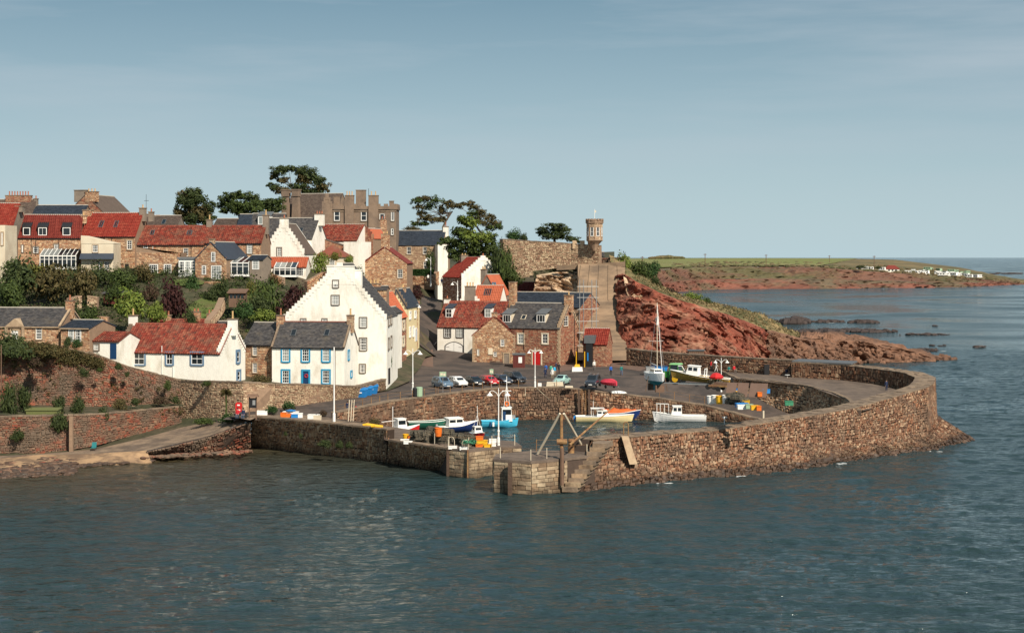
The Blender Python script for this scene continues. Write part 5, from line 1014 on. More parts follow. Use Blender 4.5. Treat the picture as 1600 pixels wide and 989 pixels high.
# turret
tp_ = PD(929, 384, 294.2); tw = thing('turret', 'octagonal castle turret with corbelled base and battlements on the wall corner', 'tower', tp_)
z1 = PD(929, 376, 294).z - tp_.z; z2 = PD(929, 349, 294).z - tp_.z; z3 = PD(929, 343, 294).z - tp_.z
MB().lathe([(.35, -1.0), (.9, z1 * .3), (1.35, z1 * .8), (1.62, z1), (1.55, z1 + .1), (1.52, z2)], 8).build('tower_body', mat('turret_stone', (.36, .25, .165), .92, .2, 2.5, col2=(.25, .165, .11), mixscale=1.2, bump=.5), tw)
st = MB()
for k in range(8):
    a0, a1 = math.pi / 8 + k * math.pi / 4 - math.pi / 4, math.pi / 8 + k * math.pi / 4; a0, a1 = k * math.pi / 4, (k + 1) * math.pi / 4
    am = (a0 + a1) / 2
    if math.sin(am) > .5: continue
    p0 = Vector((1.53 * math.cos(a0), 1.53 * math.sin(a0), z1 + .1)); p1 = Vector((1.53 * math.cos(a1), 1.53 * math.sin(a1), z1 + .1)); up = Vector((0, 0, z2 - z1 - .1)); w = (p1 - p0).length
    stones(st, (p0, p1, p1 + up, p0 + up), .45, .3, .04, skip=[(w / 2 - .35, w / 2 + .35, .7, 2.4)])
    U = (p1 - p0).normalized(); O = p0; Nn = Vector((math.cos(am), math.sin(am), 0)); f = (O, U, Vector((0, 0, 1)), Nn); q = MB()
    q.fbox(f, w / 2 - .3, w / 2 - .2, .7, 2.4, 0, .08).fbox(f, w / 2 + .2, w / 2 + .3, .7, 2.4, 0, .08).fbox(f, w / 2 - .2, w / 2 + .2, .7, .8, 0, .08).fbox(f, w / 2 - .2, w / 2 + .2, 1.55, 1.6, 0, .05)
    wn = q.build('window', MT['white'], tw); MB().fbox(f, w / 2 - .2, w / 2 + .2, .8, 2.4, -.02, .03).build('pane', MT['glass'], wn)
st.build('stonework', MT['rub_pale'], tw, kind='stuff')
q = MB(); q.lathe([(1.5, z2 - .1), (1.72, z2), (1.72, z2 + .45), (1.4, z2 + .45)], 8)
for k in range(16):
    a = k * math.pi / 8; c, s_ = math.cos(a), math.sin(a); r = 1.58; q.hexa([(r * c - .2 * s_ - .14 * c, r * s_ + .2 * c - .14 * s_, z2 + .44), (r * c + .2 * s_ - .14 * c, r * s_ - .2 * c - .14 * s_, z2 + .44), (r * c + .2 * s_ + .14 * c, r * s_ - .2 * c + .14 * s_, z2 + .44), (r * c - .2 * s_ + .14 * c, r * s_ + .2 * c + .14 * s_, z2 + .44)] + [(x, y, z3 + .1) for x, y in ((r * c - .2 * s_ - .14 * c, r * s_ + .2 * c - .14 * s_), (r * c + .2 * s_ - .14 * c, r * s_ - .2 * c - .14 * s_), (r * c + .2 * s_ + .14 * c, r * s_ - .2 * c + .14 * s_), (r * c - .2 * s_ + .14 * c, r * s_ + .2 * c + .14 * s_))])
q.build('battlements', MT['mortar'], tw)
fp = MB(); fp.tube([(0, 0, z2), (0, 0, z3 + 2.0)], .05, 5); o = fp.build('flagpole', MT['white'], tw); MB().box(.06, .3, -.02, .02, z3 + 1.3, z3 + 1.7).build('flag', MT['cream'], o)
# small lodge and low wall right of the castle
h = House('small_lodge', 'tiny cream lodge with grey hipped roof just right of the castle wall', (936, 318), (944, 318), 400, 394, 20, 3, 'cream', 'slate'); h.done(('slope',))
wallrun('headland_wall', 'low dark wall with gateposts on the headland right of the turret', [(936, 403, 308), (978, 402, 305)], 413, MT['retain'], .5, .3)
# concrete buttress
br = thing('concrete_buttress', 'great stained concrete retaining slope streaked brown below the castle', 'retaining wall', PD(950, 560, 268))
def butt(x0t, x1t, x0b, x1b, yt, yb, Dt, Db, nx, nz): 
    g = []
    for j in range(nz + 1):
        t = j / nz
        for i in range(nx + 1):
            u = i / nx; a = PD(x0b + (x1b - x0b) * u, yb, Db); b = PD(x0t + (x1t - x0t) * u, yt, Dt); g.append(a.lerp(b, t))
    return g
lift = [((903, 977, 903, 974), 413, 468, 290, 285.5), ((903, 974, 903, 990), 468, 515, 285.4, 277), ((903, 990, 903, 1034), 515, 563, 276.9, 266)]
for i, ((a, b, c, d), yt, yb, Dt, Db) in enumerate(lift):
    m = MB(); g = butt(a, b, c, d, yt, yb, Dt, Db, 8, 4); n = 9
    m.add(g, [(j * n + k, j * n + k + 1, (j + 1) * n + k + 1, (j + 1) * n + k) for j in range(4) for k in range(8)])
    bk = [g[0] + Vector((0, 8, 0)), g[8] + Vector((0, 8, 0)), g[-1] + Vector((0, 8, 0)), g[-9] + Vector((0, 8, 0))]
    m.add([g[8], bk[1], bk[2], g[-1], g[0], bk[0], bk[3], g[-9]], [(0, 1, 2, 3), (7, 6, 5, 4), (3, 2, 6, 7)])
    relto(m, br.location).build('concrete_lift', MT['concrete'], br)
m = MB()
for k in range(5):
    x = 908 + k * 14.2; a, b = PD(x, 413, 289.7), PD(x + 5.5 * (k - 3) * .5, 470, 285); m.tube([a + Vector((0, .01, 0)), b + Vector((0, -.07, 0))], .035, 4)
relto(m, br.location).build('formwork_ribs', MT['concrete'], br)
m = MB(); a, b = PD(870, 415, 292), PD(976, 409, 290)
for k in range(14):
    t = k / 13; p = a.lerp(b, t); m.box(p.x - .06, p.x + .06, p.y - .5, p.y - .4, p.z - .9, p.z + .5)
m.hexa([a + Vector((0, -.5, -.9)), b + Vector((0, -.5, -.9)), b + Vector((0, .3, -.9)), a + Vector((0, .3, -.9)), a + Vector((0, -.5, 0)), b + Vector((0, -.5, 0)), b + Vector((0, .3, 0)), a + Vector((0, .3, 0))])
relto(m, br.location).build('parapet', MT['concrete'], br)
cliffstrip('rock_beside_buttress', L3([(990, 522, 276), (1004, 535, 272), (1020, 552, 268)]), L3([(974, 432, 287), (985, 440, 287), (1000, 452, 285)]), 30, 50, MT['cliffpale'], .8, .25)
# ---------------- far headland
FX = [960, 1020, 1060, 1120, 1200, 1280, 1340, 1400, 1450, 1500, 1550, 1600, 1660]
FS = [470, 460, 455, 451.5, 450.5, 451, 450, 449.5, 449, 448, 446, 444, 442.6]
FT = [423, 422, 420, 417.5, 417, 418, 423, 427, 431, 434, 438, 442, 442.2]
FK = [405, 404.5, 404, 404, 404, 404.3, 404.5, 406, 412, 418, 429, 439.0, 440.0]
FD = [2400, 2500, 2500, 2500, 2500, 2400, 2300, 1950, 1780, 1680, 1600, 1570, 1560]
sh = [PD(x, y, 57600 / (y - 402)) + Vector((0, -4, -.8)) for x, y in zip(FX, FS)]
mid = [PD(x, y * .55 + t * .45, 57600 / (y - 402) + 30) for x, y, t in zip(FX, FS, FT)]
tp2 = [PD(x, t, 57600 / (y - 402) + 85) for x, y, t in zip(FX, FS, FT)]
sk = [PD(x, y, D) for x, y, D in zip(FX, FK, FD)]
cliffstrip('far_shore_rock', sh, mid, 300, 18, MT['farred'], 5.0, .022)
cliffstrip('far_cliff', mid, tp2, 300, 18, MT['farcliff'], 6.5, .016)
strip('far_rough_grass', tp2, [a.lerp(b, .10) + Vector((0, 0, .2)) for a, b in zip(tp2, sk)], 80, 3, MT['fargrass'], jit=1.0)
strip('far_green_field', [a.lerp(b, .05) + Vector((0, 0, .9)) for a, b in zip(tp2[:6], sk[:6])], [p + Vector((0, 0, .6)) for p in sk[:7]], 60, 6, MT['field'])
strip('far_rough_slope', [a.lerp(b, .10) + Vector((0, 0, .2)) for a, b in zip(tp2, sk)], sk, 110, 16, MT['fargrass'], jit=1.2)
def far_z(px, t):
    k = max(i for i in range(len(FX) - 1) if FX[i] <= px); u = (px - FX[k]) / (FX[k + 1] - FX[k]); return tp2[k].lerp(tp2[k + 1], u).lerp(sk[k].lerp(sk[k + 1], u), t)
# distant dunes / trees on the skyline
m = MB()
for k in range(60):
    x = U_(1012, 1070); p = PD(x, 404, 2300); rock(m, (p.x, p.y, p.z + 1), U_(5, 16) * (1.2 - abs(x - 1042) / 35), 0, .5)
setp(m.build('far_mound', MT['fargrass']), 'low brown mound on the skyline above the green field', 'mound')
m = MB()
for _ in range(420):
    px = U_(1050, 1590); t = U_(0, .5) ** 1.5; p = far_z(px, t); rock(m, (p.x, p.y, p.z + .4), U_(2, 7), 0, .45)
setp(m.build('far_scrub', LFAR), 'low dark scrub dotted over the far headland', 'scrub', None, 'stuff')
for k, (px, h_) in enumerate(((1002, 9), (1101, 11), (1197, 10), (1296, 9), (1366, 13))):
    p = far_z(px, .06 if k != 3 else .3); D = p.y; m = MB(); m.tube([(0, 0, -1), (0, 0, h_)], .28, 5); m.box(-1.3, 1.3, -.12, .12, h_ - 1.0, h_ - .6)
    o = m.build('telegraph_pole', MT['wood']); o.location = p
    setp(o, ['faint pole beside the mound nearest the castle bushes', 'dark telegraph pole at the left part of the green field', 'telegraph pole in the middle of the green field', 'small pole on the far edge of the green field', 'tall pole with crossbars above the red-roofed bungalow'][k], 'telegraph pole', 'telegraph poles on the headland')
m = MB(); L_, W_ = 12, 7; m.box(-L_ / 2, L_ / 2, -W_ / 2, W_ / 2, -1, 2.4)
fh = thing('bungalow', 'red-roofed bungalow beside the caravan site on the headland', 'bungalow', far_z(1393, .05)); m.build('wall', MT['harl'], fh)
MB().add([(-6.6, -4, 2.4), (6.6, -4, 2.4), (6.6, 4, 2.4), (-6.6, 4, 2.4), (-3, 0, 5.8), (3, 0, 5.8)], [(0, 1, 5, 4), (1, 2, 5), (2, 3, 4, 5), (3, 0, 4)]).build('roof', MT['tiledark'], fh)
for x in (-3, 0, 3): MB().box(x - .8, x + .8, -3.56, -3.5, .8, 1.9).build('window', MT['glass'], fh)
def caravan(m_, L_=5.5):
    r = thing('caravan', 'x', 'caravan', (0, 0, 0), 0, 'caravans on the headland'); b = MB(); b.hexa([(-L_ / 2, -1.3, .4), (L_ / 2, -1.3, .4), (L_ / 2, 1.3, .4), (-L_ / 2, 1.3, .4), (-L_ / 2 + .2, -1.3, 2.9), (L_ / 2 - .2, -1.3, 2.9), (L_ / 2 - .2, 1.3, 2.9), (-L_ / 2 + .2, 1.3, 2.9)]); b.build('body', m_, r)
    for x in (-2.2, 0, 2.2): MB().box(x - .6, x + .6, -1.36, -1.29, 1.3, 2.3).build('window', MT['glass'], r)
    return r
cv = caravan(MT['white']); cg = caravan(MT['gcar'], 7); used = [False, False]; n = 0
rows = [(1, [(1442 + k * 12, .34) for k in range(7)], cg, 'pale green chalet in the row behind the white caravans'), (0, [(1428 + k * 6.5, .02 + (k % 3) * .03) for k in range(15)], cv, 'white caravan in the crowded rows on the low headland'), (0, [(1436 + k * 8, .12) for k in range(9)], cv, 'white caravan in the crowded rows on the low headland'), (0, [(1345 + k * 8.5, .06) for k in range(4)], cv, 'white caravan left of the red-roofed bungalow')]
for gi, pts, src, lb in rows:
    for px, t in pts:
        p = far_z(px, t); o = src if not used[gi] else copy_tree(src); used[gi] = True; o.location = p + Vector((0, 0, .3)); o.rotation_euler = (0, 0, U_(-1.3, 1.3)); o.location.y += U_(-25, 25); o['label'] = lb
        if 'left of' in lb: o['group'] = 'caravans beside the bungalow'
        if gi: o['group'] = 'green chalets'
# ---------------- reefs and foam
def reef(label, x0, x1, y, n, s, sq=.5, dy=1.2, kind=None):
    loc = P((x0 + x1) / 2, y, 0); m = MB()
    for _ in range(n):
        t = R(); px = x0 + (x1 - x0) * t; e = 1 - abs(2 * t - 1) ** 2 * .7; p = P(px, y + U_(-dy, dy), 0); rock(m, (p.x - loc.x, p.y - loc.y, U_(-.3, .1)), s * U_(.5, 1.3) * e, 0, sq)
    o = m.build('reef', MT['reef']); o.location = loc; setp(o, label, 'reef'); (o.__setitem__('kind', 'stuff') if dy in (2.5, .41) else None)
reef('lumpy dark reef just right of the grassy cliff end', 1212, 1268, 503.5, 70, 4.2, .75, 2)
reef('dark reef tail trailing off the lumpy reef', 1262, 1320, 502, 40, 3.0, .45)
reef('separate low dark rock island with birds in the bay', 1325, 1374, 503, 70, 3.2, .5, .9)
reef('long thin reef running out parallel to the promontory', 1225, 1402, 517, 190, 3.2, .42, 1.7)
reef('broken end of the long thin reef', 1404, 1484, 522, 45, 2.2, .3, .41)
reef('small dark rocks off the tip of the promontory', 1417, 1470, 547, 40, 1.8, .35, 2.5)
reef('pair of small rocks breaking the surface in open water', 1447, 1478, 539, 10, 1.4, .3, .5)
reef('lone wave-washed rock at the right of the bay', 1520, 1540, 541.5, 10, 2.0, .35, .4)
reef('far dark ledges off the headland tip', 1545, 1600, 427.5, 60, 9, .25, .8)
reef('flat rock awash between the reefs', 1450, 1466, 508.5, 8, 1.6, .25, .4)
fm = MB()
def foam(px, py, w, h_):
    for _ in range(int(1 + w * .22)):
        p = P(px + U_(-w, w), py + U_(-h_, h_), 0); k = 9; a = U_(0, 6); rx, ry = U_(.15, .6) * (p.y / 200) ** .7, U_(.03, .10) * (p.y / 200); b = len(fm.v)
        fm.v += [(p.x, p.y, .12)] + [(p.x + rx * math.cos(a + 6.283 * i / k) * U_(.6, 1.3), p.y + ry * math.sin(a + 6.283 * i / k) * U_(.6, 1.3), .06) for i in range(k)]; fm.f += [(b, b + 1 + i, b + 1 + (i + 1) % k) for i in range(k)]; fm.m += [0] * k
for px, py, w, h_ in ((1308, 725, 12, 1.0), (1040, 756, 14, .8), (1160, 745, 10, .6), (1460, 706, 12, .8),
                      (1532, 541.8, 5, .4), (1470, 549, 6, .4), (1300, 505, 6, .4), (1450, 522, 5, .3), (1460, 562, 8, .4), (1390, 451, 14, .3)):
    foam(px, py, w, h_)
o = fm.build('sea_foam', mat('sea_foam_wash', (.46, .48, .48), .8, .1)); setp(o, 'streaks of white foam where waves meet stone and reef', 'sea foam', None, 'stuff')
# ================================================================ trees, shrubs, climbers
def leafmat(name, cols, rough=.7):
    m = mat(name, (0, 0, 0), rough, .0, 1, island=cols, spec=.2); return m
LF = {'green': leafmat('green_leaves', [(.022, .036, .010), (.040, .060, .014), (.065, .090, .020), (.032, .050, .013)]),
      'bright': leafmat('bright_green_leaves', [(.055, .085, .014), (.11, .15, .024), (.16, .19, .035), (.08, .12, .02)]),
      'dark': leafmat('dark_green_leaves', [(.018, .028, .010), (.034, .050, .015), (.055, .070, .020), (.026, .040, .013)]),
      'brown': leafmat('brown_green_leaves', [(.035, .032, .012), (.070, .056, .020), (.10, .075, .028), (.045, .05, .015)]),
      'copper': leafmat('copper_leaves', [(.020, .007, .007), (.036, .012, .011), (.05, .018, .014), (.028, .009, .010)]),
      'gorse': leafmat('yellow_green_leaves', [(.09, .085, .018), (.16, .14, .025), (.12, .12, .03), (.07, .085, .02)]),
      'hedge': leafmat('hedge_leaves', [(.020, .045, .012), (.035, .07, .018), (.028, .058, .015)]),
      'heather': leafmat('purple_brown_scrub', [(.05, .025, .02), (.08, .045, .03), (.06, .05, .022), (.04, .03, .018)])}
MT['bark'] = mat('bark', (.10, .075, .055), .95, .2, 3, bump=.4)
def leaves(mb, c, r, n, s, hollow=.55, flat=1.0):
    for _ in range(n):
        t = U_(0, 6.283); z = U_(-1, 1); q = math.sqrt(1 - z * z); k = U_(hollow, 1.0); d = Vector((q * math.cos(t), q * math.sin(t), z))
        w = 1 + .35 * noise.noise(Vector((d.x * 2.3 + c[0], d.y * 2.3 + c[1], d.z * 2.3 + c[2])))
        p = Vector((c[0] + d.x * r[0] * k * w, c[1] + d.y * r[1] * k * w, c[2] + d.z * r[2] * k * w))
        nrm = (d + Vector((U_(-.8, .8), U_(-.8, .8), U_(-.5, .9)))).normalized(); a = nrm.orthogonal().normalized(); b = nrm.cross(a); sz = s * U_(.6, 1.4); th = U_(0, 3.14)
        a, b = a * math.cos(th) + b * math.sin(th), b * math.cos(th) - a * math.sin(th)
        mb.add([p - a * sz, p + b * sz * .55, p + a * sz, p - b * sz * .55], [(0, 1, 2, 3)])
def blob_bush(n_clump, n_leaf, s):
    mb = MB()
    for k in range(n_clump):
        a = U_(0, 6.283); rr = U_(.1, .62); c = (rr * math.cos(a), rr * math.sin(a), U_(.2, .75) * (1 - rr * .5)); q = U_(.28, .5)
        leaves(mb, c, (q, q, q * .8), n_leaf // n_clump, s, .6)
    return mb
PROT = []
for k in range(5):
    mb = blob_bush(9 + k, 1500, .062); PROT.append(mb)
PMESH = {}
def bush(px, py, w, kind, label, D=None, z=None, hgt=None, name='bush', group=None, deep=None):
    """px,py: pixel of the foot centre; w: width in pixels"""
    p = PD(px, py, D); wm = w * D / F / 2; k = random.randrange(5); key = (k, kind)
    if key not in PMESH:
        o = PROT[k].build(name, LF[kind]); PMESH[key] = o.data
    else:
        o = bpy.data.objects.new(name, PMESH[key]); COL.objects.link(o)
    o.location = p; o.rotation_euler = (0, 0, U_(0, 6.28)); hh = (hgt or w * .8) * D / F; o.scale = (wm, (deep or wm), hh)
    return setp(o, label, 'bush', group)
G1 = 'shrubs crowding the steep gardens'
# (px, foot_y, width, height, kind, D, label)
B1 = [(30, 460, 90, 60, 'dark', 238, 'large dark shrub mass under the cream house at the left edge'), (85, 470, 100, 62, 'brown', 240, 'broad brown-green shrub below the long conservatory'), (60, 436, 80, 28, 'gorse', 250, 'yellow-tinged shrub right under the long conservatory'),
      (20, 440, 50, 40, 'green', 246, 'green shrub beside the cream house'), (128, 468, 56, 55, 'brown', 238, 'round brown shrub left of the rock outcrops'), (155, 447, 56, 38, 'dark', 250, 'dark shrub under the cream wing'), (195, 452, 60, 34, 'green', 248, 'green shrub right of the cream wing'),
      (225, 440, 50, 28, 'brown', 254, 'brownish shrub under the sloping garden wing'), (205, 497, 78, 50, 'bright', 226, 'bright yellow-green bush above the cottage stack'), (180, 470, 40, 28, 'green', 240, 'small green bush beside the garden shed roof'), (112, 506, 50, 42, 'dark', 224, 'dark bush above the slate annexe'), (140, 512, 50, 36, 'green', 218, 'green bush behind the lean-to shed'),
      (270, 500, 62, 68, 'copper', 234, 'large copper-purple tree in the steep garden'), (245, 506, 40, 38, 'bright', 226, 'light green bush left of the copper tree'), (302, 468, 34, 44, 'hedge', 252, 'blue-green conical bush beside the sun room'), (330, 472, 36, 26, 'dark', 246, 'dark bush in front of the little gable'),
      (350, 468, 36, 34, 'dark', 246, 'dark bush beside the wooden summerhouse'), (300, 510, 30, 30, 'dark', 226, 'dark bush behind the red-potted chimneys'), (418, 492, 64, 66, 'green', 244, 'big green bush right of the summerhouse'), (405, 500, 50, 40, 'dark', 236, 'dark bush above the narrow stone house'), (455, 492, 62, 56, 'copper', 242, 'dark copper bush against the tall white gable'),
      (382, 500, 48, 34, 'hedge', 228, 'glossy green bush right of the cottage end stack'), (410, 505, 50, 24, 'bright', 226, 'low bright bush above the slate roof'), (446, 498, 30, 16, 'brown', 228, 'low brown bush beside the blue house chimney'), (392, 470, 26, 34, 'gorse', 250, 'yellow shrub beside the summerhouse'),
      (425, 448, 40, 22, 'brown', 262, 'brown bush in front of the small conservatory'), (500, 424, 32, 34, 'bright', 282, 'ivy mass on the left of the porch'), (522, 407, 26, 16, 'gorse', 286, 'ivy under the red porch roof'), (510, 450, 40, 26, 'copper', 268, 'red-leaved creeper above the tall gable slope'), (545, 412, 24, 14, 'bright', 276, 'potted shrubs on the roof terrace'),
      (648, 470, 36, 26, 'copper', 318, 'dark purple bush at the road bend'), (672, 420, 26, 32, 'dark', 344, 'tall dark shrub beside the slate-roofed house'), (10, 478, 70, 44, 'green', 222, 'leafy green bush above the slate cottage ridge'), (235, 470, 40, 30, 'heather', 244, 'reddish scrub beside the rust-coloured shed'),
      (560, 438, 26, 22, 'green', 270, 'green bush on the terrace behind the tall gable'), (600, 470, 30, 22, 'heather', 275, 'brown scrub beside the pale chimney pots'), (700, 440, 26, 18, 'gorse', 320, 'small shrub against the white block wall')]
for px, fy, w, hh, kind, D, lb in B1: bush(px, fy, w, kind, lb, D=D, hgt=hh * 1.05, group=G1)
# scrub filling the bank: small dark copies, counted in hundreds -> a joined carpet of undergrowth
ug = MB()
for _ in range(820):
    px, D = U_(-20, 470), U_(214, 262); x = XD(px, D)
    if (300 < px < 335 and D > 232) or (385 < px < 415 and 238 < D < 254): continue
    if D < 222 + (0 if px < 180 else 2) : continue
    z = zhill(x, D); s = U_(.8, 2.2); leaves(ug, (x, D, z + s * .2), (s, s, s * .85), int(40 * s), .15, .5)
o = ug.build('undergrowth', LF['dark']); setp(o, 'dark undergrowth covering the steep garden bank', 'undergrowth', None, 'stuff')
ug = MB()
for _ in range(260):
    px, D = U_(100, 470), U_(222, 262); x = XD(px, D); z = zhill(x, D); s = U_(.5, 1.2); leaves(ug, (x, D, z + s * .2), (s, s, s * .7), 40, .16, .5)
o = ug.build('undergrowth', LF['green']); setp(o, 'patches of greener undergrowth between the garden shrubs', 'undergrowth', None, 'stuff')
# bushes on and below the retaining walls at the left
G2 = 'bushes growing from the retaining walls'
B2 = [(20, 560, 80, 42, 'dark', 193, 'dark mass of brambles on the wall top at the left edge'), (75, 560, 70, 26, 'brown', 194, 'brown brambles hanging over the tall wall'), (55, 575, 60, 18, 'heather', 192.5, 'trailing heather on the face of the tall wall'), (15, 650, 60, 60, 'dark', 186, 'dark bush filling the left corner behind the fence'), (40, 640, 44, 40, 'dark', 188, 'dark bush on the terrace above the fence'),
      (90, 643, 36, 26, 'dark', 190, 'dark bush on the terrace behind the lower wall'), (122, 645, 34, 28, 'dark', 190, 'second dark bush on the terrace'), (95, 676, 44, 34, 'dark', 184.5, 'dark ivy hanging over the lower wall'), (28, 688, 36, 18, 'dark', 182.5, 'dark bush below the plank fence'), (160, 660, 28, 26, 'dark', 189, 'ivy head over the middle pilaster'),
      (132, 588, 20, 14, 'dark', 195, 'tuft growing high on the tall wall'), (155, 582, 12, 8, 'green', 195.5, 'small tuft near the tall wall coping'), (185, 578, 18, 12, 'dark', 197, 'tuft under the tall wall coping'), (198, 588, 12, 8, 'dark', 198, 'small dark tuft on the tall wall'), (250, 632, 36, 14, 'heather', 199, 'brown brambles where the tall wall meets the terrace'), (262, 608, 16, 16, 'green', 200, 'green tuft at the right end of the tall wall'), (275, 630, 18, 14, 'dark', 200, 'dark tuft at the wall corner'),
      (188, 640, 30, 20, 'brown', 193, 'brown shrub on the terrace'), (210, 635, 20, 14, 'dark', 195, 'dark small shrub on the terrace'), (322, 603, 18, 10, 'green', 198, 'green tuft on the street wall top'), (258, 683, 50, 10, 'brown', 196, 'dry weeds at the foot of the lower wall'), (320, 664, 44, 12, 'green', 193.5, 'weeds along the foot of the street wall'), (355, 661, 34, 16, 'hedge', 190.8, 'green weeds under the cabbage palm'),
      (408, 600, 52, 18, 'brown', 207, 'brown clipped shrub at the wall before the blue-trimmed house'), (425, 645, 34, 12, 'hedge', 193, 'low green planting in the roadside bed'), (450, 640, 30, 14, 'hedge', 195, 'taller green planting in the roadside bed'), (508, 698, 28, 12, 'dark', 180.4, 'dark ivy patch on the west quay wall'), (530, 700, 20, 12, 'dark', 179.6, 'second ivy patch on the west quay wall'), (545, 700, 18, 10, 'dark', 179, 'third ivy patch on the west quay wall'), (446, 681, 8, 8, 'dark', 185.5, 'small tuft high on the west quay wall'), (470, 684, 8, 8, 'dark', 184, 'small tuft on the west quay wall beside the ivy'),
      (608, 580, 14, 30, 'hedge', 226, 'tall grass clump beside the tall gable house corner'), (120, 543, 22, 16, 'hedge', 203, 'round green shrub in front of the slate annexe'), (105, 540, 22, 16, 'dark', 203.5, 'dark shrub before the slate cottage corner'), (150, 562, 20, 10, 'hedge', 202.5, 'climber on the white lean-to shed'), (585, 665, 30, 12, 'brown', 197, 'weeds on the quay wall'), (505, 650, 20, 10, 'heather', 193, 'dry shrubs on the quay verge')]
for px, fy, w, hh, kind, D, lb in B2: bush(px, fy, w, kind, lb, D=D, hgt=hh * 1.1, group=G2, deep=min(w * D / F / 2, 1.2))
G3 = 'bushes on the headland'
B3 = [(975, 425, 40, 30, 'bright', 303, 'sunlit bush at the top of the buttress'), (1000, 436, 44, 30, 'green', 300, 'green bush right of the buttress top'), (1015, 432, 46, 24, 'hedge', 310, 'smooth blue-green bush behind the cliff edge'), (1022, 448, 28, 18, 'dark', 298, 'dark bush above the red cliff'), (1083, 472, 40, 16, 'bright', 300, 'bright bush on the cliff edge'), (1105, 476, 22, 12, 'green', 302, 'small bush at the end of the cliff bushes'), (1050, 462, 34, 14, 'heather', 297, 'brown scrub on the cliff edge'),
      (803, 377, 40, 19, 'hedge', 330, 'rounded yellow-green bush behind the castle wall'), (818, 377, 20, 13, 'dark', 326, 'dark bush beside the rounded one behind the castle wall'), (792, 452, 40, 74, 'green', 297.5, 'tall ivy-clad growth hiding the left end of the castle wall'), (778, 446, 36, 66, 'dark', 298.5, 'dark growth between the crow-stepped gable and the castle wall'), (803, 440, 40, 20, 'green', 296, 'ivy slope below the castle wall'), (770, 430, 50, 26, 'dark', 312, 'dark ivy left of the castle wall foot'), (645, 361, 40, 8, 'brown', 400, 'low far tree crown behind the slate-roofed house'), (1372, 420, 14, 4, 'dark', 1262, 'dark far hedge left of the bungalow'), (1345, 420, 26, 6, 'dark', 1270, 'dark far scrub on the headland slope')]
for px, fy, w, hh, kind, D, lb in B3: bush(px, fy, w, kind, lb, D=D, hgt=hh * 1.1, group=G3)
# grass tufts on the cliff edge
ug = MB()
for _ in range(700):
    k = random.randint(1, 7); t = R(); a = T_[k].lerp(T_[k + 1], t); b = S_[k].lerp(S_[k + 1], t); p = a.lerp(b, U_(.05, 1)); s = U_(.3, .8); leaves(ug, (p.x, p.y, p.z + .3), (s, s, s * .5), 12, .16, .4)
o = ug.build('cliff_grass_tufts', leafmat('dry_grass_tufts', [(.24, .17, .085), (.07, .075, .028), (.15, .11, .055), (.33, .25, .13)])); setp(o, 'tufted dry and green grass along the cliff edge', 'grass', None, 'stuff')
ug = MB()
for _ in range(360):
    t = R(); px = -20 + 180 * t; D = 193.5 + 5 * t; zt = 13.6 - 2.6 * t * t * 1.1; z = zt - abs(random.gauss(0, 1)) * (1.5 - t); s = U_(.3, .9); leaves(ug, (XD(px, D), D - .4, z), (s * 1.2, s * .6, s * .8), int(46 * s) + 12, .11, .2)
for _ in range(70):
    px, D = U_(30, 282), 0; t = px / 283; D = 193.6 + 8.8 * t; z = U_(4.8, 11 - 4 * t); s = U_(.15, .5); leaves(ug, (XD(px, D), D - .2, z), (s, s * .5, s), int(60 * s) + 8, .09, .2)
for _ in range(130):
    t = R(); px = 60 + 225 * t; b = lw[0][0]; D = 184 + 15.5 * t; s = U_(.15, .45); leaves(ug, (XD(px, D), D - .1 + U_(0, 1.5), 5.0 - .5 * t - abs(random.gauss(0, .35))), (s * 1.3, s * .6, s), int(50 * s) + 8, .09, .2)
setp(ug.build('brambles', LF['brown']), 'ragged brambles hanging over the copings of the garden walls', 'brambles', None, 'stuff')
def tree(label, D, base, trunk, clumps, kind, leaf=.2, dens=150, kind2=None, group='wind-bent trees on the skyline', lim=.22):
    """base: pixel; trunk: list of pixels; clumps: (px, py, rx, ry[, kind index]) all in pixels at distance D"""
    b = PD(base[0], base[1], D); rt = thing('tree', label, 'tree', b, 0, group); k = D / F
    tr = MB(); pts = [Vector((0, 0, -1))] + [PD(x, y, D) - b for x, y in trunk]; tr.tube(pts, [lim * 1.5 - lim * i / len(pts) for i in range(len(pts))], 7)
    top = pts[-1]; cr = MB(); c2 = MB()
    for i, c in enumerate(clumps):
        p = PD(c[0], c[1], D) - b; dy = U_(-1, 1) * c[2] * k * .8; p.y += dy; rx, rz = c[2] * k * 1.25, c[3] * k * 1.35
        m_ = pts[-1].lerp(pts[-2], R()); tr.tube([m_, m_.lerp(p, .5) + Vector((0, 0, .3)), p - Vector((0, 0, rz * .3))], [lim * .5, lim * .3, lim * .15], 5)
        tgt = c2 if (kind2 and R() < .35) else cr
        leaves(tgt, (p.x, p.y, p.z), (rx * .85, rx * .8, rz * .85), int(dens * rx * rz / 2.2 + 60), leaf * 1.25, .0)
        for q in range(8):
            cc = (p.x + U_(-.85, .85) * rx, p.y + U_(-.8, .8) * rx, p.z + U_(-.8, .8) * rz); g_ = U_(.28, .5); leaves(tgt, cc, (rx * g_, rx * g_, rz * g_ * 1.1), int(dens * rx * rz / 7 + 26), leaf * .66, .3)
    tr.build('trunk', MT['bark'], rt); cr.build('crown', LF[kind], rt)
    if c2.v: c2.build('crown', LF[kind2], rt, label='lighter part of the crown')
    return rt
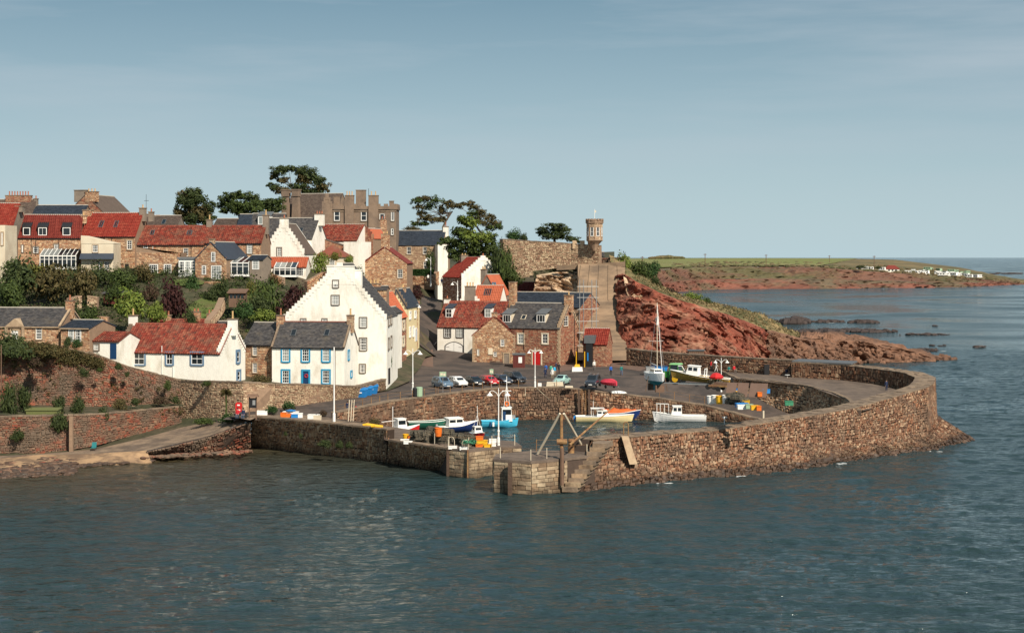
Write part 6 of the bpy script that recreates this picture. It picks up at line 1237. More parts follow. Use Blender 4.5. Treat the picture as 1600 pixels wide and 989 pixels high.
tree('domed wind-bent pine rising behind the mansion chimneys', 385, (462, 350), [(458, 330), (462, 305), (455, 290)], [(435, 268, 11, 6), (450, 263, 13, 5), (468, 266, 14, 7), (484, 275, 14, 8), (497, 285, 12, 8), (505, 294, 9, 6), (430, 292, 11, 5), (444, 298, 10, 5), (465, 292, 12, 6), (478, 298, 14, 6), (492, 298, 12, 5), (428, 276, 7, 5), (440, 282, 9, 4), (472, 280, 12, 7)], 'dark', .3, 130, 'brown')
tree('dense dark evergreen standing alone on the left skyline', 330, (303, 360), [(303, 340), (302, 325)], [(290, 305, 12, 8), (303, 303, 14, 8), (316, 312, 13, 8), (325, 325, 9, 9), (285, 315, 9, 8), (298, 320, 15, 10), (312, 330, 16, 12), (285, 335, 13, 10), (300, 342, 18, 11), (322, 345, 12, 8), (278, 345, 8, 6)], 'dark', .26, 190, 'brown')
tree('broad green tree on the skyline left of the mansion', 345, (372, 345), [(375, 335), (374, 325)], [(360, 308, 12, 6), (375, 305, 14, 6), (390, 310, 12, 6), (350, 318, 9, 7), (365, 320, 15, 9), (385, 322, 15, 9), (402, 318, 10, 8), (350, 330, 7, 4), (378, 332, 14, 6), (400, 328, 12, 6)], 'green', .26, 190, 'dark')
tree('low green tree crown joining the mansion chimneys', 350, (425, 345), [(425, 335)], [(412, 318, 10, 5), (424, 316, 11, 6), (435, 320, 9, 8), (418, 326, 12, 7), (432, 328, 9, 7)], 'green', .26, 180, 'dark')
tree('tall open wind-sheared tree left of the pair by the castle', 372, (697, 372), [(692, 355), (697, 345), (707, 330)], [(652, 314, 9, 5), (665, 311, 11, 5), (682, 313, 12, 5), (698, 318, 9, 5), (706, 322, 7, 5), (655, 322, 9, 5), (672, 322, 11, 5), (690, 328, 9, 6), (658, 332, 8, 5), (665, 341, 12, 5), (680, 343, 12, 5), (650, 349, 8, 3), (690, 343, 8, 5), (662, 350, 9, 4)], 'brown', .24, 95, 'green')
tree('wind-sheared tree leaning right over the castle wall', 365, (750, 385), [(752, 365), (742, 350), (735, 335)], [(718, 322, 8, 4), (730, 319, 10, 4), (742, 324, 10, 5), (752, 332, 10, 5), (762, 340, 10, 5), (772, 348, 10, 5), (779, 354, 6, 4), (738, 334, 9, 5), (755, 348, 10, 6), (768, 356, 9, 5), (745, 342, 8, 5)], 'brown', .24, 95, 'green')
tree('big leafy sycamore filling the slope behind the white crow-stepped house', 322, (740, 440), [(738, 420), (732, 395), (730, 375)], [(723, 345, 9, 6), (735, 350, 12, 8), (715, 362, 12, 7), (732, 365, 16, 8), (750, 370, 16, 9), (765, 375, 12, 8), (700, 376, 12, 6), (715, 382, 15, 8), (737, 385, 18, 10), (758, 390, 17, 10), (775, 395, 11, 10), (722, 398, 16, 8), (745, 402, 18, 10), (768, 410, 16, 12), (785, 415, 11, 10), (795, 428, 12, 9), (710, 398, 10, 6), (780, 430, 12, 8)], 'green', .30, 120, 'bright')
tree('flat-topped cedar beside the castle turret', 312, (868, 380), [(866, 374), (870, 366)], [(850, 360, 11, 4), (866, 353, 14, 4), (880, 358, 11, 4), (858, 368, 14, 5), (877, 368, 14, 5), (892, 373, 11, 4), (848, 365, 8, 3), (870, 361, 12, 4), (899, 376, 6, 3)], 'dark', .22, 170, 'green')
# clipped hedge
hd = thing('hedge', 'neatly clipped low hedge in front of the slate-roofed house beyond the street', 'hedge', PD(660, 432, 335)); m = MB(); p0, p1 = PD(638, 431, 336) - hd.location, PD(678, 431, 335) - hd.location
h_ = PD(660, 421.5, 336).z - PD(660, 431, 336).z
for k in range(2600):
    t = R(); p = p0.lerp(p1, t); f = R(); y, z = (U_(-.6, .6), h_ + U_(-.06, .06)) if f < .4 else (-.6 + U_(-.05, .1), U_(0, h_)); n_ = Vector((U_(-1, 1), U_(-1, 1), U_(-1, 1))).normalized(); a = n_.orthogonal() * .12; b = n_.cross(a)
    q = p + Vector((0, y, z)); m.add([q - a, q - b, q + a, q + b], [(0, 1, 2, 3)])
m.build('foliage', LF['hedge'], hd); MB().hexa([p0 + Vector((0, -.5, -2)), p1 + Vector((0, -.5, -2)), p1 + Vector((0, .5, -2)), p0 + Vector((0, .5, -2)), p0 + Vector((0, -.5, h_ - .05)), p1 + Vector((0, -.5, h_ - .05)), p1 + Vector((0, .5, h_ - .05)), p0 + Vector((0, .5, h_ - .05))]).build('hedge_core', LF['dark'], hd)
wallrun('garden_wall', 'rubble wall under the clipped hedge at the top of the street', [(636, 431, 334), (672, 432, 332), (686, 424, 338)], 446, MT['rub_warm'], .5, .3)
wallrun('garden_wall', 'curving rubble wall along the outside of the road bend', [(652, 478, 268), (655, 470, 285), (656, 480, 262)][:2], 545, MT['rub_warm'], .5, .3)
# cabbage palm
p = PD(353, 652, 191.5); cp_ = thing('cabbage_palm', 'slim cabbage palm in front of the street wall beside the red lifebuoy', 'palm tree', p); MB().tube([(0, 0, -.3), (.05, 0, 1.5), (0, 0, 3.2)], [.15, .12, .11], 6).build('trunk', LF['dark'], cp_)
m = MB()
for k in range(130):
    t = U_(0, 6.28); e = U_(-.5, 1.2); d = Vector((math.cos(t) * math.cos(e), math.sin(t) * math.cos(e), math.sin(e))); s = d.cross(Vector((0, 0, 1))).normalized() * .03; b = Vector((0, 0, 3.1)); l = U_(.6, .95)
    m.add([b - s, b + s, b + d * l * .6 + s, b + d * l - Vector((0, 0, .25)), b + d * l * .6 - s], [(0, 1, 2, 3, 4)])
m.build('crown', LF['brown'], cp_)
# garden bits: summerhouse, terrace walls, rocks, washing pole
sh_ = thing('summerhouse', 'brown wooden summerhouse with a band of small windows in the steep garden', 'summerhouse', PD(370, 476, 238)); k = 238 / F
MB().box(-1.25, 1.25, 0, 2, -.4, 2.0).build('wall', MT['wood'], sh_); MB().hexa([(-1.5, -.4, 1.75), (1.5, -.4, 1.75), (1.5, 2.2, 2.3), (-1.5, 2.2, 2.3), (-1.5, -.4, 1.85), (1.5, -.4, 1.85), (1.5, 2.2, 2.42), (-1.5, 2.2, 2.42)]).build('roof', MT['wood'], sh_)
for x in (-.85, -.28, .28, .85): MB().box(x - .2, x + .2, -.04, .01, 1.0, 1.6).build('window', MT['glass'], sh_)
for lb, pts, bot, m_ in (('zigzag garden wall climbing beside the summerhouse', [(330, 500, 226), (345, 482, 232), (352, 465, 240)], (512, 496, 482), 'rub_pale'), ('rubble wall under the french doors of the little gable', [(318, 440, 255), (346, 440, 254)], 470, 'rub_warm'), ('rocky garden wall left of the washing pole', [(112, 466, 232), (128, 462, 234)], 484, 'rub_pale'), ('pale rock terrace wall in the steep garden', [(136, 462, 236), (152, 464, 236)], 480, 'rub_pale'), ('low terrace wall of the flower garden', [(142, 494, 224), (168, 495, 224)], 506, 'rub_warm'), ('crumbling garden wall under the orange lean-to', [(404, 434, 262), (425, 428, 263), (440, 434, 262)], 446, 'rub_warm'), ('rubble wall behind the left slope of the tall gable', [(480, 440, 266), (505, 425, 268), (516, 424, 268)], 470, 'rub_warm')):
    wallrun('garden_wall', lb, pts, bot, MT[m_], .45, .3)
sd_ = thing('garden_shed', 'low grey-roofed garden shed above the bright green bush', 'shed', PD(178, 470, 240)); MB().box(-1.6, 1.6, 0, 2, -.5, 1.1).build('wall', MT['woodred'], sd_); MB().hexa([(-1.9, -.3, 1.1), (1.9, -.3, 1.1), (1.9, 2.2, 1.35), (-1.9, 2.2, 1.35), (-1.9, -.3, 1.2), (1.9, -.3, 1.2), (1.9, 2.2, 1.45), (-1.9, 2.2, 1.45)]).build('roof', MT['slate'], sd_)
# ================================================================ street furniture
def lamp(label, p, h, arms=2, rz=0.0, group='white double-armed street lamps', first=[None]):
    if arms == 2 and first[0] is not None:
        return dup(first[0][0], p, rz, label, h / first[0][1])
    r = thing('street_lamp', label, 'street lamp', p, rz, group); s = h
    MB().lathe([(.16, 0), (.16, .9), (.10, 1.0), (.10, 1.6), (.14, 1.62), (.14, 1.72), (.075, 1.8), (.05, s - .3), (.05, s), (.02, s + .25)], 8).build('post', MT['white'], r)
    for d in ((-1, 1) if arms == 2 else (1,)):
        pts = [(0, 0, s - .75), (d * .25, 0, s - .3), (d * .6, 0, s - .08), (d * .85, 0, s - .08), (d * 1.0, 0, s - .22)]
        MB().tube(pts, .035, 5).build('arm', MT['white'], r)
        MB().lathe([(.36, -.52), (.34, -.48), (.10, -.24), (.06, -.1)], 10, (d * 1.0, 0, s - .1)).build('lamp_shade', MT['white'], r)
    if arms == 2: first[0] = (r, h)
    return r
lamp('white double street lamp beside the parked cars at the foot of the hill road', P(645, 618, 4.9), 6.3)
lamp('white double street lamp standing by the yellow crates on the west pier head', V3(-1.5, 171.2, 3.0), 6.2)
lamp('white double street lamp among the people by the red door', P(836, 605, 4.75), 5.6)
lamp('white double street lamp on the slip edge beside the barrels', P(1127, 619, 3.0), 5.6)
MB2 = MB().lathe([(.17, 0), (.17, 1.2), (.09, 1.3), (.07, 9.0), (.03, 9.2)], 8); fp = MB2.build('flagpole', MT['white']); fp.location = P(522, 662, 4.1); setp(fp, 'tall plain white pole rising from the west quay parapet', 'pole')
for lb, px, py, D, h, rz in (('single white lamp leaning over the hedge at the top of the street', 673, 448, 330, 6.2, math.pi), ('white lamp arching out behind the garage house', 715, 470, 289, 3.6, math.pi), ('small white lamp on the yellow terrace house', 634 + 12, 486, 268, 1.2, 0)):
    lamp(lb, PD(px, py, D), h, 1, rz, 'single-armed lamps')
def sign(label, p, h, w):
    r = thing('sign_post', label, 'sign', p); MB().tube([(0, 0, 0), (0, 0, h)], .04, 6).build('post', MT['steel'], r)
    b = MB().box(-w / 2, w / 2, -.06, -.03, h - .75, h - .05).build('sign_board', MT['gcar'], r); m = MB(); m.box(-w * .36, -w * .02, -.065, -.061, h - .55, h - .25); m.box(w * .08, w * .38, -.065, -.061, h - .62, h - .3); m.build('lettering', MT['cream'], b)
sign('green-grey car park sign on a pole in front of the dark people carrier', P(692, 613, 4.75), 3.0, .95); sign('small car park sign on a pole in front of the red car', P(768, 608, 4.7), 3.0, .55)
def wheelie(m_):
    r = thing('wheelie_bin', 'x', 'bin', (0, 0, 0), 0, 'blue wheelie bins'); MB().hexa([(-.45, -.35, .1), (.45, -.35, .1), (.45, .35, .1), (-.45, .35, .1), (-.6, -.48, 1.1), (.6, -.48, 1.1), (.6, .48, 1.1), (-.6, .48, 1.1)]).build('bin_body', m_, r)
    MB().hexa([(-.65, -.52, 1.1), (.65, -.52, 1.1), (.65, .52, 1.1), (-.65, .52, 1.1), (-.6, -.4, 1.25), (.6, -.4, 1.25), (.55, .45, 1.38), (-.55, .45, 1.38)]).build('lid', m_, r)
    for x in (-.45, .45): MB().tube([(x - .05, .3, .12), (x + .05, .3, .12)], .12, 8).build('wheel', MT['rubber'], r)
    b = MB().box(-.22, .22, -.505, -.46, .72, .86).build('label_plate', MT['white'], r); return r
wb = wheelie(MT['bluep']); wb.location = P(565, 623.5, 4.65); wb.rotation_euler = (0, 0, -.3); wb['label'] = 'leftmost of the three blue bins against the rubble street wall'; wb.scale = (1.15,) * 3
dup(wb, P(573.5, 620.5, 4.68), -.25, 'middle of the three blue bins against the rubble street wall', 1.15); dup(wb, P(582, 618, 4.7), -.2, 'rightmost of the three blue bins, nearest the tall gable house', 1.15)
gb = thing('litter_bin', 'grey-green round litter bin beside the lamp at the foot of the hill road', 'bin', P(655, 619.5, 4.9)); MB().lathe([(.42, 0), (.46, .1), (.46, 1.15), (.50, 1.2), (.40, 1.3)], 12).build('bin_body', MT['gcar'], gb)
db = MB().lathe([(.40, 0), (.44, .1), (.44, 1.1), (.34, 1.25)], 10).build('litter_bin', MT['black']); db.location = P(649.5, 619.5, 4.9); setp(db, 'dark round bin touching the grey-green bin', 'bin')
# railings along the quays
def railing(label, pts, h=1.0, n=None, m='rust', wires=2, posts_m=None):
    loc = Vector(pts[0]); r = thing('railing', label, 'railing', loc); ps = []
    for a, b in zip(pts, pts[1:]):
        a, b = Vector(a), Vector(b); k = max(1, round((b - a).length / 2.6)); ps += [a.lerp(b, i / k) for i in range(k)]
    ps.append(Vector(pts[-1]))
    for p in ps: q = p - loc; MB().tube([q, q + Vector((0, 0, h))], .045, 5).build('post', MT[posts_m or m], r)
    for w in range(wires):
        z = h * (1 - .45 * w) - .04; MB().tube([p - loc + Vector((0, 0, z)) for p in ps], .014, 4).build('chain', MT[m], r)
railing('chain railing on the quay edge from the creel stores to the parked cars', [off(QE[0], -.3, .8, 4.6), off(QE[1], -.4, .8, 4.75), off(QE[2], -.3, .8, 4.85)])
railing('chain railing in front of the parked cars', [off(QE[2], 0, .7, 4.85), off(QE[3], 0, .8, 4.85), off(QE[4], 0, .8, 4.8), off(QE[5], 0, .8, 4.75)])
railing('dark railing on the quay edge under the yacht and tractor', [off(QE[7], .3, .8, 3.3), off(QE[8], .2, .8, 2.4)], 1.1)
railing('white-posted chain on the west quay creel deck', [WL[1][1] + V3(1.2, .35, .2), WL[2][1] + V3(0, .35, .2), WL[3][1] + V3(0, .5, .2), V3(.3, 170.9, 3.1)], 1.2, posts_m='cream', wires=1)
railing('pale-posted chain along the front of the east pier head', [V3(-1.2, 157.4, 3.45), V3(1.9, 155.6, 3.45), V3(5.2, 158.2, 3.45), V3(7.8, 160.0, 3.45)], 1.1, posts_m='cream', wires=1)
railing('thin rail along the harbour side of the east pier head', [V3(2.6, 163.2, 3.45), V3(5.4, 163.0, 3.45)], 1.2, wires=2)
def ladder(label, b, t, w=.55, m='rust'):
    r = thing('ladder', label, 'ladder', b); d = t - b
    for s in (-1, 1): MB().tube([Vector((s * w / 2, 0, 0)), d + Vector((s * w / 2, 0, 0))], .05, 5).build('rail', MT[m], r)
    n = int(d.length / .3)
    for k in range(1, n): q = d * (k / n); MB().tube([q + Vector((-w / 2, 0, 0)), q + Vector((w / 2, 0, 0))], .025, 4).build('rung', MT[m], r)
b = P(912, 655, 0); ladder('rusty iron ladder fixed to the back quay wall between dark timbers', V3(b.x, 226.6, .1), V3(b.x, 227.4, 4.5))
for dx, lb in ((-.75, 'dark timber left of the quay ladder'), (.75, 'dark timber right of the quay ladder')): post('fender_timber', lb, 'fender', V3(b.x + dx, 226.9, 0), 4.5, .28, MT['dark'])
# derrick crane on the east pier head
def Q(px, py, D): return PD(px, py, D)
D0 = 157.0; cb = Q(878, 722, D0); cr = thing('derrick', 'rusty post derrick with pale braces and a long slanting jib on the east pier head', 'crane', Vector((cb.x, cb.y, 3.45))); lc = cr.location
MB().tube([Q(878, 758, 156.4) - lc, Q(878, 700, 156.6) - lc], .22, 8).build('lower_timber', MT['wood'], cr)
MB().tube([Q(877.5, 706, 156.9) - lc, Q(877, 647, 157) - lc], [.19, .15], 8).build('mast', MT['rust'], cr)
MB().tube([Q(875, 646, 157) - lc, Q(840, 709, 159.5) - lc], .13, 6).build('brace', MT['cream'], cr); MB().tube([Q(881, 646, 157) - lc, Q(908, 694, 161.5) - lc], .13, 6).build('brace', MT['cream'], cr)
MB().tube([Q(890, 695, 158) - lc, Q(959, 635, 165) - lc], [.12, .08], 6).build('jib', MT['rust'], cr)
MB().tube([Q(870, 690, 156.7) - lc, Q(886, 690, 156.7) - lc], .28, 8).build('winch_drum', MT['rust'], cr); m = MB()
for y in (741, 722): m.box(-.32, .32, -.30, .30, Q(878, y, 156.5).z - lc.z - .08, Q(878, y, 156.5).z - lc.z + .08)
m.build('iron_band', MT['black'], cr); m = MB(); m.tube([Q(877, 649, 157) - lc, Q(959, 635, 165) - lc], .02, 4); m.build('cable', MT['black'], cr)
bo = MB().lathe([(.34, 0), (.34, .8), (.28, 1.2), (.36, 1.3), (.30, 1.5)], 10).build('bollard', MT['rust']); bo.location = V3(P(891, 703, 3.45).x, 161.5, 3.4); setp(bo, 'stubby rusted bollard on the east pier head beside the steps', 'bollard')
fr_ = thing('iron_frame', 'rusty iron hoop frame on top of the sunlit east pier wall', 'frame', P(978, 681, 4.7)); MB().tube([(-.25, 0, 0), (-.25, 0, 1.3), (-.1, 0, 1.5), (.1, 0, 1.5), (.25, 0, 1.3), (.25, 0, 0)], .06, 5).build('hoop', MT['rust'], fr_)
wm_ = thing('mooring_post', 'small white T-shaped post at the slipway end of the harbour', 'post', P(1133, 663, 4.4) + V3(0, .6, 0)); MB().tube([(0, 0, -.3), (0, 0, .75)], .06, 6).build('post', MT['white'], wm_); MB().box(-.28, .28, -.06, .06, .7, .85).build('crossbar', MT['white'], wm_)
post('marker_post', 'weathered timber post at the end of the slip wall', 'post', P(1193, 659, .4), 1.6, .22, MT['cream'])
# lifebuoy board, noticeboard
lf = thing('lifebuoy_housing', 'red lifebuoy housing with white marks against the street wall', 'lifebuoy', P(373, 656, 4.1)); MB().tube([(0, .1, 0), (0, .1, 1.3)], .05, 5).build('post', MT['black'], lf)
m = MB(); m.hexa([(-.35, -.1, 1.0), (.35, -.1, 1.0), (.35, .1, 1.0), (-.35, .1, 1.0), (-.42, -.1, 1.9), (.42, -.1, 1.9), (.42, .1, 1.9), (-.42, .1, 1.9)]); m.hexa([(-.42, -.1, 1.9), (.42, -.1, 1.9), (.42, .1, 1.9), (-.42, .1, 1.9), (-.28, -.1, 2.15), (.28, -.1, 2.15), (.28, .1, 2.15), (-.28, .1, 2.15)]); m.build('housing', MT['red'], lf)
MB().box(-.16, .16, -.13, -.101, 1.75, 1.9).build('white_mark', MT['white'], lf); MB().box(-.2, .2, -.13, -.101, 1.15, 1.3).build('white_mark', MT['white'], lf)
nb = thing('notice_board', 'dark timber noticeboard with little roof and pale poster beside the lifebuoy', 'notice board', P(395, 655, 4.15)); 
for x in (-.42, .42): MB().box(x - .07, x + .07, -.06, .06, 0, 2.9).build('post', MT['wood'], nb)
MB().box(-.45, .45, -.08, .08, 1.4, 2.6).build('board', MT['black'], nb); MB().hexa([(-.75, -.35, 2.75), (.75, -.35, 2.75), (.75, .35, 2.75), (-.75, .35, 2.75), (-.6, -.03, 3.1), (.6, -.03, 3.1), (.6, .03, 3.1), (-.6, .03, 3.1)]).build('roof', MT['wood'], nb)
MB().box(-.02, .32, -.10, -.081, 1.75, 2.35).build('poster', MT['steel'], nb)
# wall niches, bench, shed by the rubble gable
sd2 = thing('boarded_shed', 'dark red boarded shed with a white notice between the rubble gable and the red door', 'shed', V3(XD(811, 261), 261, 5.1)); MB().box(-1.05, 1.0, -.6, 2.5, -.2, 2.35).build('wall', MT['woodred'], sd2); MB().box(-1.15, 1.1, -.75, 2.6, 2.35, 2.5).build('roof', MT['lead'], sd2)
for k in range(7): MB().box(-1.02 + k * .29, -.76 + k * .29, -.64, -.602, -.1, 2.3).build('board', MT['woodred'], sd2)
MB().box(-.1, .5, -.68, -.645, 1.0, 2.0).build('notice', MT['white'], sd2)
def tyre(label, p, r_, tilt): 
    m = MB(); n = 12; k = 6; vs = []
    for i in range(n):
        a = 6.283 * i / n
        for j in range(k): b = 6.283 * j / k; rr = r_ + r_ * .3 * math.cos(b); vs.append((rr * math.cos(a), r_ * .3 * math.sin(b), rr * math.sin(a)))
    m.add(vs, [(i * k + j, i * k + (j + 1) % k, ((i + 1) % n) * k + (j + 1) % k, ((i + 1) % n) * k + j) for i in range(n) for j in range(k)]); o = m.build('tyre', MT['rubber'], smooth=True); o.location = p; o.rotation_euler = (tilt, 0, .2); setp(o, label, 'tyre')
tyre('black tyre leaning on the dark red shed', P(807, 571, 5.5), .42, -.2); tyre('old tyre lying on the ground left of the dark red shed', P(800, 573.5, 5.1) , .4, 1.3)
def bench(label, p, L_=2.2, m='wood', rz=0):
    r = thing('bench', label, 'bench', p, rz)
    for k in range(3): MB().box(-L_ / 2, L_ / 2, -.45 + k * .15, -.33 + k * .15, .42, .46).build('seat_slat', MT[m], r)
    for k in range(2): MB().box(-L_ / 2, L_ / 2, -.02, .02, .58 + k * .18, .70 + k * .18).build('back_slat', MT[m], r)
    for x in (-L_ / 2 + .1, L_ / 2 - .1): MB().box(x - .05, x + .05, -.45, .02, 0, .42).build('leg', MT[m], r)
    return r
bench('low dark bench against the rubble gable house', V3(XD(775.5, 265.6), 265.8, 5.15), 2.3, 'black'); bench('low dark bench under the wall of the red stone house', V3(XD(862, 262.6), 262.6, 5.15), 2.2, 'woodred')
bench('bench by the noticeboard on the shore path', P(376, 657, 4.0), 1.6, 'black'); 
CHT = mat('teal_canvas', (.02, .16, .17), .8, .1)
ch = thing('garden_chair', 'teal folding chair on the sand below the garden wall', 'chair', P(146, 705, .75)); MB().box(-.28, .28, -.3, .25, .4, .46).build('seat', CHT, ch); MB().hexa([(-.28, .2, .45), (.28, .2, .45), (.28, .25, .45), (-.28, .25, .45), (-.28, .45, 1.05), (.28, .45, 1.05), (.28, .5, 1.05), (-.28, .5, 1.05)]).build('backrest', CHT, ch)
for x in (-.25, .25):
    for y in (-.25, .25): MB().tube([(x, y, 0), (x, y, .42)], .025, 4).build('leg', MT['black'], ch)
# plank fence, left edge
pf = thing('plank_fence', 'weathered plank fence at the left end of the beach wall', 'fence', P(0, 700, .9)); x = -3.5; loc = pf.location
for k in range(38):
    w = U_(.2, .26); zt = U_(3.5, 3.7); MB().box(x, x + w, -.7 + U_(-.02, .02), -.64, 1.4, zt).build('plank', MT['wood'], pf); x += w + .015
MB().box(-3.5, x, -.62, -.55, 1.8, 1.95).build('rail', MT['wood'], pf)
MT['olive'] = mat('olive_felt', (.13, .14, .05), .9, .1)
gs = thing('store_box', 'olive-roofed flat store box on the terrace above the plank fence', 'shed', P(65, 648, 4.9)); MB().box(-1.9, 1.9, 0, 1.6, -.3, .5).build('wall', MT['olive'], gs); MB().hexa([(-2.0, -.1, .5), (2.0, -.1, .5), (2.0, 1.7, .6), (-2.0, 1.7, .6), (-2.0, -.1, .6), (2.0, -.1, .6), (2.0, 1.7, .75), (-2.0, 1.7, .75)]).build('lid', MT['olive'], gs)
post('pole', 'thin tall pole standing at the left edge beside the fence', 'pole', P(2, 700, .9), 12.5, .10, MT['wood'])
# low concrete blocks / white plates on the car park edge
for lb, px, py, w, h_, m_ in (('pale concrete barrier block on the quay edge below the mint car', 867, 603, 2.6, .6, 'cream'), ('small white box on the quay edge beside the lamp', 843, 603.5, .65, .5, 'white'), ('flat pale slab lying on the quay right of the mint car', 889, 605.5, 1.2, .25, 'cream')):
    p = P(px, py, 4.75); o = MB().box(-w / 2, w / 2, -.3, .3, 0, h_, taper=.08).build('block', MT[m_]); o.location = p; setp(o, lb, 'block')
# scaffolding beside the buttress
sc_ = thing('scaffolding', 'galvanised scaffolding tower between the red stone range and the concrete buttress', 'scaffolding', V3(XD(920, 270), 270, 5.4)); lc = sc_.location
xs = [XD(906, 270), XD(912, 270), XD(925, 270), XD(932, 270)]; zs = [PD(0, y, 270).z for y in (562, 540, 520, 502, 484, 465, 448)]
for x in xs:
    for dy in (0, 1.3): MB().tube([V3(x, 270 + dy, 5.3) - lc, V3(x, 270 + dy, zs[-1] + 1.2) - lc], .04, 5).build('standard', MT['steel'], sc_)
for i, z in enumerate(zs[1:]):
    MB().tube([V3(xs[0] - .5, 270, z) - lc, V3(xs[-1] + .4, 270, z + (0.3 if i == 3 else 0)) - lc], .04, 5).build('ledger', MT['steel'], sc_)
    if i % 2: MB().box(xs[0] - lc.x - .2, xs[-1] - lc.x + .2, .1, 1.2, z - lc.z, z - lc.z + .08).build('platform', MT['cream'], sc_)
# road paint
def paint(name, pts, w, zf, label):
    m = MB()
    for a, b in zip(pts, pts[1:]):
        a, b = Vector(a), Vector(b); d = (b - a); d.z = 0; n = Vector((-d.y, d.x, 0)).normalized() * w / 2; k = max(1, int(d.length / .8))
        for i in range(k):
            p, q = a.lerp(b, i / k), a.lerp(b, (i + 1) / k); m.add([(v.x, v.y, zf(v.x, v.y) + .045) for v in (p - n, q - n, q + n, p + n)], [(0, 1, 2, 3)])
    setp(m.build(name, MT['white']), label, None, None, 'structure')
paint('road_marking', [P(627, 565, 5.4), P(642, 552, 6)], .14, zquay, 'white line at the junction'); paint('road_marking', [P(673, 557, 5.7), P(682, 541, 6.2)], .14, zquay, 'white line by the railing')
land('cobbled_apron', [P(884, 556, 5.4)[:2], P(960, 560, 5.4)[:2], P(1010, 580, 5.1)[:2], P(1000, 583, 5.1)[:2], P(930, 572, 5.2)[:2], P(860, 585, 5.0)[:2]], zquay, 1.5, MT['redpave'], off=.03)
land('red_surfacing', [P(612, 575, 5)[:2], P(620, 560, 5.1)[:2], P(676, 552, 5.6)[:2], P(677, 578, 5.1)[:2]], zquay, 1.5, MT['redpave'], off=.026)
rl = thing('ramp_railing', 'white sloping railing beside the garage house', 'railing', P(680, 557, 5.6))
MB().tube([(-1.0, -.5, .1), (.2, .8, 1.9)], .05, 5).build('rail', MT['white'], rl); MB().tube([(-1.0, -.5, .8), (.2, .8, 2.7)], .05, 5).build('rail', MT['white'], rl)
for k in range(5): t = k / 4; MB().tube([(-1 + 1.2 * t, -.5 + 1.3 * t, -.2), (-1 + 1.2 * t, -.5 + 1.3 * t, .8 + 1.9 * t)], .04, 5).build('post', MT['black'], rl)
# shelter on the back wall, stone door, timber shed
sp = thing('shelter', 'flat-roofed dark shelter set against the back harbour wall at the bend of the pier', 'shelter', V3(50, 231, 5.3)); a, b = P(1265, 566, 7.9), P(1329, 570, 7.9); lc = sp.location
z = 2.75; MB().hexa([V3(42.8, 235, 7.95) - lc, V3(50.6, 229.2, 7.95) - lc, V3(52.3, 232.6, 8.1) - lc, V3(44.5, 238, 8.1) - lc] + [V3(42.8, 235, 8.15) - lc, V3(50.6, 229.2, 8.15) - lc, V3(52.3, 232.6, 8.3) - lc, V3(44.5, 238, 8.3) - lc]).build('roof', MT['lead'], sp)
for x, y in ((43.0, 235), (50.4, 229.5)): MB().tube([V3(x, y, 5.0) - lc, V3(x, y, 7.95) - lc], .08, 6).build('post', MT['wood'], sp)
bs = thing('boarded_shed', 'grey boarded lean-to shed on the back harbour wall behind the tractor', 'shed', P(1088, 572, 5.5)); MB().box(-1.3, 1.3, 0, 1.6, -.3, 2.6).build('wall', MT['steel'] if 0 else MT['grayharl'], bs); MB().box(-1.5, 1.5, -.2, 1.8, 2.6, 2.75).build('roof', MT['lead'], bs)
for k in range(8): MB().box(-1.28 + k * .325, -1.0 + k * .325, -.05, -.002, -.2, 2.5).build('board', MT['wood'], bs)
post('doorway', 'stone-framed niche in the back harbour wall', 'niche', V3(39.6, 239.0, 5.3), 2.0, .8, MT['black'])
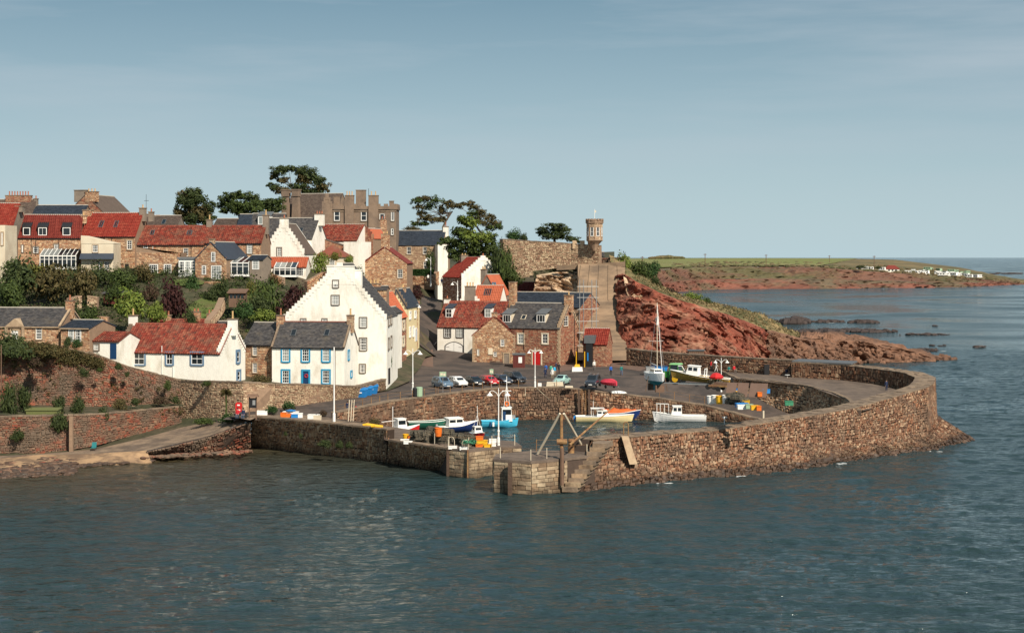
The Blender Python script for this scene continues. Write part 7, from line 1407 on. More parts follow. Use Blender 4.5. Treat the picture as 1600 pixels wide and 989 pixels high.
# ================================================================ cars
def paintmat(n, c): return mat(n, c, .25, 0, 1, spec=.6, coat=.6)
CAR = {'silverblue': paintmat('steel_blue_car_paint', (.10, .16, .23)), 'white': paintmat('white_car_paint', (.75, .75, .74)), 'black': paintmat('black_car_paint', (.012, .014, .018)), 'red': paintmat('red_car_paint', (.50, .012, .02)), 'navy': paintmat('dark_blue_car_paint', (.02, .03, .05)), 'mint': paintmat('mint_car_paint', (.35, .55, .50)), 'dgrey': paintmat('dark_grey_car_paint', (.03, .035, .045))}
def car(label, p, rz, col, L_=4.1, W_=1.75, H_=1.5, kind='hatch'):
    r = thing('parked_car', label, 'car', p, rz, 'cars parked by the harbour'); w = W_ / 2
    # stations along x (front = +x): x, half width, z low, z belt, z top, half width at top
    if kind == 'suv': st = [(-.5, .80, .40, .92, 1.0, .70), (-.47, .97, .30, .98, 1.42, .80), (-.40, 1.0, .26, .98, 1.62, .82), (-.05, 1.0, .24, .98, 1.66, .80), (.10, 1.0, .24, .98, 1.60, .78), (.24, 1.0, .24, 1.0, 1.06, .78), (.40, .98, .24, .95, 1.0, .72), (.485, .90, .30, .78, .88, .66), (.5, .78, .36, .62, .70, .62)]
    elif kind == 'sedan': st = [(-.5, .80, .36, .70, .78, .66), (-.47, .94, .28, .82, .92, .72), (-.34, 1.0, .22, .86, .98, .74), (-.20, 1.0, .20, .88, 1.38, .70), (.0, 1.0, .20, .88, 1.44, .70), (.10, 1.0, .20, .88, 1.38, .70), (.25, .99, .20, .86, .94, .72), (.42, .95, .22, .76, .82, .68), (.49, .85, .30, .64, .70, .60), (.5, .76, .34, .55, .60, .56)]
    else: st = [(-.5, .82, .34, .80, .90, .66), (-.48, .96, .26, .88, 1.12, .72), (-.38, 1.0, .22, .90, 1.42, .74), (-.15, 1.0, .20, .90, 1.50, .74), (.05, 1.0, .20, .90, 1.46, .74), (.14, 1.0, .20, .90, 1.32, .74), (.27, 1.0, .20, .90, .97, .74), (.42, .96, .22, .78, .84, .70), (.485, .88, .28, .64, .72, .62), (.5, .78, .34, .55, .60, .56)]
    k = H_ / (1.66 if kind == 'suv' else 1.5 if kind == 'hatch' else 1.44); secs = []
    for x, hw, z0, zb, zt, ht in st:
        X = x * L_; a = w * hw; b = w * ht; z0, zb, zt = z0 * k, zb * k, zt * k
        secs.append([(X, -a * .92, z0), (X, -a, (z0 + zb) * .5), (X, -a * .97, zb), (X, -b, zt - .05), (X, -b * .82, zt), (X, b * .82, zt), (X, b, zt - .05), (X, a * .97, zb), (X, a, (z0 + zb) * .5), (X, a * .92, z0)])
    MB().loft(secs, closed=True, cap=True).build('body', CAR[col], r, smooth=False)
    # glasshouse pieces: find roof and screens
    gi = [i for i, q in enumerate(st) if q[4] - q[3] > .3]; i0, i1 = gi[0], gi[-1]
    f0, f1 = Vector(secs[i1][5]), Vector(secs[i1 + 1][5]); g0, g1 = Vector(secs[i1][4]), Vector(secs[i1 + 1][4])
    def pan(name, pts, m_, o=.012):
        n = (Vector(pts[1]) - Vector(pts[0])).cross(Vector(pts[2]) - Vector(pts[0])).normalized(); q = MB(); v = [Vector(t) + n * o for t in pts]; q.add(v + [Vector(t) - n * .02 for t in pts], [tuple(range(len(v)))] + [(a, a + len(v), (a + 1) % len(v) + len(v), (a + 1) % len(v)) for a in range(len(v))]); return q.build(name, m_, r)
    pan('windscreen', [f0.lerp(f1, .06), g0.lerp(g1, .06), g0.lerp(g1, .92), f0.lerp(f1, .92)][::-1], MT['glass'], .015); pan('windscreen', [f0.lerp(f1, .06), g0.lerp(g1, .06), g0.lerp(g1, .92), f0.lerp(f1, .92)], MT['glass'], .015)
    for s in (2, 7):
        t = 3 if s == 2 else 6
        for a, b in ((i0, (i0 + i1) // 2), ((i0 + i1) // 2, i1)):
            if a == b: continue
            A, B, C, D_ = Vector(secs[a][s]), Vector(secs[b][s]), Vector(secs[b][t]), Vector(secs[a][t]); e = .08
            q = [A.lerp(D_, .08).lerp(B.lerp(C, .08), e), B.lerp(C, .08).lerp(A.lerp(D_, .08), e), C.lerp(B, .12).lerp(D_.lerp(A, .12), e), D_.lerp(A, .12).lerp(C.lerp(B, .12), e)]
            if s == 7: q = q[::-1]
            pan('side_window', q, MT['glass'], .012)
    R_ = .31 if kind != 'suv' else .37
    for x in (-.31, .32):
        for s in (-1, 1):
            y = s * (w - .09); wl = MB().tube([(x * L_, y - .11, R_), (x * L_, y + .11, R_)], R_, 14).build('wheel', MT['rubber'], r); MB().tube([(x * L_, y + s * .10, R_), (x * L_, y + s * .125, R_)], R_ * .6, 10).build('rim', MT['steel'], wl)
    xf = st[-2][0] * L_
    for s in (-1, 1): 
        MB().hexa([(xf - .1, s * w * .80 - .17, .58 * k), (xf + .035, s * w * .74 - .17, .58 * k), (xf + .035, s * w * .74 + .13, .58 * k), (xf - .1, s * w * .80 + .13, .58 * k), (xf - .22, s * w * .80 - .17, .74 * k), (xf - .0, s * w * .74 - .17, .72 * k), (xf - .0, s * w * .74 + .13, .72 * k), (xf - .22, s * w * .80 + .13, .74 * k)]).build('headlight', MT['steel'], r)
        MB().box(.10 * L_ if kind != 'suv' else .12 * L_, .10 * L_ + .14, s * (w + .02) - .07, s * (w + .02) + .07, .92 * k, 1.04 * k).build('wing_mirror', CAR[col], r)
        MB().box(-L_ * .5 - .01, -L_ * .47, s * w * .72 - .1, s * w * .72 + .1, .65 * k, .85 * k).build('tail_light', MT['red'], r)
    MB().box(L_ * .5 - .01, L_ * .5 + .02, -.26, .26, .38 * k, .49 * k).build('number_plate', MT['white'], r); MB().box(L_ * .5 - .03, L_ * .5 + .012, -w * .55, w * .55, .24 * k, .35 * k).build('grille', MT['black'], r)
    if kind == 'suv':
        for s in (-1, 1): MB().tube([(-.38 * L_, s * w * .66, 1.72 * k), (.03 * L_, s * w * .66, 1.74 * k)], .03, 5).build('roof_rail', MT['steel'], r)
    return r
def cz(px, py): 
    z = 4.8
    for _ in range(4): p = P(px, py, z); z = zquay(p.x, p.y) + .03
    return P(px, py, z)
for px, py, col, kind, L_, H_, lb, da in ((697, 607, 'silverblue', 'suv', 4.3, 1.62, 'steel-blue people carrier at the left end of the car row', 0), (721, 604.5, 'white', 'hatch', 4.0, 1.5, 'white hatchback second from left in the car row', 0), (747, 603.5, 'black', 'hatch', 3.9, 1.46, 'black hatchback between the white and red cars', 0), (770, 602, 'red', 'hatch', 3.9, 1.42, 'bright red car in the middle of the row', 0), (791, 601, 'navy', 'hatch', 4.2, 1.5, 'dark blue hatchback right of the red car', 0), (810, 599, 'dgrey', 'suv', 4.7, 1.75, 'large dark estate with roof rails at the right end of the row', .05)):
    p = cz(px, py); car(lb, p + V3(-.6, 1.2, 0), math.radians(-62) + da, col, L_, 1.72, H_, kind)
p = cz(875, 601); car('pale mint-green car parked alone by the concrete block', p + V3(.3, 1.0, 0), math.radians(-112), 'mint', 3.9, 1.65, 1.42, 'sedan')
p = cz(925, 605); car('dark off-road car with silver bumper near the red-covered dinghy', p + V3(.2, 1.0, 0), math.radians(-104), 'dgrey', 4.3, 1.8, 1.8, 'suv')
# ================================================================ boats
def hull(r, L_, W_, D_, mh, mr, sheer=.35, bow=.9, transom=.8, mb_deck='cream', open_=True, boot=None, n=14, keel=.35, rim=.09):
    secs = []; rows = 6
    for i in range(n + 1):
        t = i / n; x = (t - .5) * L_; b = W_ / 2 * (min(1, transom + (1 - transom) * math.sin(min(1, t / .45) * math.pi / 2)) if t < .45 else (1 - ((t - .45) / .55) ** 2.4)); b = max(b, .02); zt = D_ + sheer * max(0, (t - .35) / .65) ** 1.8; zk = keel * max(0, (t - .75) / .25) ** 2 * D_
        if t > .99: x += .12 * L_ * .3
        sec = []
        for j in range(rows):
            q = j / (rows - 1); sec.append((x + (.05 * L_ * q if t > .8 else 0) * (t - .8) * 4, -b * (math.sin(q * math.pi / 2) ** .65), zk + (zt - zk) * q ** 1.15))
        full = sec[::-1] + [(a, -b_, c) for a, b_, c in sec[1:]]; secs.append(full)
    m = MB(); m.loft(secs); k = len(secs[0]); m.add(secs[0], [tuple(range(k))]); h_ = m.build('hull', mh, r)
    # gunwale
    q = MB()
    for side in (0, -1):
        q.tube([Vector(s[side]) for s in secs], rim * .6, 5)
    q.tube([Vector(secs[0][0]), Vector(secs[0][-1])], rim * .6, 5); q.build('gunwale', mr, r)
    # deck or inner floor
    d = MB(); dz = -.22 if open_ else -.03
    pts = [Vector(s[0]) + Vector((0, .03, dz)) for s in secs] ; pt2 = [Vector(s[-1]) + Vector((0, -.03, dz)) for s in secs]
    d.loft([[a, b] for a, b in zip(pts, pt2)]); d.build('deck', MT[mb_deck], r)
    return secs
def cabin(r, x0, x1, w, z0, z1, m='white', rake=.25, wins=2, name='cabin', roof=True):
    m_ = MB().hexa([(x0, -w, z0), (x1, -w, z0), (x1, w, z0), (x0, w, z0), (x0 + rake * .2, -w * .86, z1), (x1 - rake, -w * .86, z1), (x1 - rake, w * .86, z1), (x0 + rake * .2, w * .86, z1)]); c = m_.build(name, MT[m], r)
    if roof: MB().box(x0 - .05, x1 - rake + .12, -w * .92, w * .92, z1, z1 + .07).build('cabin_roof', MT[m], c)
    h = z1 - z0; a, b = z0 + h * .5, z0 + h * .88; L_ = x1 - x0 - rake
    for s in (-1, 1):
        for k in range(wins):
            u0 = x0 + .12 + L_ * k / wins; u1 = x0 + L_ * (k + 1) / wins - .02; yw = lambda z: s * (w * (1 - .14 * (z - z0) / h) + .012)
            v = [(u0, yw(a), a), (u1, yw(a), a), (u1, yw(b), b), (u0, yw(b), b)]; q = MB(); q.add(v + [(x, y - s * .05, z) for x, y, z in v], [(0, 1, 2, 3), (4, 7, 6, 5), (0, 4, 5, 1), (1, 5, 6, 2), (2, 6, 7, 3), (3, 7, 4, 0)]); q.build('cabin_window', MT['glass'], c)
    xa = lambda z: x1 - rake * (z - z0) / h + .015
    q = MB(); v = [(xa(a), -w * .75, a), (xa(a), w * .75, a), (xa(b), w * .7, b), (xa(b), -w * .7, b)]; q.add(v + [(x - .05, y, z) for x, y, z in v], [(0, 1, 2, 3), (4, 7, 6, 5), (0, 4, 5, 1), (1, 5, 6, 2), (2, 6, 7, 3), (3, 7, 4, 0)]); q.build('windscreen', MT['glass'], c)
    return c
def outboard(r, x, z, m='rubber'):
    MB().box(x - .35, x, -.16, .16, z, z + .5, taper=.3).box(x - .22, x - .1, -.06, .06, z - .6, z).build('outboard_motor', MT[m], r)
BW = {'sky': mat('sky_blue_hull_paint', (.06, .42, .62), .4, .08, 2), 'navyh': mat('navy_hull_paint', (.015, .035, .13), .35, .05, 2), 'greenh': mat('green_hull_paint', (.01, .09, .06), .4, .08, 2), 'creamh': mat('cream_hull_paint', (.72, .60, .32), .4, .05, 2), 'whiteh': mat('white_hull_paint', (.78, .78, .76), .35, .05, 2), 'orangeh': mat('orange_boat_cover', (.62, .12, .03), .7, .15, 2), 'teal': mat('teal_antifouling', (.02, .22, .26), .5, .08, 2), 'pink': mat('faded_red_cover', (.62, .05, .08), .6, .15, 2)}
def boat(label, p, rz, name='motor_boat', pitch=0, roll=0, group='boats in the harbour'):
    r = thing(name, label, 'boat', p, rz, group); r.rotation_euler = (roll, pitch, rz); return r
# 1 navy cuddy boat aground, bow to the right
r = boat('navy-hulled white cuddy boat aground with its bow to the right behind the creels', P(713, 676, .45), math.radians(28), roll=.05); hull(r, 5.6, 2.2, 1.0, BW['navyh'], MT['white'], sheer=.5, mb_deck='white', open_=False); cabin(r, -1.5, .9, .85, 1.05, 2.0, wins=2, rake=.35); outboard(r, -2.8, .8, 'steel')
MB().hexa([(.9, -.7, 1.05), (1.9, -.4, 1.2), (1.9, .4, 1.2), (.9, .7, 1.05), (.9, -.6, 1.45), (1.6, -.3, 1.4), (1.6, .3, 1.4), (.9, .6, 1.45)]).build('foredeck_cabin', MT['white'], r)
# 2 green open boat
r = boat('long open boat with dark green hull and white rim left of the navy boat', P(676, 671, .9), math.radians(12)); hull(r, 6.6, 2.0, 1.1, BW['greenh'], MT['white'], sheer=.45, mb_deck='green')
for x in (-1.6, 0, 1.4): MB().box(x - .14, x + .14, -.8, .8, .85, .92).build('thwart', MT['wood'], r)
# 3 sky blue trawler
r = boat('sky-blue fishing boat with white wheelhouse under the quay wall', P(779, 667, 0) , math.radians(6), 'fishing_boat'); r.location.z = -.25; hull(r, 4.9, 2.1, 1.15, BW['sky'], BW['sky'], sheer=.35, mb_deck='cream'); c = cabin(r, .4, 1.9, .72, 1.1, 3.0, wins=1, rake=.15, name='wheelhouse')
MB().box(.55, .95, -.755, -.70, 1.15, 2.5).build('wheelhouse_door', MT['navy'], c); MB().box(-.95, -.70, -1.06, -1.0, .45, 1.05).build('white_stripe', MT['white'], r); MB().box(-1.35, -1.1, -1.06, -1.0, .45, 1.05).build('white_stripe', MT['navy'], r)
for x in (.7, 1.6): MB().tube([(x, -.4, 3.0), (1.15, 0, 6.2)], .035, 5).build('mast_leg', MT['white'], r)
MB().tube([(1.15, 0, 3), (1.15, 0, 7.4)], .05, 6).build('mast', MT['white'], r); MB().box(.5, 1.8, -.03, .03, 5.3, 5.4).build('crosstree', MT['white'], r)
mm = MB(); mm.tube([(1.15 + .28 * math.cos(a), -.3, 3.55 + .28 * math.sin(a)) for a in [k * .628 for k in range(11)]], .09, 5, cap=False); mm.build('lifebuoy', MT['orange'], r); MB().box(1.9, 2.35, -.4, .4, 1.4, 1.9).build('winch', MT['steel'], r)
# 4 red/white boat bow on
r = boat('small red and white boat with a tall aerial moored off the west pier creels', P(747, 686, 0), math.radians(-70)); hull(r, 3.6, 1.6, .75, MT['red'], MT['white'], sheer=.35, mb_deck='white', open_=False); cabin(r, -1.0, .3, .55, .8, 1.6, wins=1)
MB().tube([(-.3, 0, 1.6), (-.3, 0, 4.4)], .035, 5).build('mast', MT['white'], r)
for s in (-1, 1): MB().tube([(-.3, 0, 3.2), (-.6, s * .7, .9)], .02, 4).build('stay', MT['white'], r)
# 5 white boat with red bottom by the parapet end
r = boat('white boat with red bottom and yellow tubs behind the parapet end of the west quay', P(628, 683, .9), math.radians(30)); hull(r, 4.4, 1.8, 1.0, MT['red'], MT['white'], sheer=.5, mb_deck='white', open_=False); cabin(r, -.9, .5, .7, 1.0, 2.4, wins=1)
MB().tube([(-1.3, 0, 1), (-1.3, 0, 4.0)], .04, 5).build('mast', MT['white'], r); MB().tube([(-2.9, 0, 2.1), (-.9, 0, 2.2)], .04, 5).build('boom', MT['white'], r)
# 6 cream boat
r = boat('long cream-hulled motor boat in front of the orange-covered one', P(942, 659, 0), math.radians(1)); r.location.z = -.3; hull(r, 7.9, 2.3, 1.15, BW['creamh'], MT['white'], sheer=.25, mb_deck='white', open_=False); cabin(r, -.9, 1.0, .8, 1.15, 1.95, wins=2, rake=.5); outboard(r, -3.95, .7, 'bluep')
MB().tube([(-1.4, 0, 1.2), (-1.4, 0, 3.4)], .03, 5).build('aerial', MT['white'], r); MB().box(-1.8, .2, -.75, .75, 2.25, 2.34).build('canopy', MT['white'], r)
for x in (-1.7, .1):
    for s in (-1, 1): MB().tube([(x, s * .7, 1.2), (x, s * .7, 2.25)], .03, 4).build('canopy_post', MT['white'], r)
# 7 orange
r = boat('navy boat with bright orange cover tied behind the cream boat', P(966, 655.5, 0), math.radians(2)); r.location.z = -.2; hull(r, 5.9, 2.2, 1.2, BW['navyh'], MT['white'], sheer=.45, mb_deck='orange', open_=False)
m = MB(); sec = []
for i in range(9):
    t = i / 8; x = -2.6 + 5.3 * t; b = 1.0 * math.sin(min(1, (1 - t) * 1.6 + .02) * math.pi / 2); z = 1.3 + .3 * t * t; hh = .55 * (1 - abs(t - .3)) + .12 * math.sin(t * 20); sec.append([(x, -b, z - .05), (x, -b * .5, z + hh * .8), (x, 0, z + hh), (x, b * .5, z + hh * .8), (x, b, z - .05)])
m.loft(sec, cap=True); m.build('cover', BW['orangeh'], r)
# 8 white cabin boat
r = boat('white clinker cabin boat with tubular stern rail at the slip end of the harbour', P(1064, 659, 0), math.radians(178)); r.location.z = -.3; hull(r, 7.2, 2.4, 1.25, BW['whiteh'], BW['whiteh'], sheer=.5, mb_deck='cream'); cabin(r, -.1, 1.5, .8, 1.25, 2.6, wins=2, rake=.35)
MB().box(-3.55, 3.0, -1.235, -1.19, .95, 1.0).build('rubbing_strake', MT['black'], r); m = MB()
for x in (1.8, 2.4, 3.0, 3.5): m.tube([(x, -.5, 1.4), (x, -.5, 2.9)], .025, 4); m.tube([(x, .5, 1.4), (x, .5, 2.9)], .025, 4)
m.tube([(1.8, -.5, 2.9), (3.6, -.5, 2.95), (3.6, .5, 2.95), (1.8, .5, 2.9)], .03, 4); m.build('guard_rail', MT['white'], r)
# 9 yacht on legs
yp = cz(1025, 611); r = boat('small white sailing yacht with teal underbody propped ashore', yp, math.radians(-78), 'sailing_yacht')
def ysec(z0, z1, b0, b1, name, m_):
    n = 12; secs = []
    for i in range(n + 1):
        t = i / n; x = (t - .5) * 5.6; f = (.75 + .25 * math.sin(min(1, t / .4) * 1.57)) if t < .4 else max(.02, 1 - ((t - .4) / .6) ** 2.2); lift = .5 * max(0, (t - .6) / .4) ** 2 * (1 if z0 < 1 else 0); zz = z1 + .25 * max(0, t - .5)
        secs.append([(x, -b1 * f, zz), (x, -b0 * f, z0 + lift), (x, b0 * f, z0 + lift), (x, b1 * f, zz)])
    m = MB(); m.loft(secs, closed=True, cap=True); m.build(name, m_, r)
ysec(.85, 1.45, .30, .95, 'underbody', BW['teal']); ysec(1.452, 2.35, .97, 1.12, 'hull', BW['whiteh']); ysec(2.352, 2.42, 1.0, 1.0, 'deck', MT['white'])
cabin(r, -.9, 1.2, .62, 2.42, 2.85, wins=2, rake=.3); MB().box(-.8, .6, -.10, .10, .1, .95).build('keel', BW['teal'], r); MB().tube([(.5, 0, 2.4), (.5, 0, 11.6)], .055, 6).build('mast', MT['cream'], r)
MB().tube([(.5, 0, 3.4), (-2.0, 0, 3.5)], .05, 6).build('boom', MT['white'], r); MB().tube([(-.05, -1.0, 6.6), (.5, 0, 6.6), (-.05, 1.0, 6.6)], .02, 4).build('spreader', MT['white'], r); MB().tube([(.5, 0, 11.4), (2.75, 0, 2.4)], .03, 4).build('forestay', MT['steel'], r); MB().tube([(.5, 0, 8.7), (.62, 0, 9.8)], .14, 6).build('furled_sail', MT['white'], r)
for s in (-1, 1): MB().tube([(.5, 0, 11.4), (.4, s * 1.05, 2.4)], .015, 4).build('shroud', MT['steel'], r); MB().tube([(.2, s * 1.1, 2.0), (.2, s * 1.5, 0)], .05, 5).build('prop', MT['wood'], r)
for x in (-1.6, 1.6): MB().box(x - .15, x + .15, -.6, .6, 0, .9).build('cradle_block', MT['wood'], r)
# 10 workboat on trailer
r = boat('yellow-sided white workboat on a trailer behind the green tractor', cz(1096, 607), math.radians(160), 'work_boat'); r.rotation_euler = (0, math.radians(-4), math.radians(157)); 
sub_ = hull(r, 7.2, 2.2, .8, mat('mustard_hull', (.40, .24, .05), .5, .1), MT['white'], sheer=.4, mb_deck='white'); 
for ch in list(r.children): ch.location.z += .75
cc = cabin(r, .4, 2.0, .7, 1.6, 2.7, wins=2, rake=.3); MB().tube([(-.4, -.5, 1.5), (-.4, -.5, 2.5), (-.4, .5, 2.5), (-.4, .5, 1.5)], .06, 5).build('frame', MT['white'], r); outboard(r, -3.6, 1.2); MB().tube([(2.4, -.8, 1.7), (2.9, -.6, 2.5), (3.2, 0, 2.5)], .05, 5).build('pulpit', MT['white'], r)
tr_ = thing('boat_trailer', 'galvanised trailer carrying the yellow-sided workboat', 'trailer', cz(1096, 607) + V3(0, 0, 0), math.radians(157))
for y in (-.6, .6): MB().box(-3.2, 2.8, y - .06, y + .06, .5, .65).build('beam', MT['steel'], tr_)
MB().box(2.8, 4.8, -.06, .06, .5, .62).build('drawbar', MT['steel'], tr_)
for x in (-1.9, -1.1):
    for y in (-1.0, 1.0): MB().tube([(x, y - .1, .32), (x, y + .1, .32)], .32, 12).build('wheel', MT['rubber'], tr_)
# 11 covered dinghy on trailer
r = boat('dinghy under a faded red cover on a small trailer beside the off-road car', P(953, 606.5, 4.6), math.radians(-60), 'covered_dinghy'); sec = []
for i in range(11):
    t = i / 10; x = (t - .5) * 3.6; b = .8 * math.sin(math.pi * min(1, t * .75 + .22)) + .02; sec.append([(x, -b * .6, .5), (x, -b, .9), (x, -b * .4, 1.15 + .25 * math.sin(t * 3.14)), (x, b * .4, 1.15 + .25 * math.sin(t * 3.14)), (x, b, .9), (x, b * .6, .5)])
MB().loft(sec, closed=True, cap=True).build('cover', BW['pink'], r)
for y in (-.75, .75): MB().tube([(0, y - .07, .25), (0, y + .07, .25)], .25, 10).build('wheel', MT['rubber'], r)
MB().box(-1.2, 2.3, -.05, .05, .35, .45).build('drawbar', MT['steel'], r)
# small white boat on the quay edge
r = boat('tiny upturned white dinghy on the quay edge under the off-road car', cz(967, 614), math.radians(5), 'dinghy'); MB().loft([[(x, -b, 0), (x, -b * .7, .3 * b * 2), (x, b * .7, .3 * b * 2), (x, b, 0)] for x, b in ((-1, .35), (-.5, .5), (.2, .48), (.8, .3), (1.1, .04))], closed=True, cap=True).build('hull', MT['white'], r)
# tractor
r = thing('tractor', 'green tractor with pale green cab roof towing the workboat', 'tractor', cz(1052, 600), math.radians(150)); TG = mat('tractor_green', (.04, .22, .03), .4, .05)
MB().box(.2, 2.0, -.42, .42, .9, 1.75, taper=.1).build('bonnet', TG, r); MB().box(-.9, .5, -.5, .5, .6, 1.3).build('chassis', TG, r)
cb_ = MB().hexa([(-1.1, -.72, 1.3), (.25, -.72, 1.3), (.25, .72, 1.3), (-1.1, .72, 1.3), (-.95, -.66, 2.75), (.1, -.66, 2.75), (.1, .66, 2.75), (-.95, .66, 2.75)]).build('cab', MT['glass'], r); MB().box(-1.15, .3, -.8, .8, 2.75, 2.92, taper=.15).build('cab_roof', mat('pale_green_roof', (.22, .48, .20), .4, .05), cb_)
for x, y in ((-1.1, -.72), (.25, -.72), (.25, .72), (-1.1, .72)): MB().tube([(x, y, 1.25), (x * .86, y * .92, 2.76)], .05, 5).build('cab_pillar', TG, cb_)
for x, rr, ww in ((-.75, .82, .28), (1.55, .52, .2)):
    for s in (-1, 1):
        y = s * .95; wl = MB().tube([(x, y - ww / 2 * 1.4, rr), (x, y + ww / 2 * 1.4, rr)], rr, 16).build('wheel', MT['rubber'], r); MB().tube([(x, y + s * ww * .7, rr), (x, y + s * (ww * .7 + .03), rr)], rr * .55, 12).build('rim', mat('yellow_rim', (.65, .45, .02), .4, 0) if x < 0 and s < 0 else MT['yel'], wl)
for s in (-1, 1): MB().box(-1.3, -.2, s * .95 - .28, s * .95 + .28, 1.62, 1.72).build('mudguard', TG, r)
MB().tube([(1.3, .3, 1.7), (1.3, .3, 2.7)], .05, 6).build('exhaust', MT['black'], r)
# ================================================================ creels, crates, tubs
def creel_mesh():
    m = MB(); L_, W_, H_ = .42, .28, .36; pr = [(-W_, 0), (-W_, .2), (-W_ * .6, H_ * .9), (W_ * .6, H_ * .9), (W_, .2), (W_, 0)]
    for x in (-L_, 0, L_): m.tube([(x, y, z) for y, z in pr], .022, 4)
    for y, z in pr: m.tube([(-L_, y, z), (L_, y, z)], .018, 4)
    m.box(-L_, L_, -W_, W_, 0, .04); return m
MT['net'] = mat('dark_creel_netting', (.05, .05, .04), .9, .4, 6, col2=(.16, .13, .09), mixscale=4)
cm_ = creel_mesh(); cr0 = thing('creel', 'x', 'creel', (0, 0, 0), 0, 'lobster creels stacked on the west quay'); cm_.build('frame', mat('creel_frame', (.11, .095, .07), .9, .4, 5), cr0)
MB().hexa([(-.40, -.26, .05), (.40, -.26, .05), (.40, .26, .05), (-.40, .26, .05), (-.40, -.16, .31), (.40, -.16, .31), (.40, .16, .31), (-.40, .16, .31)]).build('netting', MT['net'], cr0)
def heap(pts, lbl, grp, n_, spread, z0, src=[cr0, True], hmax=3, sc=1.15):
    k = 0
    for cx, cy in pts:
        for i in range(n_):
            lvl = i * hmax // n_; s = spread * (1 - lvl / (hmax + 1)); p = V3(cx + U_(-s, s), cy + U_(-s, s) * .7, z0 + lvl * .34 * sc)
            o = src[0] if src[1] else copy_tree(src[0]); src[1] = False
            o.location = p; o.rotation_euler = (U_(-.15, .15), U_(-.15, .15), U_(0, 3.1)); o.scale = (sc * 1.15,) * 3; o['label'] = lbl; o['group'] = grp; k += 1
def wq(px, py, z=2.97): q = P(px, py, z); return (q.x, q.y)
heap([wq(660, 691), wq(668, 690), wq(652, 689)], 'dark lobster creel in the heap left of the orange tub on the west quay', 'creels left of the orange tub', 12, .9, 2.97)
heap([wq(690, 692), wq(698, 693), wq(683, 690), wq(676, 689)], 'dark lobster creel in the heap around the orange tub on the west quay', 'creels around the orange tub', 13, .8, 2.97, hmax=4)
heap([wq(716, 694), wq(727, 696), wq(736, 698)], 'dark lobster creel in the heap behind the chain posts nearest the yellow crates', 'creels near the yellow crates', 12, .7, 2.97)
heap([tuple(cz(a, b)[:2]) for a, b in ((1146, 631), (1155, 634), (1150, 629))], 'dark creel heaped by the barrels at the slip edge', 'creels at the slip edge', 7, .9, cz(1150, 632).z)
nt_ = MB()
for px, py, z in ((730, 690, 3.9), (738, 690, 3.8), (1142, 626, 2.6), (1160, 622, 2.6), (1178, 632, 1.9)):
    q = P(px, py, z); leaves(nt_, (q.x, q.y, z), (.7, .7, .35), 160, .08, .2)
setp(nt_.build('green_nets', MT['green']), 'bundles of green netting thrown over the creel heaps', 'netting', None, 'stuff')
def crate(label, p, rz, m, w=.75, d=.5, h=.4, grp='plastic fish boxes'):
    t = .04; q = MB(); q.box(-w / 2, w / 2, -d / 2, d / 2, 0, t); q.box(-w / 2, w / 2, -d / 2, -d / 2 + t, t, h); q.box(-w / 2, w / 2, d / 2 - t, d / 2, t, h); q.box(-w / 2, -w / 2 + t, -d / 2 + t, d / 2 - t, t, h); q.box(w / 2 - t, w / 2, -d / 2 + t, d / 2 - t, t, h)
    q.box(-w / 2 - .03, w / 2 + .03, -d / 2 - .03, -d / 2, h - .06, h); q.box(-w / 2 - .03, w / 2 + .03, d / 2, d / 2 + .03, h - .06, h)
    o = q.build('crate', MT[m]); o.location = p; o.rotation_euler = (0, 0, rz); return setp(o, label, 'crate', grp)
def tub(label, p, m, r_=.45, h=.8, name='tub', cat='tub'):
    o = MB().lathe([(r_ * .82, 0), (r_ * .95, h * .5), (r_, h), (r_ * 1.06, h), (r_ * 1.06, h * .93), (r_ * .9, h * .93), (r_ * .75, h * .2)], 12).build(name, MT[m]); o.location = p; return setp(o, label, cat)
A = lambda px, py, z=2.97: V3(*wq(px, py, z), z)
tub('orange tub among the creels on the west quay', A(684, 696) + V3(0, 1.2, .9), 'orange', .42, .95)
for i, (px, py, dz, m, lb) in enumerate(((749, 700, 0, 'orange', 'lower left crate of the yellow stack on the west pier head'), (755, 700, 0, 'yel', 'lower middle crate of the yellow stack on the west pier head'), (762, 700.5, 0, 'yel', 'lower right yellow crate beside the white box on the west pier head'), (750, 700, .42, 'yel', 'second crate up at the left of the yellow stack'), (756, 700, .42, 'yel', 'top crate in the middle of the yellow stack'), (749, 700, .84, 'orange', 'topmost crate of the yellow stack on the west pier head'), (769, 699, 0, 'white', 'white fish box beside the yellow crates'), (770, 698, .42, 'white', 'upper white fish box beside the yellow crates'))):
    crate(lb, A(px, py) + V3(0, .6, dz), U_(-.1, .1), m, .8, .6)
for px, py, m, lb in ((707, 702, 'white', 'white box by the first hoop on the west quay edge'), (725, 703.5, 'white', 'small white box by the second hoop on the west quay edge'), (637, 694, 'white', 'white crate at the bow of the red-bottomed boat'), (632, 691, 'white', 'white crate under the yellow tub behind the parapet end')):
    crate(lb, A(px, py) + V3(0, .4, 0), 0, m, .95, .5, .32)
tub('yellow tub tucked behind the parapet end of the west quay', A(634, 686), 'yel', .35, .6); tub('orange float tub right of the yellow one behind the parapet end', A(640, 689), 'orange', .3, .6)
def hoop(label, p, w, h):
    n = 8; pts = [(-w / 2, 0, 0), (-w / 2, 0, h * .6)] + [(w / 2 * -math.cos(math.pi * k / n), 0, h * .6 + h * .4 * math.sin(math.pi * k / n)) for k in range(1, n)] + [(w / 2, 0, h * .6), (w / 2, 0, 0)]
    r = thing('grab_hoop', label, 'railing', p); MB().tube(pts, .035, 5).build('hoop', MT['cream'], r)
hoop('left pale grab hoop on the west quay edge', A(705, 701) + V3(0, .2, 0), .7, 1.3); hoop('right pale grab hoop on the west quay edge', A(727, 703) + V3(0, .2, 0), .7, 1.1)
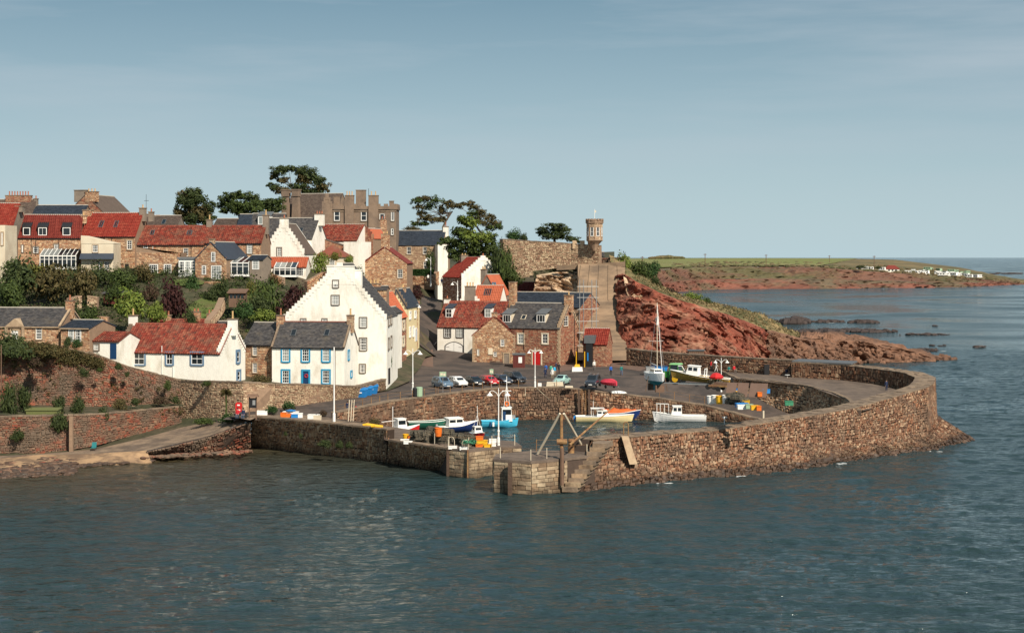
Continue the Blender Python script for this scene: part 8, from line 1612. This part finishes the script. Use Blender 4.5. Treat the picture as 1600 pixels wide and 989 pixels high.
# goods on the upper quay deck
U2 = lambda px, py, z=4.1: P(px, py, z)
for px, py, m, lb, w in ((407, 652, 'white', 'white slatted box at the left end of the parapet', 1.3), (452, 653, 'white', 'white insulated box with blue lid', 1.9), (461, 656, 'white', 'white fish box in front of the blue-lidded one', 1.5), (441, 655, 'orange', 'orange crate left of the blue crate', .7), (449, 657, 'orange', 'second orange crate by the blue crate', .6), (458, 658, 'bluep', 'blue crate in front of the white boxes', .8), (488, 658, 'white', 'pale green-white tub box on the parapet walk', 1.4), (494, 660, 'cream', 'cream crate beside the rope pile', .9)):
    crate(lb, U2(px, py) + V3(0, 1.3, .15), U_(-.1, .1), m, w, .7, .55)
o = MB().lathe([(.62, 0), (.66, .1), (.1, .2)], 12).build('lid', MT['bluep']); o.location = U2(452, 653) + V3(0, 1.3, .72); setp(o, 'round blue lid lying on the white insulated box', 'lid')
for px, py, lb in ((575, 668, 'yellow net roll behind the high parapet, left'), (588, 670, 'yellow net roll behind the high parapet, right')):
    o = MB().tube([(-.7, 0, .2), (-.2, 0, .24), (.7, 0, .16)], [.14, .2, .15], 8).build('net_roll', MT['yel']); o.location = U2(px, py, 4.2) + V3(0, .9, .0); setp(o, lb, 'net roll')
for px, lb in ((542, 'left pale timber prop leaning at the creel stores'), (546, 'right pale timber prop leaning at the creel stores'), (549.5, 'thin pale stake beside the timber props')):
    o = MB().tube([(0, 0, 0), (.15, 0, 2.6)], .06, 5).build('timber_prop', MT['cream']); o.location = P(px, 660, 4.1) + V3(0, 1.5, 0); setp(o, lb, 'timber')
# slip edge goods
for px, py, m, lb in ((1110, 629, 'white', 'leftmost white barrel lying on the slip edge'), (1117, 628, 'white', 'second white barrel on the slip edge'), (1124, 629, 'yel', 'orange-yellow barrel beside the lamp on the slip edge'), (1134, 628, 'white', 'white barrel right of the lamp on the slip edge')):
    tub(lb, cz(px, py + 2), m, .42, .95, 'barrel', 'barrel')
for px, py, m, w, lb in ((1160, 636, 'bluep', 1.4, 'blue crate in the gear pile on the slip edge'), (1167, 632, 'yel', .7, 'yellow crate on top of the gear pile'), (1160, 639, 'white', 1.0, 'white box under the blue crate on the slip edge'), (1172, 638, 'gcar', .8, 'olive tub box in the gear pile'), (1181, 640, 'yel', 1.0, 'yellow crate at the right end of the gear pile'), (1187, 641, 'orange', .5, 'narrow orange crate at the end of the gear pile'),
                        (1148, 617, 'yel', 1.1, 'yellow crate under the blue one by the leaning boards'), (1149, 613, 'bluep', .9, 'blue crate by the leaning boards'), (1197, 614, 'bluep', .9, 'blue box right of the leaning boards'), (1188, 619, 'orange', .5, 'orange crate at the foot of the leaning boards'), (1234, 633, 'green', .9, 'green net bag at the foot of the dark curved wall')):
    crate(lb, cz(px, py + 1) + V3(0, .5, 0), U_(-.3, .3), m, w, .6, .5)
lbd = thing('leaning_boards', 'grey-brown boards leaning against the dark wall on the slipway', 'boards', cz(1168, 619), -.35)
for k, (x, w) in enumerate(((-2.4, 1.2), (-1.1, 1.3), (.3, 2.1))): MB().hexa([(x, -.9, 0), (x + w - .08, -.9, 0), (x + w - .08, -.82, 0), (x, -.82, 0), (x, .3, 1.5), (x + w - .08, .3, 1.5), (x + w - .08, .38, 1.5), (x, .38, 1.5)]).build('board', MT['redpave'], lbd)
tr0 = thing('flat_trailer', 'rust-red flat trailer loaded with boards beside the workboat', 'trailer', cz(1138, 611), -.5); MB().box(-2.2, 2.2, -.8, .8, .5, .7).build('bed', MT['rust'], tr0); MB().box(-1.6, 1.4, -.5, .5, .7, 1.0).build('load', MT['wood'], tr0)
for x in (-1, 1):
    for y in (-.8, .8): MB().tube([(x, y - .08, .28), (x, y + .08, .28)], .28, 10).build('wheel', MT['rubber'], tr0)
gp = thing('gear_pile', 'heap of nets topped with a red tarpaulin at the stern of the workboat', 'gear', cz(1119, 608)); m = MB(); leaves(m, (0, 0, .8), (1.2, 1, .8), 500, .12, .3); m.build('nets', MT['net'], gp); MB().lathe([(.85, 1.3), (.9, 1.5), (.5, 1.9), (.1, 2.0)], 7).build('tarpaulin', MT['red'], gp)
sk_ = thing('skip', 'blue skip beside a pale cabinet behind the yacht', 'skip', P(1030, 587, 5.0)); MB().hexa([(-.9, -.7, 0), (.9, -.7, 0), (.9, .7, 0), (-.9, .7, 0), (-1.3, -.9, 1.5), (1.3, -.9, 1.5), (1.3, .9, 1.5), (-1.3, .9, 1.5)]).build('skip_body', MT['bluep'], sk_); MB().box(-1.32, 1.32, -.95, .95, 1.5, 1.58).build('rim', MT['navy'], sk_)
cbn = MB().box(-.7, .7, -.5, .5, 0, 1.5, taper=.05).box(-.74, .74, -.54, .54, 1.5, 1.56).build('cabinet', MT['steel']); cbn.location = P(1016, 588, 5.0); setp(cbn, 'pale grey cabinet left of the blue skip', 'cabinet')
st_ = thing('stall', 'small white table stall with a yellow cloth and parasol base near the castle hut', 'stall', P(902, 581, 5.1)); MB().hexa([(-.9, -.4, 0), (.9, -.4, 0), (.9, .4, 0), (-.9, .4, 0), (-.8, -.35, .8), (.8, -.35, .8), (.8, .35, .8), (-.8, .35, .8)]).build('white_cloth', MT['white'], st_); MB().box(-.5, .5, -.3, .3, .8, 1.25, taper=.3).build('yellow_box', MT['yel'], st_)
for lb, pts in (('green mooring rope down the quay wall', [P(821, 606, 4.8), P(821, 617, 4.0), P(819, 640, 1.5)]), ('pale mooring line slanting over the quay wall', [P(839, 606, 4.8), P(850, 616, 3.9), P(861, 626, 2.6)])):
    loc = pts[0].copy(); m = MB(); m.tube([p - loc + V3(0, -.6 - .15 * i, 0) for i, p in enumerate(pts)], .03, 4); o = m.build('mooring_rope', MT['rope']); o.location = loc; setp(o, lb, 'rope')
# ================================================================ people
SK = mat('skin', (.48, .27, .18), .6, 0); HAIR = mat('dark_hair', (.04, .025, .015), .8, 0); HAIRG = mat('grey_hair', (.45, .43, .40), .8, 0)
def cloth(n, c): return mat(n, c, .85, .08, 8)
CL = {'navy': cloth('navy_cloth', (.02, .03, .07)), 'black': cloth('black_cloth', (.018, .018, .022)), 'white': cloth('white_cloth', (.75, .73, .68)), 'blue': cloth('blue_cloth', (.02, .11, .42)), 'teal': cloth('teal_cloth', (.02, .17, .16)), 'cyan': cloth('bright_blue_cloth', (.03, .35, .60)), 'green': cloth('green_cloth', (.05, .32, .20)), 'red': cloth('red_cloth', (.50, .02, .03)), 'jeans': cloth('denim', (.07, .11, .19)), 'grey': cloth('grey_cloth', (.12, .12, .12)), 'pink': cloth('pink_cloth', (.65, .38, .38)), 'khaki': cloth('khaki_cloth', (.30, .24, .16))}
shoe = cloth('dark_shoes', (.02, .018, .016))
def skeleton(pose):
    s = {'pelvis': (0, 0, .96), 'belly': (0, 0, 1.12), 'chest': (0, .01, 1.32), 'neck': (0, .0, 1.50), 'head': (0, -.02, 1.60), 'crown': (0, -.02, 1.74)}
    for k, d in (('l', 1), ('r', -1)):
        st = {'stand': .0, 'walk': .22 * d, 'sit': 0}[pose]; s['sh' + k] = (.17 * d, .0, 1.42); s['el' + k] = (.24 * d, .04 + st * .5, 1.14); s['wr' + k] = (.25 * d, -.07 + st * .9, .90); s['ha' + k] = (.25 * d, -.10 + st, .80)
        if pose == 'sit': s['hip' + k] = (.10 * d, 0, .90); s['kn' + k] = (.12 * d, -.42, .92); s['an' + k] = (.12 * d, -.44, .48); s['to' + k] = (.12 * d, -.60, .43); s['wr' + k] = (.16 * d, -.26, .98); s['ha' + k] = (.12 * d, -.34, .97); s['el' + k] = (.22 * d, -.02, 1.1)
        else: s['hip' + k] = (.09 * d, 0, .88); s['kn' + k] = (.10 * d, -.03 - st * .5, .48); s['an' + k] = (.10 * d, .02 - st * 1.1, .08); s['to' + k] = (.11 * d, -.14 - st * 1.1, .04)
    return s
EDG = [('pelvis', 'belly'), ('belly', 'chest'), ('chest', 'neck'), ('neck', 'head'), ('head', 'crown')] + [(a + k, b + k) for k in 'lr' for a, b in (('sh', 'el'), ('el', 'wr'), ('wr', 'ha'), ('hip', 'kn'), ('kn', 'an'), ('an', 'to'))] + [('chest', 'shl'), ('chest', 'shr'), ('pelvis', 'hipl'), ('pelvis', 'hipr')]
RAD = {'pelvis': (.15, .11), 'belly': (.145, .10), 'chest': (.175, .115), 'neck': (.055, .055), 'head': (.085, .10), 'crown': (.06, .07), 'sh': (.065, .065), 'el': (.045, .045), 'wr': (.032, .032), 'ha': (.042, .025), 'hip': (.095, .095), 'kn': (.062, .062), 'an': (.045, .045), 'to': (.04, .03)}
PB = {}
def body_mesh(pose):
    if pose in PB: return PB[pose]
    s = skeleton(pose); ks = list(s); me = bpy.data.meshes.new('b'); me.from_pydata([s[k] for k in ks], [(ks.index(a), ks.index(b)) for a, b in EDG], [])
    o = bpy.data.objects.new('b', me); COL.objects.link(o); md = o.modifiers.new('s', 'SKIN'); o.modifiers.new('u', 'SUBSURF').levels = 1
    for i, k in enumerate(ks):
        r = RAD.get(k) or RAD[k[:-1]]; me.skin_vertices[0].data[i].radius = r
    me.skin_vertices[0].data[0].use_root = True
    bpy.context.view_layer.update(); dg = bpy.context.evaluated_depsgraph_get(); ev = o.evaluated_get(dg).to_mesh()
    V = [tuple(v.co) for v in ev.vertices]; Fc = [tuple(p.vertices) for p in ev.polygons]; o.evaluated_get(dg).to_mesh_clear(); bpy.data.objects.remove(o); PB[pose] = (V, Fc, s); return PB[pose]
def person(label, p, rz, top, legs, pose='stand', hair='d', h=1.72, hat=None, bag=None, seat=0.0, coat=False):
    V, Fc, s = body_mesh(pose); r = thing('person', label, 'person', p, rz, None); k = h / 1.76; m = MB(); m.add(V, Fc); m.m = []
    for f in Fc:
        c = Vector((0, 0, 0))
        for i in f: c += Vector(V[i])
        c /= len(f); arm = abs(c.x) > .19 and c.z < 1.38
        if c.z > 1.49: t = 0
        elif (Vector(s['hal']) - c).length < .09 or (Vector(s['har']) - c).length < .09: t = 0
        elif (Vector(s['tol']) - c).length < .14 or (Vector(s['tor']) - c).length < .14: t = 3
        elif c.z > (.72 if coat else .93) or (arm and c.z > .7): t = 1
        else: t = 2
        if pose == 'sit' and t == 1 and c.y < -.14 and not arm: t = 2
        m.m.append(t)
    b = m.build('body', [SK, CL[top], CL[legs], shoe], r, smooth=True)
    hm = MB(); hd = Vector(s['head'])
    hm.lathe([(.085, -.02), (.112, .05), (.108, .11), (.07, .165), (.01, .185)], 10, (hd.x, hd.y + .02, hd.z)); hm.build('hair', (CL[hat] if hat else HAIR if hair == 'd' else HAIRG), r, smooth=True)
    fm_ = MB(); fm_.hexa([(-.014, -.115, 1.585), (.014, -.115, 1.585), (.01, -.09, 1.585), (-.01, -.09, 1.585), (-.008, -.105, 1.63), (.008, -.105, 1.63), (.008, -.09, 1.63), (-.008, -.09, 1.63)]); fm_.build('nose', SK, r)
    for sgn in (-1, 1): MB().box(sgn * .035 - .01, sgn * .035 + .01, -.112, -.10, 1.63, 1.645).build('eye', shoe, r)
    for sgn in (-1, 1):
        hh = Vector(s['hal' if sgn > 0 else 'har']); fg = MB()
        for q in range(4): fg.tube([hh + Vector((0, -.018 + q * .012, -.02)), hh + Vector((0, -.022 + q * .013, -.06)), hh + Vector((-sgn * .01, -.03 + q * .013, -.085 + abs(q - 1.5) * .006))], .0075, 4)
        fg.tube([hh + Vector((0, -.03, .01)), hh + Vector((0, -.055, -.03))], .009, 4); fg.build('hand', SK, r)
    if bag: MB().box(.22, .46, -.12, .12, .62, .92, taper=.15).build('bag', CL[bag], r)
    r.scale = (k,) * 3; return r
def G(px, py): return cz(px, py)
for a in ((901 - 48, 585, 2.8, 'blue', 'black', 'stand', 'person in a blue jacket at the left of the group by the red door', {}), (861, 586, 3.5, 'green', 'grey', 'stand', 'person in a pale green top among the group by the red door', {}), (866.5, 588, 0.6, 'cyan', 'khaki', 'stand', 'person in a bright blue top in front of the group by the red door', {}), (873, 584, .2, 'black', 'black', 'stand', 'tall person in black beside the red door', dict(h=1.85)), (869, 581, 1.2, 'navy', 'black', 'stand', 'person in dark clothes half hidden behind the bright blue top', {}),
          (852, 591, .1, 'navy', 'navy', 'walk', 'person in a navy suit jacket and pale shirt walking left of the mint car', {}), (863, 592.5, -.3, 'white', 'khaki', 'stand', 'person in white coat with bag beside the mint car', dict(coat=True, hat='white')), (928.5, 579, .1, 'white', 'grey', 'walk', 'person in white shirt walking below the tiled hut', dict(hair='g')), (954.5, 587, .0, 'blue', 'black', 'walk', 'person in a blue anorak walking, left of a pair', {}), (971, 587, .1, 'teal', 'jeans', 'walk', 'person in a teal anorak and jeans walking, right of a pair', {}),
          (543, 640, 2.9, 'navy', 'jeans', 'stand', 'person in navy jumper and jeans below the street wall', {}), (552, 639, .6, 'black', 'black', 'stand', 'person in black carrying a red bag below the street wall', dict(bag='red')),
          (1026, 564, .2, 'pink', 'black', 'stand', 'person in a pink top and black trousers standing by the castle wall foot', {}), (1033, 566, 2.0, 'red', 'navy', 'stand', 'person in dull red beside the one in pink', {}),
          (1112, 580, .5, 'red', 'grey', 'stand', 'person in dark red among the white hobby horse group', {}), (1119, 581, 1.5, 'white', 'white', 'walk', 'person in white by the back harbour wall', {}), (1139, 585, -.4, 'teal', 'black', 'sit', 'person in teal sitting against the back harbour wall', {}), (1147, 584, .4, 'red', 'grey', 'sit', 'person in red sitting against the back harbour wall', {}), (1229, 592, .6, 'navy', 'black', 'sit', 'person in navy at the small white table on the pier deck', {}), (1385, 612, .4, 'navy', 'navy', 'stand', 'dark figure in the shadow of the curving pier wall', {})):
    px, py, rz, top, legs, pose, lb, kw = a
    if px > 1150: z = 5.35 if px < 1300 else 5.1; q = P(px, py, z)
    elif px < 600: q = P(px, py, 4.65); q.z = zquay(q.x, q.y) + .02
    elif 1000 < px: q = P(px, py, 5.6); q.y = min(q.y, 262 - (px - 1026) * .17); q.x = XD(px, q.y); q.z = zquay(q.x, q.y) + .03
    else: q = G(px, py)
    person(lb, q, rz, top, legs, pose, **kw)
for px, py, top, lb in ((371, 659, 'red', 'person in red sitting on the bench by the noticeboard'), (380, 659.5, 'navy', 'person in navy sitting on the bench by the noticeboard')): person(lb, P(px, py, 3.95) + V3(0, .1, 0), 0, top, 'jeans', 'sit')
for px, py, top, lb in ((669, 441, 'white', 'person in white standing at the top of the street under the lamp'), (690, 447, 'navy', 'person in navy walking up the narrow street')): person(lb, PD(px, py, 320), .5, top, 'black', 'walk')
tb = thing('table', 'small white pedestal table on the pier deck', 'table', P(1228, 593, 5.35) + V3(.1, -.6, 0)); MB().lathe([(.3, 0), (.04, .05), (.04, .72), (.4, .74), (.4, .78)], 10).build('pedestal', MT['white'], tb)
